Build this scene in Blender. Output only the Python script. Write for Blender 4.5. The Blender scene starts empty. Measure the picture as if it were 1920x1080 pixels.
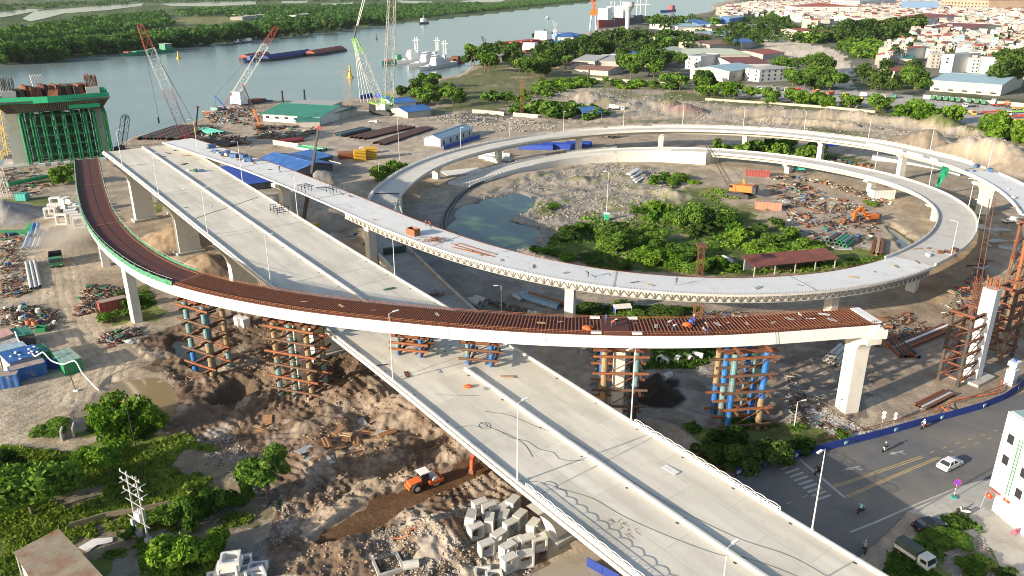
import bpy, bmesh, math, random
import numpy as np
from mathutils import Vector, Matrix
R = math.radians
random.seed(7)
RNG = np.random.default_rng(11)
SC = bpy.context.scene
COL = SC.collection

# ---------------------------------------------------------------- camera, sky, sun, exposure
CAM_H, CAM_PITCH, CAM_F = 70.0, 21.0, 1470.0      # metres, degrees, focal length in 1920-wide pixels
cam_d = bpy.data.cameras.new('camera')
cam = bpy.data.objects.new('camera', cam_d); COL.objects.link(cam)
cam_d.sensor_width = 36.0
cam_d.lens = CAM_F / 1920.0 * 36.0
cam_d.clip_start = 0.5; cam_d.clip_end = 40000.0
cam.location = (0, 0, CAM_H)
cam.rotation_euler = (R(90 - CAM_PITCH), 0, 0)
SC.camera = cam

SUN_EL = 16.0
SUN_TO = Vector((-0.841, -0.535, 0)).normalized()  # horizontal direction towards the sun
world = bpy.data.worlds.new('World'); SC.world = world; world.use_nodes = True
wn = world.node_tree; wn.nodes.clear()
w_out = wn.nodes.new('ShaderNodeOutputWorld'); w_bg = wn.nodes.new('ShaderNodeBackground')
w_sky = wn.nodes.new('ShaderNodeTexSky'); w_sky.sky_type = 'NISHITA'; w_sky.sun_disc = False
w_sky.sun_elevation = R(SUN_EL); w_sky.sun_rotation = math.atan2(SUN_TO.x, SUN_TO.y) % (2 * math.pi)
w_sky.air_density = 1.0; w_sky.dust_density = 1.5; w_sky.ozone_density = 1.0
w_bg.inputs['Strength'].default_value = 0.12
wn.links.new(w_sky.outputs[0], w_bg.inputs[0]); wn.links.new(w_bg.outputs[0], w_out.inputs[0])

sun_d = bpy.data.lights.new('sun', 'SUN'); sun_d.energy = 5.0; sun_d.angle = R(0.5); sun_d.color = (1.0, 0.87, 0.69)
sun = bpy.data.objects.new('sun', sun_d); COL.objects.link(sun)
sun_dir = Vector((SUN_TO.x * math.cos(R(SUN_EL)), SUN_TO.y * math.cos(R(SUN_EL)), math.sin(R(SUN_EL))))
sun.rotation_euler = sun_dir.to_track_quat('Z', 'Y').to_euler()

SC.view_settings.view_transform = 'Standard'; SC.view_settings.look = 'None'
SC.view_settings.gamma = 1.0; SC.view_settings.use_curve_mapping = False
SC.view_settings.exposure = 0.86
SC.cycles.max_bounces = 6; SC.cycles.diffuse_bounces = 3; SC.cycles.glossy_bounces = 3
SC.cycles.transparent_max_bounces = 8; SC.cycles.volume_bounces = 0
SC.cycles.use_denoising = True; SC.cycles.filter_width = 1.0
SC.render.engine = 'CYCLES'

# ---------------------------------------------------------------- survey: photo pixel + height -> metres on site
_c, _s = math.cos(R(CAM_PITCH)), math.sin(R(CAM_PITCH))
def G(px, py, z=0.0):
    u = (px - 960) / CAM_F; v = (540 - py) / CAM_F
    dx, dy, dz = u, _c + v * _s, -_s + v * _c
    k = (z - CAM_H) / dz
    return Vector((dx * k, dy * k, z))
def poly(pts, z=0.0): return [G(x, y, z).to_2d()[:] for x, y in pts]
def ang(a, b):                       # heading of the ground line between two photo points
    p, q = G(*a), G(*b); return math.atan2(q.y - p.y, q.x - p.x)
def zat(py, y):                      # height of a point at distance y seen on photo row py
    v = (540 - py) / CAM_F; k = y / (_c + v * _s); return CAM_H + k * (-_s + v * _c)

# ---------------------------------------------------------------- noise (numpy value noise)
_perm = RNG.random((256, 256))
def vnoise(x, y):
    xi = np.floor(x).astype(int); yi = np.floor(y).astype(int); fx = x - xi; fy = y - yi
    fx = fx * fx * (3 - 2 * fx); fy = fy * fy * (3 - 2 * fy)
    a = _perm[xi % 256, yi % 256]; b = _perm[(xi + 1) % 256, yi % 256]
    c = _perm[xi % 256, (yi + 1) % 256]; d = _perm[(xi + 1) % 256, (yi + 1) % 256]
    return (a * (1 - fx) + b * fx) * (1 - fy) + (c * (1 - fx) + d * fx) * fy
def fbm(x, y, s, o=4):
    t = 0; a = .5; n = 0
    for i in range(o):
        t = t + a * vnoise(x / s + 17.3 * i, y / s - 9.1 * i); n += a; s *= .5; a *= .55
    return t / n
def inpoly(x, y, P):
    P = np.asarray(P); r = np.zeros(x.shape, bool); bx = (x >= P[:, 0].min()) & (x <= P[:, 0].max()) & (y >= P[:, 1].min()) & (y <= P[:, 1].max())
    idx = np.nonzero(bx.ravel())[0]
    if len(idx) == 0: return r
    xs = x.ravel()[idx]; ys = y.ravel()[idx]; c = np.zeros(len(idx), bool); j = len(P) - 1
    for i in range(len(P)):
        xi, yi = P[i]; xj, yj = P[j]
        if yi != yj:
            c ^= ((yi > ys) != (yj > ys)) & (xs < (xj - xi) * (ys - yi) / (yj - yi) + xi)
        j = i
    r.ravel()[idx] = c
    return r

# ---------------------------------------------------------------- materials
MATS = {}
def _nodes(name):
    m = bpy.data.materials.new(name); m.use_nodes = True
    nt = m.node_tree; b = nt.nodes['Principled BSDF']; return m, nt, b
def _noise(nt, scale, detail=4, coord='pos', stretch=None, rough=.55):
    t = nt.nodes.new('ShaderNodeTexNoise'); t.inputs['Scale'].default_value = scale; t.inputs['Detail'].default_value = detail
    t.inputs['Roughness'].default_value = rough
    if coord == 'pos': c = nt.nodes.new('ShaderNodeNewGeometry').outputs['Position']
    else: c = nt.nodes.new('ShaderNodeTexCoord').outputs['Object']
    if stretch:
        mp = nt.nodes.new('ShaderNodeMapping'); mp.inputs['Scale'].default_value = stretch
        if len(stretch) == 4: pass
        nt.links.new(c, mp.inputs[0]); c = mp.outputs[0]
    nt.links.new(c, t.inputs['Vector']); return t.outputs['Fac']
def _ramp(nt, fac, stops):
    r = nt.nodes.new('ShaderNodeValToRGB'); e = r.color_ramp.elements
    while len(e) < len(stops): e.new(.5)
    for k, (p, c) in enumerate(stops): e[k].position = p; e[k].color = (*c, 1)
    nt.links.new(fac, r.inputs[0]); return r.outputs[0]
def _mix(nt, fac, a, b, mode='MIX'):
    n = nt.nodes.new('ShaderNodeMix'); n.data_type = 'RGBA'; n.blend_type = mode
    for k, v in ((0, fac), (6, a), (7, b)):
        if isinstance(v, (int, float)): n.inputs[k].default_value = v
        elif isinstance(v, tuple): n.inputs[k].default_value = (*v, 1)
        else: nt.links.new(v, n.inputs[k])
    return n.outputs[2]
def sc_(c, k): return tuple(min(1, max(0, v * k)) for v in c)
def M(name, rgb=(.5, .5, .5), rough=.8, var=.18, scale=.6, metal=0, bump=0, stain=None, stain_amt=.5, stain_scale=.25, stretch=None, wave=None):
    """Plain weathered surface: base colour, tone variation, optional stain colour and grooves."""
    if name in MATS: return MATS[name]
    m, nt, b = _nodes(name)
    f = _noise(nt, scale, 5, stretch=stretch)
    col = _ramp(nt, f, [(.25, sc_(rgb, 1 - var)), (.75, sc_(rgb, 1 + var))])
    if stain:
        f2 = _noise(nt, stain_scale, 6, rough=.65)
        k = _ramp(nt, f2, [(.62 - .25 * stain_amt, (0, 0, 0)), (.75 - .1 * stain_amt, (1, 1, 1))])
        col = _mix(nt, k, col, stain)
    nt.links.new(col, b.inputs['Base Color'])
    b.inputs['Roughness'].default_value = rough; b.inputs['Metallic'].default_value = metal
    if bump:
        bp = nt.nodes.new('ShaderNodeBump'); bp.inputs['Strength'].default_value = bump; bp.inputs['Distance'].default_value = .1
        nt.links.new(_noise(nt, scale * 6, 4), bp.inputs['Height']); nt.links.new(bp.outputs[0], b.inputs['Normal'])
    MATS[name] = m; return m
def M_leaf(name, dark, light, trans=.25):
    if name in MATS: return MATS[name]
    m, nt, b = _nodes(name); nt.nodes.remove(b)
    out = [n for n in nt.nodes if n.type == 'OUTPUT_MATERIAL'][0]
    oi = nt.nodes.new('ShaderNodeObjectInfo')
    f = _noise(nt, .55, 3)
    a = nt.nodes.new('ShaderNodeMath'); a.operation = 'MULTIPLY_ADD'; a.inputs[1].default_value = .35
    nt.links.new(oi.outputs['Random'], a.inputs[0])
    s = nt.nodes.new('ShaderNodeMath'); s.operation = 'SUBTRACT'; s.inputs[1].default_value = .17; nt.links.new(f, s.inputs[0])
    nt.links.new(s.outputs[0], a.inputs[2])
    col = _ramp(nt, a.outputs[0], [(.28, dark), (.72, light)])
    d = nt.nodes.new('ShaderNodeBsdfDiffuse'); t = nt.nodes.new('ShaderNodeBsdfTranslucent'); x = nt.nodes.new('ShaderNodeMixShader')
    x.inputs[0].default_value = trans
    nt.links.new(col, d.inputs[0]); nt.links.new(_mix(nt, 1.0, col, (.85, 1.0, .4), 'MULTIPLY'), t.inputs[0])
    nt.links.new(d.outputs[0], x.inputs[1]); nt.links.new(t.outputs[0], x.inputs[2]); nt.links.new(x.outputs[0], out.inputs[0])
    MATS[name] = m; return m
def M_glass(name, rgb=(.02, .025, .03), rough=.12):
    if name in MATS: return MATS[name]
    m, nt, b = _nodes(name); b.inputs['Base Color'].default_value = (*rgb, 1); b.inputs['Roughness'].default_value = rough
    MATS[name] = m; return m
def M_attr(name, rough=.9, attr='Col', nscale=3.0, amt=.25, bump=.4, fine=14.0):
    m, nt, b = _nodes(name)
    at = nt.nodes.new('ShaderNodeAttribute'); at.attribute_name = attr
    f = _noise(nt, nscale, 6, rough=.65); g = _ramp(nt, f, [(.2, (1 - amt,) * 3), (.8, (1 + amt,) * 3)])
    c1 = _mix(nt, 1.0, at.outputs['Color'], g, 'MULTIPLY'); c1 = _mix(nt, 1.0, c1, _ramp(nt, _noise(nt, 7.0, 5, rough=.8), [(.25, (.72, .71, .70)), (.7, (1.24, 1.24, 1.24))]), 'MULTIPLY'); c1 = _mix(nt, _ramp(nt, _noise(nt, .5, 8, rough=.8), [(.58, (0, 0, 0)), (.68, (.5, .5, .5))]), c1, _mix(nt, 1.0, c1, (.5, .46, .42), 'MULTIPLY'))
    nt.links.new(c1, b.inputs['Base Color'])
    b.inputs['Roughness'].default_value = rough; b.inputs['Specular IOR Level'].default_value = .2
    if bump:
        bp = nt.nodes.new('ShaderNodeBump'); bp.inputs['Strength'].default_value = bump; bp.inputs['Distance'].default_value = .4
        nt.links.new(_noise(nt, nscale * .7, 6, rough=.7), bp.inputs['Height']); nt.links.new(bp.outputs[0], b.inputs['Normal'])
    MATS[name] = m; return m

# ---------------------------------------------------------------- mesh builder and scene tree
class MB:
    def __init__(s): s.v = []; s.f = []; s.m = []
    def add(s, vs, fs, mi=0):
        o = len(s.v); s.v.extend([tuple(p) for p in vs]); s.f.extend([tuple(o + i for i in q) for q in fs]); s.m.extend([mi] * len(fs)); return s
    def box(s, c, d, rz=0, mi=0, taper=1.0):
        x, y, z = d[0] / 2, d[1] / 2, d[2] / 2; ca, sa = math.cos(rz), math.sin(rz); vs = []
        for k in (-1, 1):
            t = taper if k > 0 else 1
            for (i, j) in ((-1, -1), (1, -1), (1, 1), (-1, 1)):
                px, py = i * x * t, j * y * t; vs.append((c[0] + px * ca - py * sa, c[1] + px * sa + py * ca, c[2] + k * z))
        return s.add(vs, [(3, 2, 1, 0), (4, 5, 6, 7), (0, 1, 5, 4), (1, 2, 6, 5), (2, 3, 7, 6), (3, 0, 4, 7)], mi)
    def beam(s, a, b, w, h=None, mi=0, up=(0, 0, 1)):
        a = Vector(a); b = Vector(b); h = h or w; d = (b - a)
        if d.length < 1e-6: return s
        d.normalize(); u = Vector(up); sx = d.cross(u)
        if sx.length < .01: sx = d.cross(Vector((0, 1, 0)))
        sx.normalize(); sy = sx.cross(d); vs = []
        for p in (a, b):
            for (i, j) in ((-1, -1), (1, -1), (1, 1), (-1, 1)): vs.append(p + sx * (i * w / 2) + sy * (j * h / 2))
        return s.add(vs, [(0, 1, 2, 3), (7, 6, 5, 4), (1, 0, 4, 5), (2, 1, 5, 6), (3, 2, 6, 7), (0, 3, 7, 4)], mi)
    def ibeam(s, a, b, w, h, mi=0, up=(0, 0, 1)):
        a = Vector(a); b = Vector(b); d = (b - a).normalized(); u = Vector(up); sx = d.cross(u)
        if sx.length < .01: sx = d.cross(Vector((0, 1, 0)))
        sx.normalize(); sy = sx.cross(d); t = h * .09
        for k in (-1, 1): s.beam(a + sy * k * (h / 2 - t / 2), b + sy * k * (h / 2 - t / 2), w, t, mi, up)
        return s.beam(a, b, t, h - 2 * t, mi, up)
    def tube(s, a, b, r, n=8, r2=None, mi=0, cap=True):
        a = Vector(a); b = Vector(b); r2 = r if r2 is None else r2; d = b - a
        if d.length < 1e-6: return s
        d.normalize(); u = Vector((0, 0, 1)) if abs(d.z) < .95 else Vector((1, 0, 0)); sx = d.cross(u).normalized(); sy = sx.cross(d); vs = []
        for p, q in ((a, r), (b, r2)):
            for i in range(n): t = 2 * math.pi * i / n; vs.append(p + sx * math.cos(t) * q + sy * math.sin(t) * q)
        fs = [(i, i + n, (i + 1) % n + n, (i + 1) % n) for i in range(n)]
        if cap: fs += [tuple(range(n)), tuple(range(2 * n - 1, n - 1, -1))]
        return s.add(vs, fs, mi)
    def pipe(s, a, b, r, n=12, wall=.12, mi=0, mi2=None):
        a = Vector(a); b = Vector(b); d = (b - a).normalized(); u = Vector((0, 0, 1)) if abs(d.z) < .95 else Vector((1, 0, 0)); sx = d.cross(u).normalized(); sy = sx.cross(d); vs = []; ri = r * (1 - wall)
        for p, q in ((a, r), (b, r), (a, ri), (b, ri)):
            for i in range(n): t = 2 * math.pi * i / n; vs.append(p + sx * math.cos(t) * q + sy * math.sin(t) * q)
        fs = []
        for i in range(n):
            j = (i + 1) % n
            fs += [(i, i + n, j + n, j), (2 * n + j, 3 * n + j, 3 * n + i, 2 * n + i), (i, j, 2 * n + j, 2 * n + i), (n + j, n + i, 3 * n + i, 3 * n + j)]
        return s.add(vs, fs, mi)
    def path(s, pts, r, n=5, mi=0):
        for a, b in zip(pts[:-1], pts[1:]): s.tube(a, b, r, n, mi=mi, cap=False)
        return s
    def prism(s, prof, axis_a, axis_b, mi=0):
        """closed profile (list of 3-D points) extruded from offset axis_a to axis_b"""
        a = Vector(axis_a); b = Vector(axis_b); n = len(prof)
        vs = [Vector(p) + a for p in prof] + [Vector(p) + b for p in prof]
        fs = [tuple(range(n - 1, -1, -1)), tuple(range(n, 2 * n))] + [(i, (i + 1) % n, (i + 1) % n + n, i + n) for i in range(n)]
        return s.add(vs, fs, mi)
    def sphere(s, c, r, n=8, m=5, sq=(1, 1, 1), mi=0):
        vs = [(c[0], c[1], c[2] - r * sq[2])]
        for j in range(1, m):
            t = -math.pi / 2 + math.pi * j / m
            for i in range(n): q = 2 * math.pi * i / n; vs.append((c[0] + r * sq[0] * math.cos(t) * math.cos(q), c[1] + r * sq[1] * math.cos(t) * math.sin(q), c[2] + r * sq[2] * math.sin(t)))
        vs.append((c[0], c[1], c[2] + r * sq[2])); L = len(vs) - 1; fs = []
        for i in range(n):
            k = (i + 1) % n; fs.append((0, 1 + k, 1 + i)); fs.append((L, L - n + i, L - n + k))
            for j in range(m - 2): a = 1 + j * n; fs.append((a + i, a + k, a + n + k, a + n + i))
        return s.add(vs, fs, mi)
    def mesh(s, name, mats):
        me = bpy.data.meshes.new(name); me.from_pydata(s.v, [], s.f); ms = mats if isinstance(mats, (list, tuple)) else [mats]
        for m in ms: me.materials.append(m)
        if len(ms) > 1: me.polygons.foreach_set('material_index', s.m)
        me.update(); return me
    def build(s, name, mats, parent=None, smooth=False, loc=None):
        me = s.mesh(name, mats)
        if smooth: me.polygons.foreach_set('use_smooth', [True] * len(me.polygons))
        return link(name, me, parent, loc)
def link(name, me, parent=None, loc=None, rz=0):
    o = bpy.data.objects.new(name, me); COL.objects.link(o)
    if parent is not None: o.parent = parent
    if loc is not None: o.location = loc
    if rz: o.rotation_euler.z = rz
    return o
def tag(o, label=None, cat=None, group=None, kind=None):
    if cat and not kind: kind = 'thing'
    for k, v in (('label', label), ('category', cat), ('group', group), ('kind', kind)):
        if v: o[k] = v
    return o
def thing(name, label, cat, loc=(0, 0, 0), rz=0, group=None):
    o = bpy.data.objects.new(name, None); COL.objects.link(o); o.location = loc; o.rotation_euler.z = rz; o.empty_display_size = .2
    return tag(o, label, cat, group)
_kids = {}
def copy_tree(o, loc=None, rz=None, label=None, group=None, scale=None, parent=None):
    c = o.copy(); COL.objects.link(c); c.parent = parent
    if loc is not None: c.location = loc
    if rz is not None: c.rotation_euler.z = rz
    if scale is not None: c.scale = scale if isinstance(scale, (tuple, list)) else (scale,) * 3
    if label: c['label'] = label
    if group: c['group'] = group
    if o not in _kids: _kids[o] = list(o.children)
    for ch in _kids[o]: copy_tree(ch, parent=c)
    return c
def npmesh(name, V, F, mats, cols=None, mi=None, smooth=False):
    """mesh from numpy arrays; F is (n,3) or (n,4)"""
    me = bpy.data.meshes.new(name); k = F.shape[1]
    me.vertices.add(len(V)); me.vertices.foreach_set('co', np.ascontiguousarray(V, np.float32).ravel())
    me.loops.add(F.size); me.loops.foreach_set('vertex_index', np.ascontiguousarray(F, np.int32).ravel())
    me.polygons.add(len(F)); me.polygons.foreach_set('loop_start', np.arange(0, F.size, k, dtype=np.int32))
    try: me.polygons.foreach_set('loop_total', np.full(len(F), k, np.int32))
    except Exception: pass
    for m in (mats if isinstance(mats, (list, tuple)) else [mats]): me.materials.append(m)
    if mi is not None: me.polygons.foreach_set('material_index', np.ascontiguousarray(mi, np.int32))
    if smooth: me.polygons.foreach_set('use_smooth', np.ones(len(F), bool))
    if cols is not None:
        a = me.color_attributes.new('Col', 'FLOAT_COLOR', 'POINT')
        a.data.foreach_set('color', np.ascontiguousarray(np.c_[cols, np.ones(len(V))], np.float32).ravel())
    me.update(calc_edges=True); return me
# ================================================================ terrain
RIVER_Z=-1.6
RIVER=[(-400,345),(-60,322),(0,316),(40,308),(80,300),(200,292),(215,280),(245,262),(330,240),(385,224),(392,207),(500,192),(640,191),(700,182),(745,168),(800,152),(862,142),(885,125),(930,106),(1000,96),(1012,86),(1060,71),(1120,56),(1200,46),(1230,34),(1290,29),(1338,20),(1332,8),(1400,-6),(1160,-9),(1110,5),(960,22),(820,38),(700,50),(600,62),(480,75),(330,90),(200,102),(90,115),(0,119),(-400,150)]
RIVER_W=poly(RIVER,RIVER_Z)
FARBANK=poly([(-900,150),(-400,150),(0,119),(90,115),(200,102),(330,90),(480,75),(600,62),(700,50),(820,38),(960,22),(1110,5),(1160,-9),(1300,-17),(-900,-17)])
PONDS=[[(42,35),(65,21),(150,14),(270,6),(265,11),(200,19),(120,25),(82,35),(57,40)],[(-60,30),(0,23),(50,17),(85,17),(20,30),(-60,40)],[(50,47),(150,42),(148,47),(60,50)],[(300,7),(480,2),(480,8),(390,12),(320,11)],[(470,17),(527,18),(520,22),(470,22)],[(740,0),(812,3),(800,11),(760,8)],[(590,8),(664,4),(660,7),(600,12)],[(520,3),(580,1),(575,5),(530,6)],[(860,2),(960,-4),(940,3),(880,5)],[(600,22),(650,20),(640,24),(604,25)]]
LOOP_POND=[(842,425),(850,395),(880,380),(925,366),(965,360),(1003,367),(1006,385),(972,400),(962,412),(1000,425),(1013,440),(1000,455),(965,468),(930,462),(870,445)]
POOL=[(180,740),(215,715),(290,708),(322,735),(330,775),(290,790),(230,770),(160,785),(140,770)]
PIT1=[(308,628),(345,622),(400,650),(425,690),(400,700),(345,672),(315,655)]
PIT2=[(385,745),(435,712),(468,730),(440,762),(405,762)]
PIT3=[(602,680),(650,672),(668,688),(630,705),(606,700)]
DITCH=[(1668,418),(1690,425),(1718,455),(1712,472),(1695,466),(1672,435)]
TRENCH=[(580,1005),(600,1024),(628,1024),(710,982),(835,915),(930,882),(915,846),(825,874),(690,936)]
MOUNDS=[((340,452),9,4.2),((392,503),8,4),((318,440),6,2.5),((604,340),8,4),((640,318),6,2),((1105,186),14,5.5),((1138,194),11,4.5),((1180,203),13,4),((1215,197),12,4),((1240,203),9,3.5),((1285,209),13,5.5),((1258,199),8,4),((1735,268),13,6.5),((1805,290),14,6),((1850,300),13,5),((1895,305),13,5),((1925,320),12,5),((1228,735),4.6,2.8),((20,405),9,3.2),((-15,400),10,3.5),((700,730),6,2.6),((760,770),6,2.4),((830,790),6,2.4),((640,745),5,1.7),((880,830),5,1.8),((520,700),4,1.4),((610,800),6,1.2),((725,850),6,.8),((345,870),5,1.4),((360,925),3.5,1.6),((425,900),4,1.1),((650,1020),5,1.1),((815,1010),5,2.2),((590,860),6,1.0),((1060,468),6,1.8),((1120,470),7,2),((1180,475),6,2),((1080,450),6,1.5),((1265,365),8,1.8),((1180,330),10,1.6),((1210,460),5,1.5),((1020,480),4,1.2),((1005,330),9,1.3),((1085,340),10,1.4),((1790,565),7,1.4),((1760,535),6,1.6),((1800,530),5,1.2),((1500,795),4,1.0),((690,445),6,1.2),((600,425),5,1.4),((640,455),5,1.6),((620,400),6,1.5)]
_mw=[(G(*p).x,G(*p).y,r,h)for p,r,h in MOUNDS]
_ridges=[]
for(a,b,r,h)in(((1400,212),(1600,222),10,4),((1600,222),(1760,240),10,4),((1760,240),(1835,252),10,4.5),((1440,225),(1590,236),7,2.5),((1000,185),(1100,195),8,1.5),((1830,268),(1910,285),9,4)):
 A,B=G(*a),G(*b); _ridges.append((A.x,A.y,B.x,B.y,r,h))
_pw={k:poly(v)for k,v in dict(pond=LOOP_POND,pool=POOL,pit1=PIT1,pit2=PIT2,pit3=PIT3,ditch=DITCH,trench=TRENCH).items()}
MUD=poly([(240,640),(430,580),(570,600),(690,650),(900,840),(1000,950),(1040,1085),(470,1085),(520,960),(400,850),(300,810),(330,720)])
MUD2=poly([(1000,645),(1340,640),(1560,620),(1650,700),(1600,800),(1400,870),(1190,770)])
RUB=poly([(840,470),(900,365),(985,330),(1130,300),(1260,320),(1300,380),(1200,430),(1030,440),(1000,470),(1120,500),(1400,520),(1000,490)])
RUB2=poly([(960,170),(1120,165),(1420,190),(1920,260),(1920,310),(1700,300),(1400,232),(1000,232),(930,190)])
def ease(x,y,P,d):
 """1 well inside the polygon, falling to 0 within d metres outside it"""
 P=np.asarray(P); inside=inpoly(x,y,P); best=np.full(x.shape,1e9)
 sel=(x>P[:,0].min()-d)&(x<P[:,0].max()+d)&(y>P[:,1].min()-d)&(y<P[:,1].max()+d)
 xs,ys=x[sel],y[sel]; bb=np.full(xs.shape,1e9)
 for i in range(len(P)):
  a,b=P[i-1],P[i]; l2=(b[0]-a[0])**2+(b[1]-a[1])**2+1e-9
  t=np.clip(((xs-a[0])*(b[0]-a[0])+(ys-a[1])*(b[1]-a[1]))/l2,0,1)
  bb=np.minimum(bb,np.hypot(xs-a[0]-t*(b[0]-a[0]),ys-a[1]-t*(b[1]-a[1])))
 best[sel]=bb
 return np.where(inside,1+np.minimum(best,d)/d,np.clip(1-best/d,0,1))/2
def height(x,y):
 n1=fbm(x,y,9,4)-.5; n2=fbm(x+50,y,2.6,3)-.5
 amp=np.full(x.shape,.22)
 for P,a in((MUD,1.0),(MUD2,.55),(RUB,1.1),(RUB2,1.2)):amp=np.where(inpoly(x,y,P),a,amp)
 z=n1*amp*1.6+n2*amp*.9
 rough=np.clip((amp-.3)*1.6,0,1); near=np.clip((260-y)/120,0,1)
 rdg=1-np.abs(2*fbm(x+13,y+5,1.7,3)-1); z=z+(rdg-.75)*rough*near*.6
 u=x*.78+y*.62+(fbm(x,y,9,2)-.5)*7; z=z+(np.abs(np.mod(u/1.5,1)-.5)-.25)*rough*near*np.clip((fbm(x+200,y,14,2)-.47)*8,0,1)*.6
 far=np.clip((y-420)/500,0,1); z=z*(1-far)+far*(fbm(x,y,120,3)-.5)*1.5
 wx=x+(fbm(x,y,5,3)-.5)*5; wy=y+(fbm(x+99,y,5,3)-.5)*5
 for(cx,cy,r,h)in _mw:
  sel=(np.abs(x-cx)<r*1.7)&(np.abs(y-cy)<r*1.7)
  if not sel.any():continue
  d=np.hypot(wx[sel]-cx,wy[sel]-cy)/r
  z[sel]=np.maximum(z[sel],z[sel]+h*np.clip(1.12-d,0,1)*(1+.25*n2[sel]))
 for(ax,ay,bx,by,r,h)in _ridges:
  l2=(bx-ax)**2+(by-ay)**2; t=np.clip(((wx-ax)*(bx-ax)+(wy-ay)*(by-ay))/l2,0,1)
  d=np.hypot(wx-ax-t*(bx-ax),wy-ay-t*(by-ay))/r
  z=z+h*np.clip(1-d,0,1)*(.6+.8*fbm(x,y,12,3))
 flat=np.zeros(x.shape)
 for k,dep,edge in(('pond',-1.6,3),('pool',-.55,2.5),('pit1',-2.6,1.6),('pit2',-2.6,1.6),('pit3',-2.2,2.5),('ditch',-1.6,2)):
  e=ease(wx,wy,_pw[k],edge); z=z*(1-np.clip(e*1.5,0,1))+dep*np.clip((e-.25)*1.6,0,1)
 e=ease(x+(wx-x)*.25,y+(wy-y)*.25,_pw['trench'],.9); k=np.clip((e-.3)*3,0,1); z=z*(1-k)-.5*k
 for P,zz in FLATS:
  e=np.clip(ease(x,y,P,1.5)*2,0,1); z=z*(1-e)+zz*e
 e=ease(x,y,RIVER_W,6); z=z*(1-np.clip(e*2,0,1))-4.5*np.clip((e-.35)*2.2,0,1)
 return z
ROAD_P=poly([(1250,1085),(1375,893),(1500,855),(1640,820),(1760,785),(1860,757),(1960,722),(2080,690),(2080,800),(1960,850),(1880,890),(1800,915),(1700,960),(1650,1010),(1560,1085),(1500,1140),(1200,1140)])
PAVE_P=poly([(1700,960),(1800,915),(1880,890),(1960,850),(2100,900),(2100,1120),(1900,1120),(1860,1030),(1790,985)])
LOWROAD=poly([(980,1085),(1060,1045),(1150,1020),(1300,960),(1300,1140),(960,1140)])
FLATS=[(ROAD_P,-.1),(PAVE_P,.0),(LOWROAD,-.05)]
_gy=[46.0]
while _gy[-1]<9000:
 y_=_gy[-1]; _gy.append(y_+max(.16,(y_*y_+4900)/(70*784)*(1.0 if y_<450 else 1.6)))
gy=np.array(_gy); gu=np.linspace(-.80,.80,900)
gX=gu[None,:]*(gy[:,None]*.93+45); gY=np.repeat(gy[:,None],len(gu),1)
gZ=height(gX,gY)
def gz(x,y):return float(height(np.array([[x]]),np.array([[y]]))[0,0])
def ground(px,py,dz=0.0):
 p=G(px,py)
 for _ in range(2):p=G(px,py,gz(p.x,p.y))
 p.z+=dz; return p
SAND,DIRT,MUDC,RUBC,SOIL,GRASS,YARD,CONC=(.45,.375,.285),(.36,.285,.205),(.225,.16,.11),(.41,.365,.30),(.045,.034,.027),(.135,.175,.04),(.40,.365,.31),(.46,.45,.42)
wx_=gX+(fbm(gX,gY,7,4)-.5)*(6+gY*.012); wy_=gY+(fbm(gX+31,gY,7,4)-.5)*(6+gY*.02)
C=np.zeros(gX.shape+(3,)); C[:]=SAND
n_big=fbm(gX,gY,26,5); n_mid=fbm(gX,gY,5,4); n_fine=fbm(gX+7,gY,1.3,3)
def paint(P,col,amt=1.0,mask=None,warp=True):
 k=inpoly(wx_ if warp else gX,wy_ if warp else gY,P).astype(float)*amt
 if mask is not None:k=k*mask
 C[:]=C*(1-k[...,None])+np.array(col)*k[...,None]
def sm(a,lo,hi):return np.clip((a-lo)/(hi-lo),0,1)
C[:]=C*(1-.45*sm(n_big,.45,.65)[...,None])+np.array(DIRT)*(.45*sm(n_big,.45,.65))[...,None]
BIG=lambda pts:poly(pts)
paint(MUD,MUDC); paint(MUD,(.36,.30,.24),.8,sm(n_mid,.5,.62)); paint(MUD,(.16,.105,.07),.7,sm(fbm(gX+80,gY,4,4),.55,.66))
paint(BIG([(300,830),(430,800),(520,900),(560,1000),(500,1085),(400,1085),(480,930)]),(.36,.33,.31),.7,sm(n_mid,.4,.55))
paint(BIG([(690,1085),(700,1000),(820,940),(900,960),(1000,1000),(1000,1085)]),(.44,.385,.32),.85,sm(n_mid,.42,.52))
paint(MUD2,(.30,.25,.20)); paint(MUD2,(.20,.16,.13),.8,sm(fbm(gX*.6,gY*1.6,4,4),.48,.6)); paint(BIG([(1190,700),(1300,690),(1420,690),(1500,800),(1300,800)]),(.40,.37,.33),.7,sm(n_mid,.4,.6))
paint(BIG([(1000,640),(1120,640),(1110,780),(1060,740)]),(.46,.36,.25))
paint(RUB,RUBC); paint(RUB,(.50,.43,.33),.8,sm(n_mid,.5,.6)); paint(RUB,(.25,.23,.21),.6,sm(n_fine,.55,.7)); paint(RUB,(.18,.19,.07),.7,sm(fbm(gX+3,gY,9,4),.55,.65))
paint(RUB2,(.52,.44,.325),.9); paint(RUB2,(.36,.33,.30),.8,sm(n_mid,.5,.62)); paint(RUB2,(.13,.15,.05),.7,sm(fbm(gX+40,gY,30,4),.57,.65))
for P in([(0,835),(60,850),(130,848),(180,830),(260,835),(340,812),(400,860),(480,880),(540,930),(500,980),(430,1000),(390,1085),(-80,1085),(-80,850)],):
 paint(BIG(P),GRASS); paint(BIG(P),(.16,.20,.045),.8,sm(n_mid,.5,.6)); paint(BIG(P),(.30,.24,.18),.85,sm(fbm(gX+60,gY,11,4),.51,.58))
for P in([(290,1000),(360,960),(430,935),(470,950),(380,985),(300,1030)],[(215,1040),(280,1010),(300,1060),(260,1090),(180,1090)]):
 paint(BIG(P),(.36,.31,.25),.9)
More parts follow.
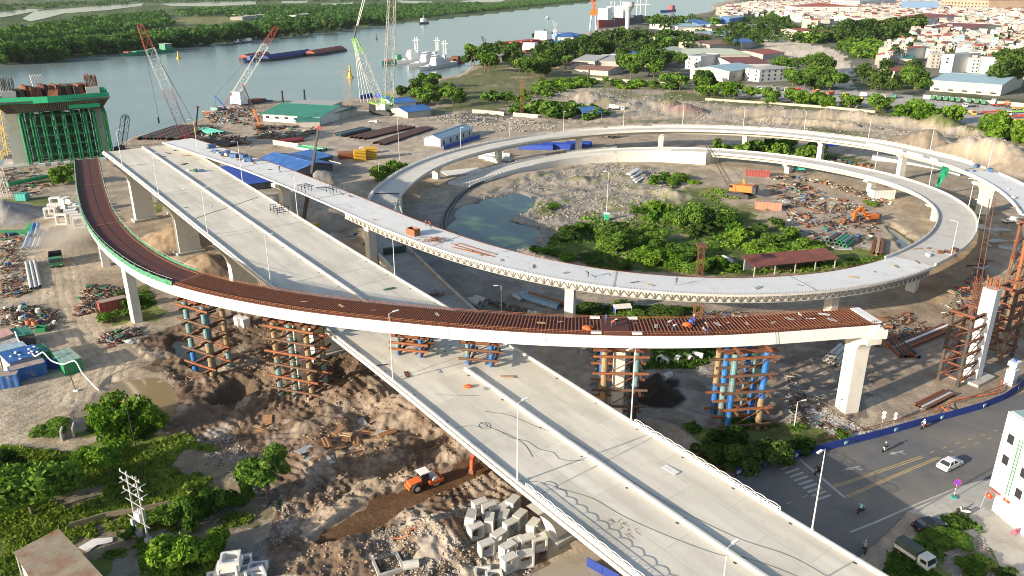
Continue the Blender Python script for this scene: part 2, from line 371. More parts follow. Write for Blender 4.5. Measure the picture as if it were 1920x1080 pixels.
for P in([(155,745),(250,735),(310,790),(270,825),(170,810)],[(65,790),(120,785),(115,812),(60,812)],[(90,325),(150,320),(150,345),(90,345)],[(205,550),(265,530),(290,570),(240,590)],[(195,590),(290,570),(300,595),(210,610)],[(280,380),(300,375),(310,395),(285,400)],[(0,375),(110,370),(130,385),(30,392)],[(690,330),(730,318),(790,300),(830,300),(760,330),(715,345)],[(1205,690),(1260,650),(1340,645),(1380,660),(1300,690)],[(1280,800),(1370,780),(1500,790),(1560,820),(1400,880),(1330,870)],[(1100,590),(1130,575),(1300,578),(1310,598),(1090,598)],[(1670,1045),(1720,990),(1800,965),(1850,1000),(1880,1085),(1660,1085)],[(980,590),(1010,575),(1020,590)],[(1420,500),(1480,440),(1530,450),(1660,480),(1650,500),(1500,500)],[(1300,280),(1380,270),(1500,275),(1620,300),(1600,320)],[(1790,400),(1830,380),(1850,420),(1800,420)]):
 paint(BIG(P),GRASS,.9); paint(BIG(P),(.19,.22,.05),.6,sm(n_mid,.5,.6))
LUSH=BIG([(1040,440),(1100,420),(1190,425),(1240,395),(1280,375),(1330,372),(1400,400),(1440,420),(1480,470),(1470,500),(1420,515),(1200,508),(1100,480),(1010,485),(1000,470)])
for P_ in([(1010,470),(1100,400),(1250,360),(1330,345),(1420,370),(1470,430),(1560,450),(1660,480),(1600,510),(1420,520),(1150,505)],[(1150,395),(1220,380),(1240,400),(1180,410)],[(1010,380),(1060,375),(1060,400),(1010,402)]):paint(BIG(P_),(.15,.19,.045),.85,sm(fbm(gX+9,gY,10,4),.42,.52)); paint(BIG(P_),(.27,.27,.07),.6,sm(fbm(gX+19,gY,6,4),.56,.64))
paint(LUSH,(.10,.15,.03),.95); paint(LUSH,(.30,.25,.17),.7,sm(n_mid,.56,.64))
paint(BIG([(700,380),(760,400),(800,380),(870,390),(835,440),(900,470),(960,500),(1000,590),(880,590),(760,470)]),(.30,.275,.24),.9)
paint(BIG([(845,400),(920,360),(1000,340),(1020,370),(970,400),(1040,440),(1000,470),(900,470)]),(.33,.31,.28),.8);
paint(_pw['trench'],(.215,.12,.062),1.0,warp=False); paint(BIG([(575,985),(690,910),(840,855),(860,865),(700,935),(600,1005)]),(.50,.40,.29),.85)
paint(BIG([(0,540),(70,560),(190,690),(180,740),(60,800),(-80,860),(-80,560)]),(.42,.37,.30),.7,sm(n_big,.35,.5))
paint(BIG([(1635,545),(1830,430),(1850,500),(1780,600),(1660,600)]),(.37,.26,.155),.75); paint(BIG([(1640,640),(1780,560),(1930,620),(1930,730),(1640,815)]),(.36,.285,.215),.8); paint(BIG([(1480,760),(1520,755),(1640,820),(1560,815)]),(.55,.56,.56),.8)
paint(BIG([(1150,190),(1290,200),(1370,215),(1330,225),(1180,222)]),(.42,.38,.32),.6)
e_=np.hypot(gX-G(1285,209).x,gY-G(1285,209).y); k_=np.clip(1.15-e_/13,0,.25)[...,None]*4; C[:]=C*(1-k_)+np.array((.36,.25,.22))*k_
for(px,py,r,col)in((604,340,10,(.30,.285,.265)),(1228,735,5.6,SOIL),(20,405,11,(.33,.32,.31)),(-15,400,12,(.33,.32,.31)),(1258,199,8,(.5,.36,.17)),(640,318,7,(.38,.29,.23)),(340,452,12,(.33,.25,.17)),(392,503,10,(.30,.23,.16)),(1735,268,14,(.34,.28,.21))):
 g=G(px,py); k_=(np.clip(1.2-np.hypot(wx_-g.x,wy_-g.y)/r,0,.2)*5)[...,None]; C[:]=C*(1-k_)+np.array(col)*k_
paint(BIG([(420,235),(640,205),(760,205),(860,225),(960,255),(720,330),(650,360),(560,290)]),(.47,.40,.32),.85)
paint(BIG([(740,170),(860,145),(960,100),(1060,120),(1300,150),(1300,170),(1100,165),(960,185),(930,225),(850,225),(760,205)]),(.15,.17,.06),.9,sm(n_big,.3,.42))
paint(BIG([(860,212),(960,205),(950,228),(860,232)]),(.10,.10,.10),.8)
FARTOWN=BIG([(960,100),(1060,72),(1200,46),(1340,20),(1400,-6),(1330,-17),(2600,-17),(2600,200),(1920,205),(1760,190),(1640,180),(1440,160),(1200,150)])
paint(FARTOWN,(.20,.195,.15),.95); paint(FARTOWN,(.07,.105,.03),.8,sm(n_big,.5,.6))
paint(BIG([(1425,72),(1500,78),(1570,95),(1600,128),(1595,165),(1570,165),(1545,130),(1470,105),(1430,95)]),(.72,.63,.50),.97)
paint(BIG([(1360,168),(1440,160),(1640,172),(1760,185),(1920,205),(1980,215),(1980,255),(1900,245),(1760,222),(1640,200),(1440,186)]),(.50,.48,.45),.95)
paint(BIG([(1250,170),(1440,188),(1640,203),(1780,228),(1930,258),(1930,270),(1700,232),(1440,200),(1250,188)]),(.14,.17,.055),.9)
paint(FARBANK,(.075,.125,.035),1.0,warp=False); paint(FARBANK,(.15,.19,.06),.9,sm(fbm(gX,gY*.45,90,4),.5,.58),warp=False); paint(FARBANK,(.045,.085,.025),.8,sm(fbm(gX+500,gY*.5,60,4),.55,.62),warp=False)
paint(BIG([(300,34),(360,30),(450,32),(440,42),(330,46)]),(.26,.25,.10),.8)
def track(pts,w,col,amt,ruts=True):
 P=[G(*p)for p in pts]; best=np.full(gX.shape,1e9)
 for a,b in zip(P[:-1],P[1:]):
  l2=(b-a).length_squared; t=np.clip(((gX-a.x)*(b.x-a.x)+(gY-a.y)*(b.y-a.y))/l2,0,1)
  best=np.minimum(best,np.hypot(gX-a.x-t*(b.x-a.x),gY-a.y-t*(b.y-a.y)))
 best=best+(n_mid-.5)*1.6
 k=(np.clip((w-best)/1.2,0,1)*amt)[...,None]; C[:]=C*(1-k)+np.array(col)*k
 if ruts:
  r=(np.clip(1-np.abs(np.mod(best,1.9)-.9)/.33,0,1)*(best<w)*sm(n_big+.3*n_fine,.45,.62)*.5)[...,None]
  C[:]=C*(1-r)+np.array((.24,.19,.14))*r; gZ[:]-=r[...,0]*.12
TRK=(.54,.455,.34)
track([(170,350),(130,420),(110,500),(115,560),(150,640),(190,690),(160,760),(60,800),(-60,850)],6,TRK,.8)
track([(110,500),(60,470),(10,440)],5,TRK,.7); track([(190,690),(130,720),(0,780)],4,TRK,.5)
track([(600,400),(640,350),(720,300),(800,275)],6,TRK,.8); track([(700,345),(780,400),(830,470),(950,540),(1060,580)],6,(.36,.31,.25),.7)
track([(1100,575),(1300,590),(1500,590),(1700,560)],6,(.42,.34,.25),.8); track([(1200,620),(1420,700),(1600,700),(1800,640)],5,(.38,.30,.23),.6)
track([(1380,320),(1480,350),(1580,390),(1660,420),(1720,480)],5,TRK,.85); track([(1290,300),(1360,320),(1400,350)],5,TRK,.8)
track([(900,345),(1000,315),(1150,298),(1300,302)],5,(.43,.36,.27),.8); track([(960,225),(1100,225),(1250,218),(1400,222),(1600,240),(1750,262),(1930,300)],9,(.58,.48,.365),.9)
track([(520,240),(640,232),(760,232),(860,270)],8,(.49,.42,.34),.7)
track([(500,780),(640,700),(720,690)],2.5,(.24,.165,.11),.5); track([(520,830),(660,770),(800,760)],2.5,(.38,.30,.235),.6); track([(560,880),(700,830),(840,810)],2,(.36,.28,.21),.6)
C*=(.60+.46*n_fine)[...,None]*(.86+.28*sm(n_mid,.35,.65))[...,None]
lowness=np.clip((-.05-gZ)/.5,0,1)*(gY<500); C*=(1-.35*lowness)[...,None]  # soil colour gets darker where the near ground lies lower
vid=np.arange(gX.size).reshape(gX.shape)
F=np.stack([vid[:-1,:-1],vid[:-1,1:],vid[1:,1:],vid[1:,:-1]],-1).reshape(-1,4)
me=npmesh('ground',np.stack([gX,gY,gZ],-1).reshape(-1,3),F,M_attr('ground_soil',nscale=2.2,amt=.22,bump=.55),C.reshape(-1,3),smooth=True)
tag(link('ground',me),kind='structure')
def sheet(name,P,z,mat,kind='structure'):
 """flat sheet from a (possibly concave) outline"""
 bm=bmesh.new(); bm.faces.new([bm.verts.new((p[0],p[1],z))for p in P]); bmesh.ops.triangulate(bm,faces=bm.faces[:])
 for f in bm.faces:
  if f.normal.z<0:f.normal_flip()
 me=bpy.data.meshes.new(name); bm.to_mesh(me); bm.free(); me.materials.append(mat); return tag(link(name,me),kind=kind)
def M_water(name,rgb,rough=.12,wscale=.12,wstr=.12,spec=.5,algae=None):
 m,nt,b=_nodes(name); f=_noise(nt,.012,3,stretch=(1,1,1)); col=_ramp(nt,f,[(.35,sc_(rgb,.88)),(.65,sc_(rgb,1.1))])
 if algae:col=_mix(nt,_ramp(nt,_noise(nt,.11,6),[(.5,(0,0,0)),(.62,(1,1,1))]),col,algae)
 nt.links.new(col,b.inputs['Base Color'])
 b.inputs['Roughness'].default_value=rough; b.inputs['Specular IOR Level'].default_value=spec
 bp=nt.nodes.new('ShaderNodeBump'); bp.inputs['Strength'].default_value=wstr; bp.inputs['Distance'].default_value=.4
 nt.links.new(_noise(nt,wscale,5,stretch=(1,1.6,1)),bp.inputs['Height']); nt.links.new(bp.outputs[0],b.inputs['Normal']); return m
far_river=poly([(-900,380),(-900,160),(-400,148)]+[(x,y-3)for x,y in RIVER[:-1][::-1]if 0],RIVER_Z)
sheet('river',poly([(-700,420),(-400,352),(-60,328),(0,322),(40,314),(80,306),(200,298),(222,284),(252,266),(336,245),(395,228),(402,212),(500,197),(640,196),(704,187),(750,172),(806,156),(868,145),(892,128),(934,109),(1004,98),(1018,88),(1066,73),(1126,58),(1206,48),(1236,36),(1296,30),(1350,21),(1345,8),(1420,-7),(1150,-11),(1100,4),(950,20.5),(815,36.5),(696,48),(596,60),(476,73),(326,88),(196,100),(86,112),(0,116),(-400,147),(-700,170)],RIVER_Z),RIVER_Z,M_water('river_water',(.17,.225,.215),.22,.10,.10))
pond_m=M_water('fishpond_water',(.33,.41,.46),.1,.3,.03)
for P in PONDS:sheet('fish_pond',poly(P,.9),.9,pond_m)
sheet('pond',[(x,y)for x,y in poly([(830,432),(838,392),(870,375),(920,358),(970,352),(1015,362),(1016,388),(985,405),(1010,418),(1025,442),(1008,462),(965,476),(925,470),(860,452)],-.62)],-.62,M_water('pond_water',(.016,.04,.03),.08,.5,.05,.35,(.07,.11,.035)))
sheet('puddle',poly([(170,742),(212,708),(296,702),(332,735),(340,782),(290,798),(228,778),(155,795),(130,772)],-.22),-.22,M_water('puddle_water',(.26,.20,.11),.05,.5,.03))
sheet('pit_water',poly([(300,630),(345,615),(412,650),(435,695),(400,708),(340,680),(305,660)],-1.5),-1.5,M_water('pit_water',(.13,.12,.06),.05,.5,.03))
sheet('ditch_water',poly([(1660,418),(1692,418),(1726,455),(1716,480),(1690,474),(1666,438)],-.9),-.9,M_water('ditch_water',(.09,.095,.05),.05,.5,.04))
asph=M('asphalt',(.125,.127,.13),.85,.15,.35,bump=.2,stain=(.205,.185,.155),stain_amt=.75,stain_scale=.05)
sheet('road',ROAD_P,.02,asph)
sheet('pavement',PAVE_P,.05,M('pavement_concrete',(.40,.39,.36),.85,.12,.6,bump=.2,stain=(.28,.26,.23),stain_amt=.5))
sheet('low_road',LOWROAD,.03,M('low_road_concrete',(.34,.295,.235),.85,.1,.3,stain=(.24,.20,.16),stain_amt=.4))
paintw=M('road_paint_white',(.38,.38,.37),.7,.25,1.2); painty=M('road_paint_yellow',(.38,.29,.13),.7,.25,1.2)
def stripe(a,b,w,mat,name='lane_line',z=.026):
 A,B=G(*a),G(*b); d=(B-A).normalized(); n=Vector((-d.y,d.x,0))*w/2
 m=MB(); m.add([(A-n)[:2]+(z,),(B-n)[:2]+(z,),(B+n)[:2]+(z,),(A+n)[:2]+(z,)],[(0,1,2,3)]); return tag(m.build(name,mat),kind='structure')
for i in range(9):
 x0,y0=1464+i*8.4,880.5+i*7.1; stripe((x0,y0),(x0+26,y0-9),.42,paintw,'crosswalk_bar')
stripe((1500,862),(1585,934),.45,paintw,'stop_line')
for a,b,m_ in(((1562,912),(1728,855),painty),((1566,914),(1732,857.5),painty),((1586,930),(1758,857),painty),((1590,932),(1764,858),painty)):stripe(a,b,.22,m_)
for k in range(7):
 x0=1743+k*24; y0=849-k*8; stripe((x0,y0),(x0+8,y0-3),.2,painty); stripe((x0+36,y0-1),(x0+44,y0-4),.2,painty)
for k in range(4):stripe((1475+k*28,945-k*11),(1486+k*28,940-k*11),.2,painty)
for a,b in(((1547,958),(1598,928)),):pass
stripe((1594,998),(1640,980),.3,paintw,'edge_line'); stripe((1640,980),(1720,945),.3,paintw,'edge_line'); stripe((1720,945),(1800,913),.3,paintw,'edge_line'); stripe((1800,913),(1850,900),.3,paintw,'edge_line')
stripe((1668,1026),(1688,1012),.3,paintw,'edge_line'); stripe((1688,1012),(1712,988),.3,paintw,'edge_line'); stripe((1741,957),(1761,943),.25,paintw,'edge_line')
def arrow_mark(px,py,rz):
 p=G(px,py); m=MB(); z=.027
 pts=[(-1.6,-.12),(.2,-.12),(.2,-.45),(1.5,0),(.2,.45),(.2,.12),(-.5,.12),(-.9,.9),(-1.2,.9),(-.8,.12),(-1.6,.12)]
 c,s=math.cos(rz),math.sin(rz); m.add([(p.x+x*c-y*s,p.y+x*s+y*c,z)for x,y in pts],[tuple(range(len(pts)))]); tag(m.build('lane_arrow',paintw),kind='structure')
arrow_mark(1597,878,R(200)); arrow_mark(1680,849,R(200))

# ================================================================ elevated roads
def catmull(P,step=1.0):
 P=[Vector(p)for p in P]; Q=[P[0]*2-P[1]]+P+[P[-1]*2-P[-2]]; out=[]
 for i in range(1,len(Q)-2):
  a,b,c,d=Q[i-1:i+3]; n=max(2,int((c-b).length/step))
  for k in range(n):
   t=k/n; out.append(.5*((2*b)+(c-a)*t+(2*a-5*b+4*c-d)*t*t+(3*b-a-3*c+d)*t**3))
 out.append(P[-1]); return out
class Path:
 def __init__(s,pts):
  s.p=np.array([v[:]for v in catmull(pts)]); s.d=np.r_[0,np.cumsum(np.linalg.norm(np.diff(s.p[:,:2],axis=0),axis=1))]; s.L=s.d[-1]
 def at(s,t,off=0,dz=0):
  q=np.array([np.interp(t,s.d,s.p[:,k])for k in range(3)]); a=[np.interp(t-.6,s.d,s.p[:,k])for k in(0,1)]; b=[np.interp(t+.6,s.d,s.p[:,k])for k in(0,1)]
  tx,ty=b[0]-a[0],b[1]-a[1]; l=math.hypot(tx,ty)or 1
  return Vector((q[0]+ty/l*off,q[1]-tx/l*off,q[2]+dz))
 def head(s,t):
  a,b=s.at(t-.5),s.at(t+.5); return math.atan2(b.y-a.y,b.x-a.x)
 def near(s,x,y):return float(s.d[np.argmin(np.hypot(s.p[:,0]-x,s.p[:,1]-y))])
 def sweep(s,mb,prof,t0,t1,step=2.0,mi=0,base=None):
  """closed cross-section [(off, dz)] carried along the path; dz None = down to level base"""
  n=max(1,int(round((t1-t0)/step))); k=len(prof); vs=[]
  for i in range(n+1):
   t=t0+(t1-t0)*i/n
   for o,z in prof:
    q=s.at(t,o,0 if z is None else z)
    if z is None:q.z=base
    vs.append(q)
  fs=[]
  for i in range(n):
   for j in range(k):a=i*k+j; b=i*k+(j+1)%k; fs.append((a,b,b+k,a+k))
  fs+=[tuple(range(k-1,-1,-1)),tuple(n*k+j for j in range(k))]
  return mb.add(vs,fs,mi)
conc=M('concrete_pale',(.60,.58,.53),.8,.06,.3,bump=.04,stain=(.50,.465,.40),stain_amt=.35,stain_scale=.35)
conc_deck=M('concrete_deck',(.545,.525,.475),.85,.07,.22,bump=.05,stain=(.44,.405,.345),stain_amt=.42,stain_scale=.16)
def M_deck():
 m,nt,b=_nodes('deck_slabs'); pos=nt.nodes.new('ShaderNodeNewGeometry').outputs['Position']; mp=nt.nodes.new('ShaderNodeMapping'); mp.inputs['Rotation'].default_value=(0,0,-math.atan2(.779,-.628)); nt.links.new(pos,mp.inputs[0])
 br=nt.nodes.new('ShaderNodeTexBrick'); nt.links.new(mp.outputs[0],br.inputs['Vector'])
 for k,v in(('Scale',1.0),('Brick Width',12.0),('Row Height',6.2),('Mortar Size',.035),('Mortar Smooth',.3),('Bias',0.0)):br.inputs[k].default_value=v
 br.inputs['Color1'].default_value=(.59,.56,.485,1); br.inputs['Color2'].default_value=(.66,.625,.545,1); br.inputs['Mortar'].default_value=(.42,.395,.34,1)
 st=nt.nodes.new('ShaderNodeMapping'); st.inputs['Scale'].default_value=(.05,.5,1); nt.links.new(mp.outputs[0],st.inputs[0]); n1=nt.nodes.new('ShaderNodeTexNoise'); n1.inputs['Scale'].default_value=1.0; n1.inputs['Detail'].default_value=6; nt.links.new(st.outputs[0],n1.inputs['Vector'])
 col=_mix(nt,1.0,br.outputs['Color'],_ramp(nt,n1.outputs['Fac'],[(.3,(.86,.85,.83)),(.7,(1.08,1.08,1.07))]),'MULTIPLY')
 col=_mix(nt,_ramp(nt,_noise(nt,.13,7,rough=.7),[(.5,(0,0,0)),(.72,(.55,.55,.55))]),col,(.40,.365,.30)); col=_mix(nt,_ramp(nt,_noise(nt,.9,5,rough=.75),[(.6,(0,0,0)),(.75,(.5,.5,.5))]),col,(.36,.34,.30))
 nt.links.new(col,b.inputs['Base Color']); b.inputs['Roughness'].default_value=.85; return m
deck_m=M_deck()
conc_white=M('concrete_fresh_white',(.68,.68,.67),.8,.05,.25,stain=(.56,.55,.52),stain_amt=.3,stain_scale=.3)
conc_old=M('concrete_grey',(.42,.41,.37),.85,.1,.4,bump=.08,stain=(.28,.26,.22),stain_amt=.45,stain_scale=.3)
white_p=M('white_paint',(.82,.81,.79),.5,.04,.5); black=M('black_rubber',(.02,.02,.02),.7,.1)
steelw=M('girder_white_paint',(.74,.74,.73),.45,.03,.3,stain=(.66,.62,.55),stain_amt=.15,stain_scale=.2)
galv=M('galvanised_steel',(.55,.56,.57),.45,.08,.5,metal=.3); rust=M('rusty_steel',(.165,.062,.034),.85,.3,1.5,stain=(.10,.045,.025),stain_amt=.5,stain_scale=1.0)
rust_l=M('rust_orange',(.27,.10,.045),.85,.3,2,stain=(.16,.07,.035),stain_amt=.4,stain_scale=1.2); netg=M('safety_net_green',(.045,.20,.115),.8,.25,1.2); dark=M('dark_steel',(.035,.035,.037),.6,.2,1)
plate_br=M('formwork_brown',(.085,.022,.015),.75,.2,.5,stain=(.06,.02,.016),stain_amt=.5,stain_scale=.3); blue_p=M('blue_paint',(.02,.10,.42),.5,.15,.8)
MD,MN,MP=Vector((-.631,.776,0)).normalized(),Vector((.776,.631,0)).normalized(),Vector((-2.2,91.15,0))
MW=24.8
_ms=[-60,-25,0,24,54,80,132,162,204]; _mz=[5.3,7.15,8.5,10.5,11.9,13.3,16.6,18.5,20.9]
def mz(s):return float(np.interp(s,_ms,_mz))
class MainPath(Path):
 def __init__(s):s.L=204; s.sm=np.array([np.mean([np.interp(t+d,_ms,_mz)for d in range(-12,13,3)])for t in range(-80,220)])
 def at(s,t,off=0,dz=0):
  t=t if t>0 else t*.965
  q=MP+MD*t+MN*(off*.965); q.z=float(np.interp(t,np.arange(-80,220),s.sm))+dz; return q
 def head(s,t):return math.atan2(MD.y,MD.x)
MAIN=MainPath()
main=thing('main_viaduct','wide straight concrete viaduct with central barrier running from the river to the street','viaduct',MAIN.at(70,12.4,0)*1,0)
def P(mb,name,mat,parent,smooth=False):
 """build a mesh given in site coordinates under a parent, keeping it in place"""
 o=mb.build(name,mat,None,smooth); o.parent=parent; o.matrix_parent_inverse=Matrix.Translation(parent.location).inverted()if parent.type=='EMPTY' and not parent.rotation_euler.z else Matrix.Identity(4); return o
joints=[-60,-44,-8,28,65,108,149,204]
for a,b in zip(joints[:-1],joints[1:]):
 m=MB(); MAIN.sweep(m,[(0,0),(0,-.28),(3.6,-.55),(5.2,-1.9),(19.6,-1.9),(21.2,-.55),(MW,-.28),(MW,0)],a+.04,b-.04,9); P(m,'deck_span',deck_m,main)
bx=-60.0
while bx<203:
 nx=min(bx+6,204)
 for off,nm,w,h in((.2,'parapet',.4,.42),(MW-.6,'parapet',.4,.42),(12.4,'median_barrier',.5,.5)):
  if nm=='median_barrier' and 22<bx<42:continue
  m=MB(); MAIN.sweep(m,[(off,-.0),(off+w,-.0),(off+w*.9,h),(off+w*.1,h)],bx+.02,nx-.02,6); P(m,nm,conc,main)
 bx=nx
for off in(-.16,MW):
 m=MB(); MAIN.sweep(m,[(off,.12),(off,-.5),(off+.16,-.5),(off+.16,.12)],-60,204,12); P(m,'edge_beam',conc,main)
drain=MB()
for k in range(28):
 for off in(1.0,MW-1.0,11.9,13.4):
  s_=-50+k*9; q=MAIN.at(s_,off,.006); drain.box(q,(.45,.3,.012),MAIN.head(0))
o=P(drain,'drain_grate',dark,main); tag(o,kind='stuff')
for s_ in(-44,-8,28,65,108,149):
 m=MB(); MAIN.sweep(m,[(.65,.004),(12.3,.004),(12.3,.012),(.65,.012)],s_-.12,s_+.12); MAIN.sweep(m,[(13,.004),(24.1,.004),(24.1,.012),(13,.012)],s_-.12,s_+.12); P(m,'expansion_joint',conc_old,main)
def bent(s_,h_extra=0):
 for off,sg in((6.6,-1),(18.2,1)):
  q=MAIN.at(s_,off); g0=gz(q.x,q.y)-1; top=q.z-1.9; m=MB(); hw=2.9; th=1.25
  prof=[]
  for t in np.linspace(0,1,9):
   z=top-7.0*(1-t); prof.append((hw+(3.5*t**2.4),z))
  pts=[(-hw,g0)]+[(-hw,top)]+[(x,z)for x,z in prof[::-1]]+[(hw,g0)]
  pf=[Vector((q.x,q.y,0))+MN*(sg*x)+Vector((0,0,z))for x,z in pts]
  m.prism(pf,MD*-th,MD*th); P(m,'pier',conc,main)
  c=Vector((q.x,q.y,gz(q.x,q.y)+.1)); m=MB(); m.box(c,(7.5,4.4,1.2),math.atan2(MN.y,MN.x)); P(m,'pile_cap',conc_old,main)
for s_ in(-8,65,108,149,192):bent(s_)
def rail_mesh(L=2.0):
 m=MB(); n=8
 for k in(0,1):m.box((k*L,0,.3),(.1,.1,.6))
 m.box((L/2,0,.06),(L,.08,.07)); m.box((L/2,0,.36),(L,.05,.05))
 for h0,h1 in((.56,.72),):
  pts=[(L*i/n,0,h0+(h1-h0)*math.sin(math.pi*i/n))for i in range(n+1)]
  for a,b in zip(pts[:-1],pts[1:]):m.beam(a,b,.06,.07)
 for f in(-.75,-.4,0,.4,.75):m.beam((L/2+f*.3,0,.08),(L/2+f*L*.5,0,.36),.035,.035)
 return m.mesh('rail_panel',white_p)
RAIL=rail_mesh()
def rails(parent,path,t0,t1,off,dz=.55,L=2.0,every=1,gaps=()):
 t=t0
 while t+L<=t1+.01:
  if not any(a<=t<b for a,b in gaps):
   a,b=path.at(t,off,dz),path.at(t+L,off,dz); o=bpy.data.objects.new('rail_panel',RAIL); COL.objects.link(o)
   d=b-a; o.matrix_world=Matrix.Translation(a)@Matrix.Rotation(math.atan2(d.y,d.x),4,'Z')@Matrix.Rotation(-math.atan2(d.z,math.hypot(d.x,d.y)),4,'Y')@Matrix.Scale(d.length/2.0,4,(1,0,0))
   o.parent=parent; o.matrix_parent_inverse=Matrix.Translation(parent.location).inverted()
  t+=L
rails(main,MAIN,-58,-4.4,.42,.42); rails(main,MAIN,-30,-3,MW-.42,.42)
lamp_m=M('lamp_post_grey',(.62,.62,.6),.5,.05)
def lamp_proto(h=11.4,arm=1.6):
 t=thing('street_lamp','x','street lamp',(0,0,0),0,'street lamps on the elevated roads')
 m=MB(); m.box((0,0,.05),(.4,.4,.1)); m.tube((0,0,.1),(0,0,h),.11,8,.055); m.build('pole',lamp_m,t)
 m=MB(); m.tube((0,0,h-.05),(arm*.5,0,h+.12),.045,6); m.build('arm',lamp_m,t)
 m=MB(); m.box((arm*.5+.45,0,h+.14),(1.0,.34,.12)); m.box((arm*.5+.45,0,h+.07),(.8,.26,.03)); m.build('lamp_head',white_p,t)
 return t
LAMP=lamp_proto(); _lamp_used=[0]
def lamp(loc,rz,label,sc=1.0,group='street lamps on the elevated roads'):
 if not _lamp_used[0]:
  _lamp_used[0]=1; o=LAMP; o.location=loc; o.rotation_euler.z=rz; o.scale=(1,1,sc); o['label']=label; o['group']=group; return o
 return copy_tree(LAMP,loc,rz,label,group,(1,1,sc))
_n=math.atan2(MN.y,MN.x)
for s_,lb,sc in((-4.3,'street lamp where the white railing begins on the near left edge of the wide viaduct',1.02),(27.4,'street lamp on the wide viaduct rising in front of the rebar-covered curved ramp',1.0),(75,'thin street lamp on the left edge of the wide viaduct just beyond the curved ramp',.9),(110.8,'street lamp on the left edge of the wide viaduct above the second dirt heap',.95),(147.6,'street lamp on the left edge of the wide viaduct between the two flared piers',.95),(182.4,'street lamp on the left edge near the riverside end of the wide viaduct',.9),(-38,'street lamp on the left parapet at the bottom edge of the photo',1.0)):
 lamp(MAIN.at(s_,.4,.5),_n+math.pi*0,lb,sc)
for s_,lb,sc in((-3.2,'street lamp on the right parapet where its white railing starts',1.05),(-34.7,'street lamp on the right parapet beside the zebra crossing',1.02),(64.9,'street lamp on the right edge of the wide viaduct beside the grey ribbed ramp',.75),(111.9,'street lamp on the wide viaduct next to the black telescopic boom',.93),(147.9,'street lamp on the right edge of the wide viaduct beside the blue tarpaulin',1.0),(184.3,'street lamp on the right edge at the riverside end of the wide viaduct',.95)):
 lamp(MAIN.at(s_,MW-.4,.5),_n+math.pi,lb,sc)
BR=Path([(-133.9,244.9,19.6),(-121.8,222.3,19.2),(-109.8,200.4,18.9),(-97.2,179.3,18.4),(-82.2,159.4,18.0),(-64.8,142.4,18),(-42.5,130.6,18),(-18.1,123.2,18),(5.9,118.8,18),(31,118.0,18),(55,121.4,18),(60.5,122.4,18)])
ramp=thing('curved_ramp','curved white steel girder ramp with reddish-brown rebar deck crossing above the wide viaduct','viaduct',BR.at(120))
hw=3.3
cuts=[0,37,79,128,190,BR.L]
for a,b in zip(cuts[:-1],cuts[1:]):
 m=MB(); BR.sweep(m,[(hw,-.25),(hw-.25,-2.5),(-hw+.25,-2.5),(-hw,-.25)],a+.03,b-.03,3); P(m,'box_girder',steelw,ramp)
for a,b in zip(cuts[:3],cuts[1:4]):
 m=MB(); BR.sweep(m,[(hw-.5,-.2),(-hw+.5,-.2),(-hw+.5,-.05),(hw-.5,-.05)],a+.5,b-.5,3); P(m,'formwork_deck',plate_br,ramp)
 m=MB(); BR.sweep(m,[(hw,-.24),(-hw,-.24),(-hw,.02),(hw,.02)],b-.5,b+.5,3); P(m,'seam_frame',rust,ramp)
 for sg in(-1,1):
  m=MB(); BR.sweep(m,[(sg*hw,-.24),(sg*(hw-.48),-.24),(sg*(hw-.48),.1),(sg*hw,.1)],a+.55,b-.55,3); P(m,'edge_rebar',rust,ramp)
m=MB(); BR.sweep(m,[(hw-.05,-.24),(-hw+.05,-.24),(-hw+.05,-.06),(hw-.05,-.06)],128.6,BR.L-.6,3); P(m,'formwork_deck',plate_br,ramp)
m=MB(); t=128.8; k=0
while t<BR.L-.8:
 st=.42 if t<185 else .6
 m.beam(BR.at(t,hw-.1,.06),BR.at(t,-hw+.1,.06),.10 if t<185 else .13,.08); t+=st
tag(P(m,'transverse_rebar',rust_l,ramp),kind='stuff')
for off in(-1.6,1.6):
 m=MB(); BR.sweep(m,[(off-.03,-.04),(off+.03,-.04),(off+.03,.0),(off-.03,.0)],128.8,BR.L-.8,4); P(m,'long_rebar',rust,ramp)
m=MB()
for sg in(-1,1):
 t=128.8
 while t<BR.L-.8:m.beam(BR.at(t,sg*(hw-.1),-.1),BR.at(t,sg*(hw-.15),.55),.05); t+=.45
tag(P(m,'edge_stirrup',rust,ramp),kind='stuff')
for sg in(-1,1):
 for z in(.2,.45):
  m=MB(); BR.sweep(m,[(sg*(hw-.12)-.03,z),(sg*(hw-.12)+.03,z),(sg*(hw-.12)+.03,z+.05),(sg*(hw-.12)-.03,z+.05)],128.8,BR.L-.8,4); P(m,'edge_bar',rust_l,ramp)
g=G(1152,612,18); _ts=BR.near(g.x,g.y)
m=MB(); BR.sweep(m,[(hw,-.2),(-hw,-.2),(-hw,.2),(hw,.2)],_ts-2.2,_ts+2.2,2); P(m,'seam_plate',plate_br,ramp)
for sg in(-1,1):
 for d in(-3.2,3.2):m=MB(); m.box(BR.at(_ts+d,sg*(hw-.2),.22),(1.6,.7,.3),BR.head(_ts)); P(m,'anchor_block',conc_white,ramp)
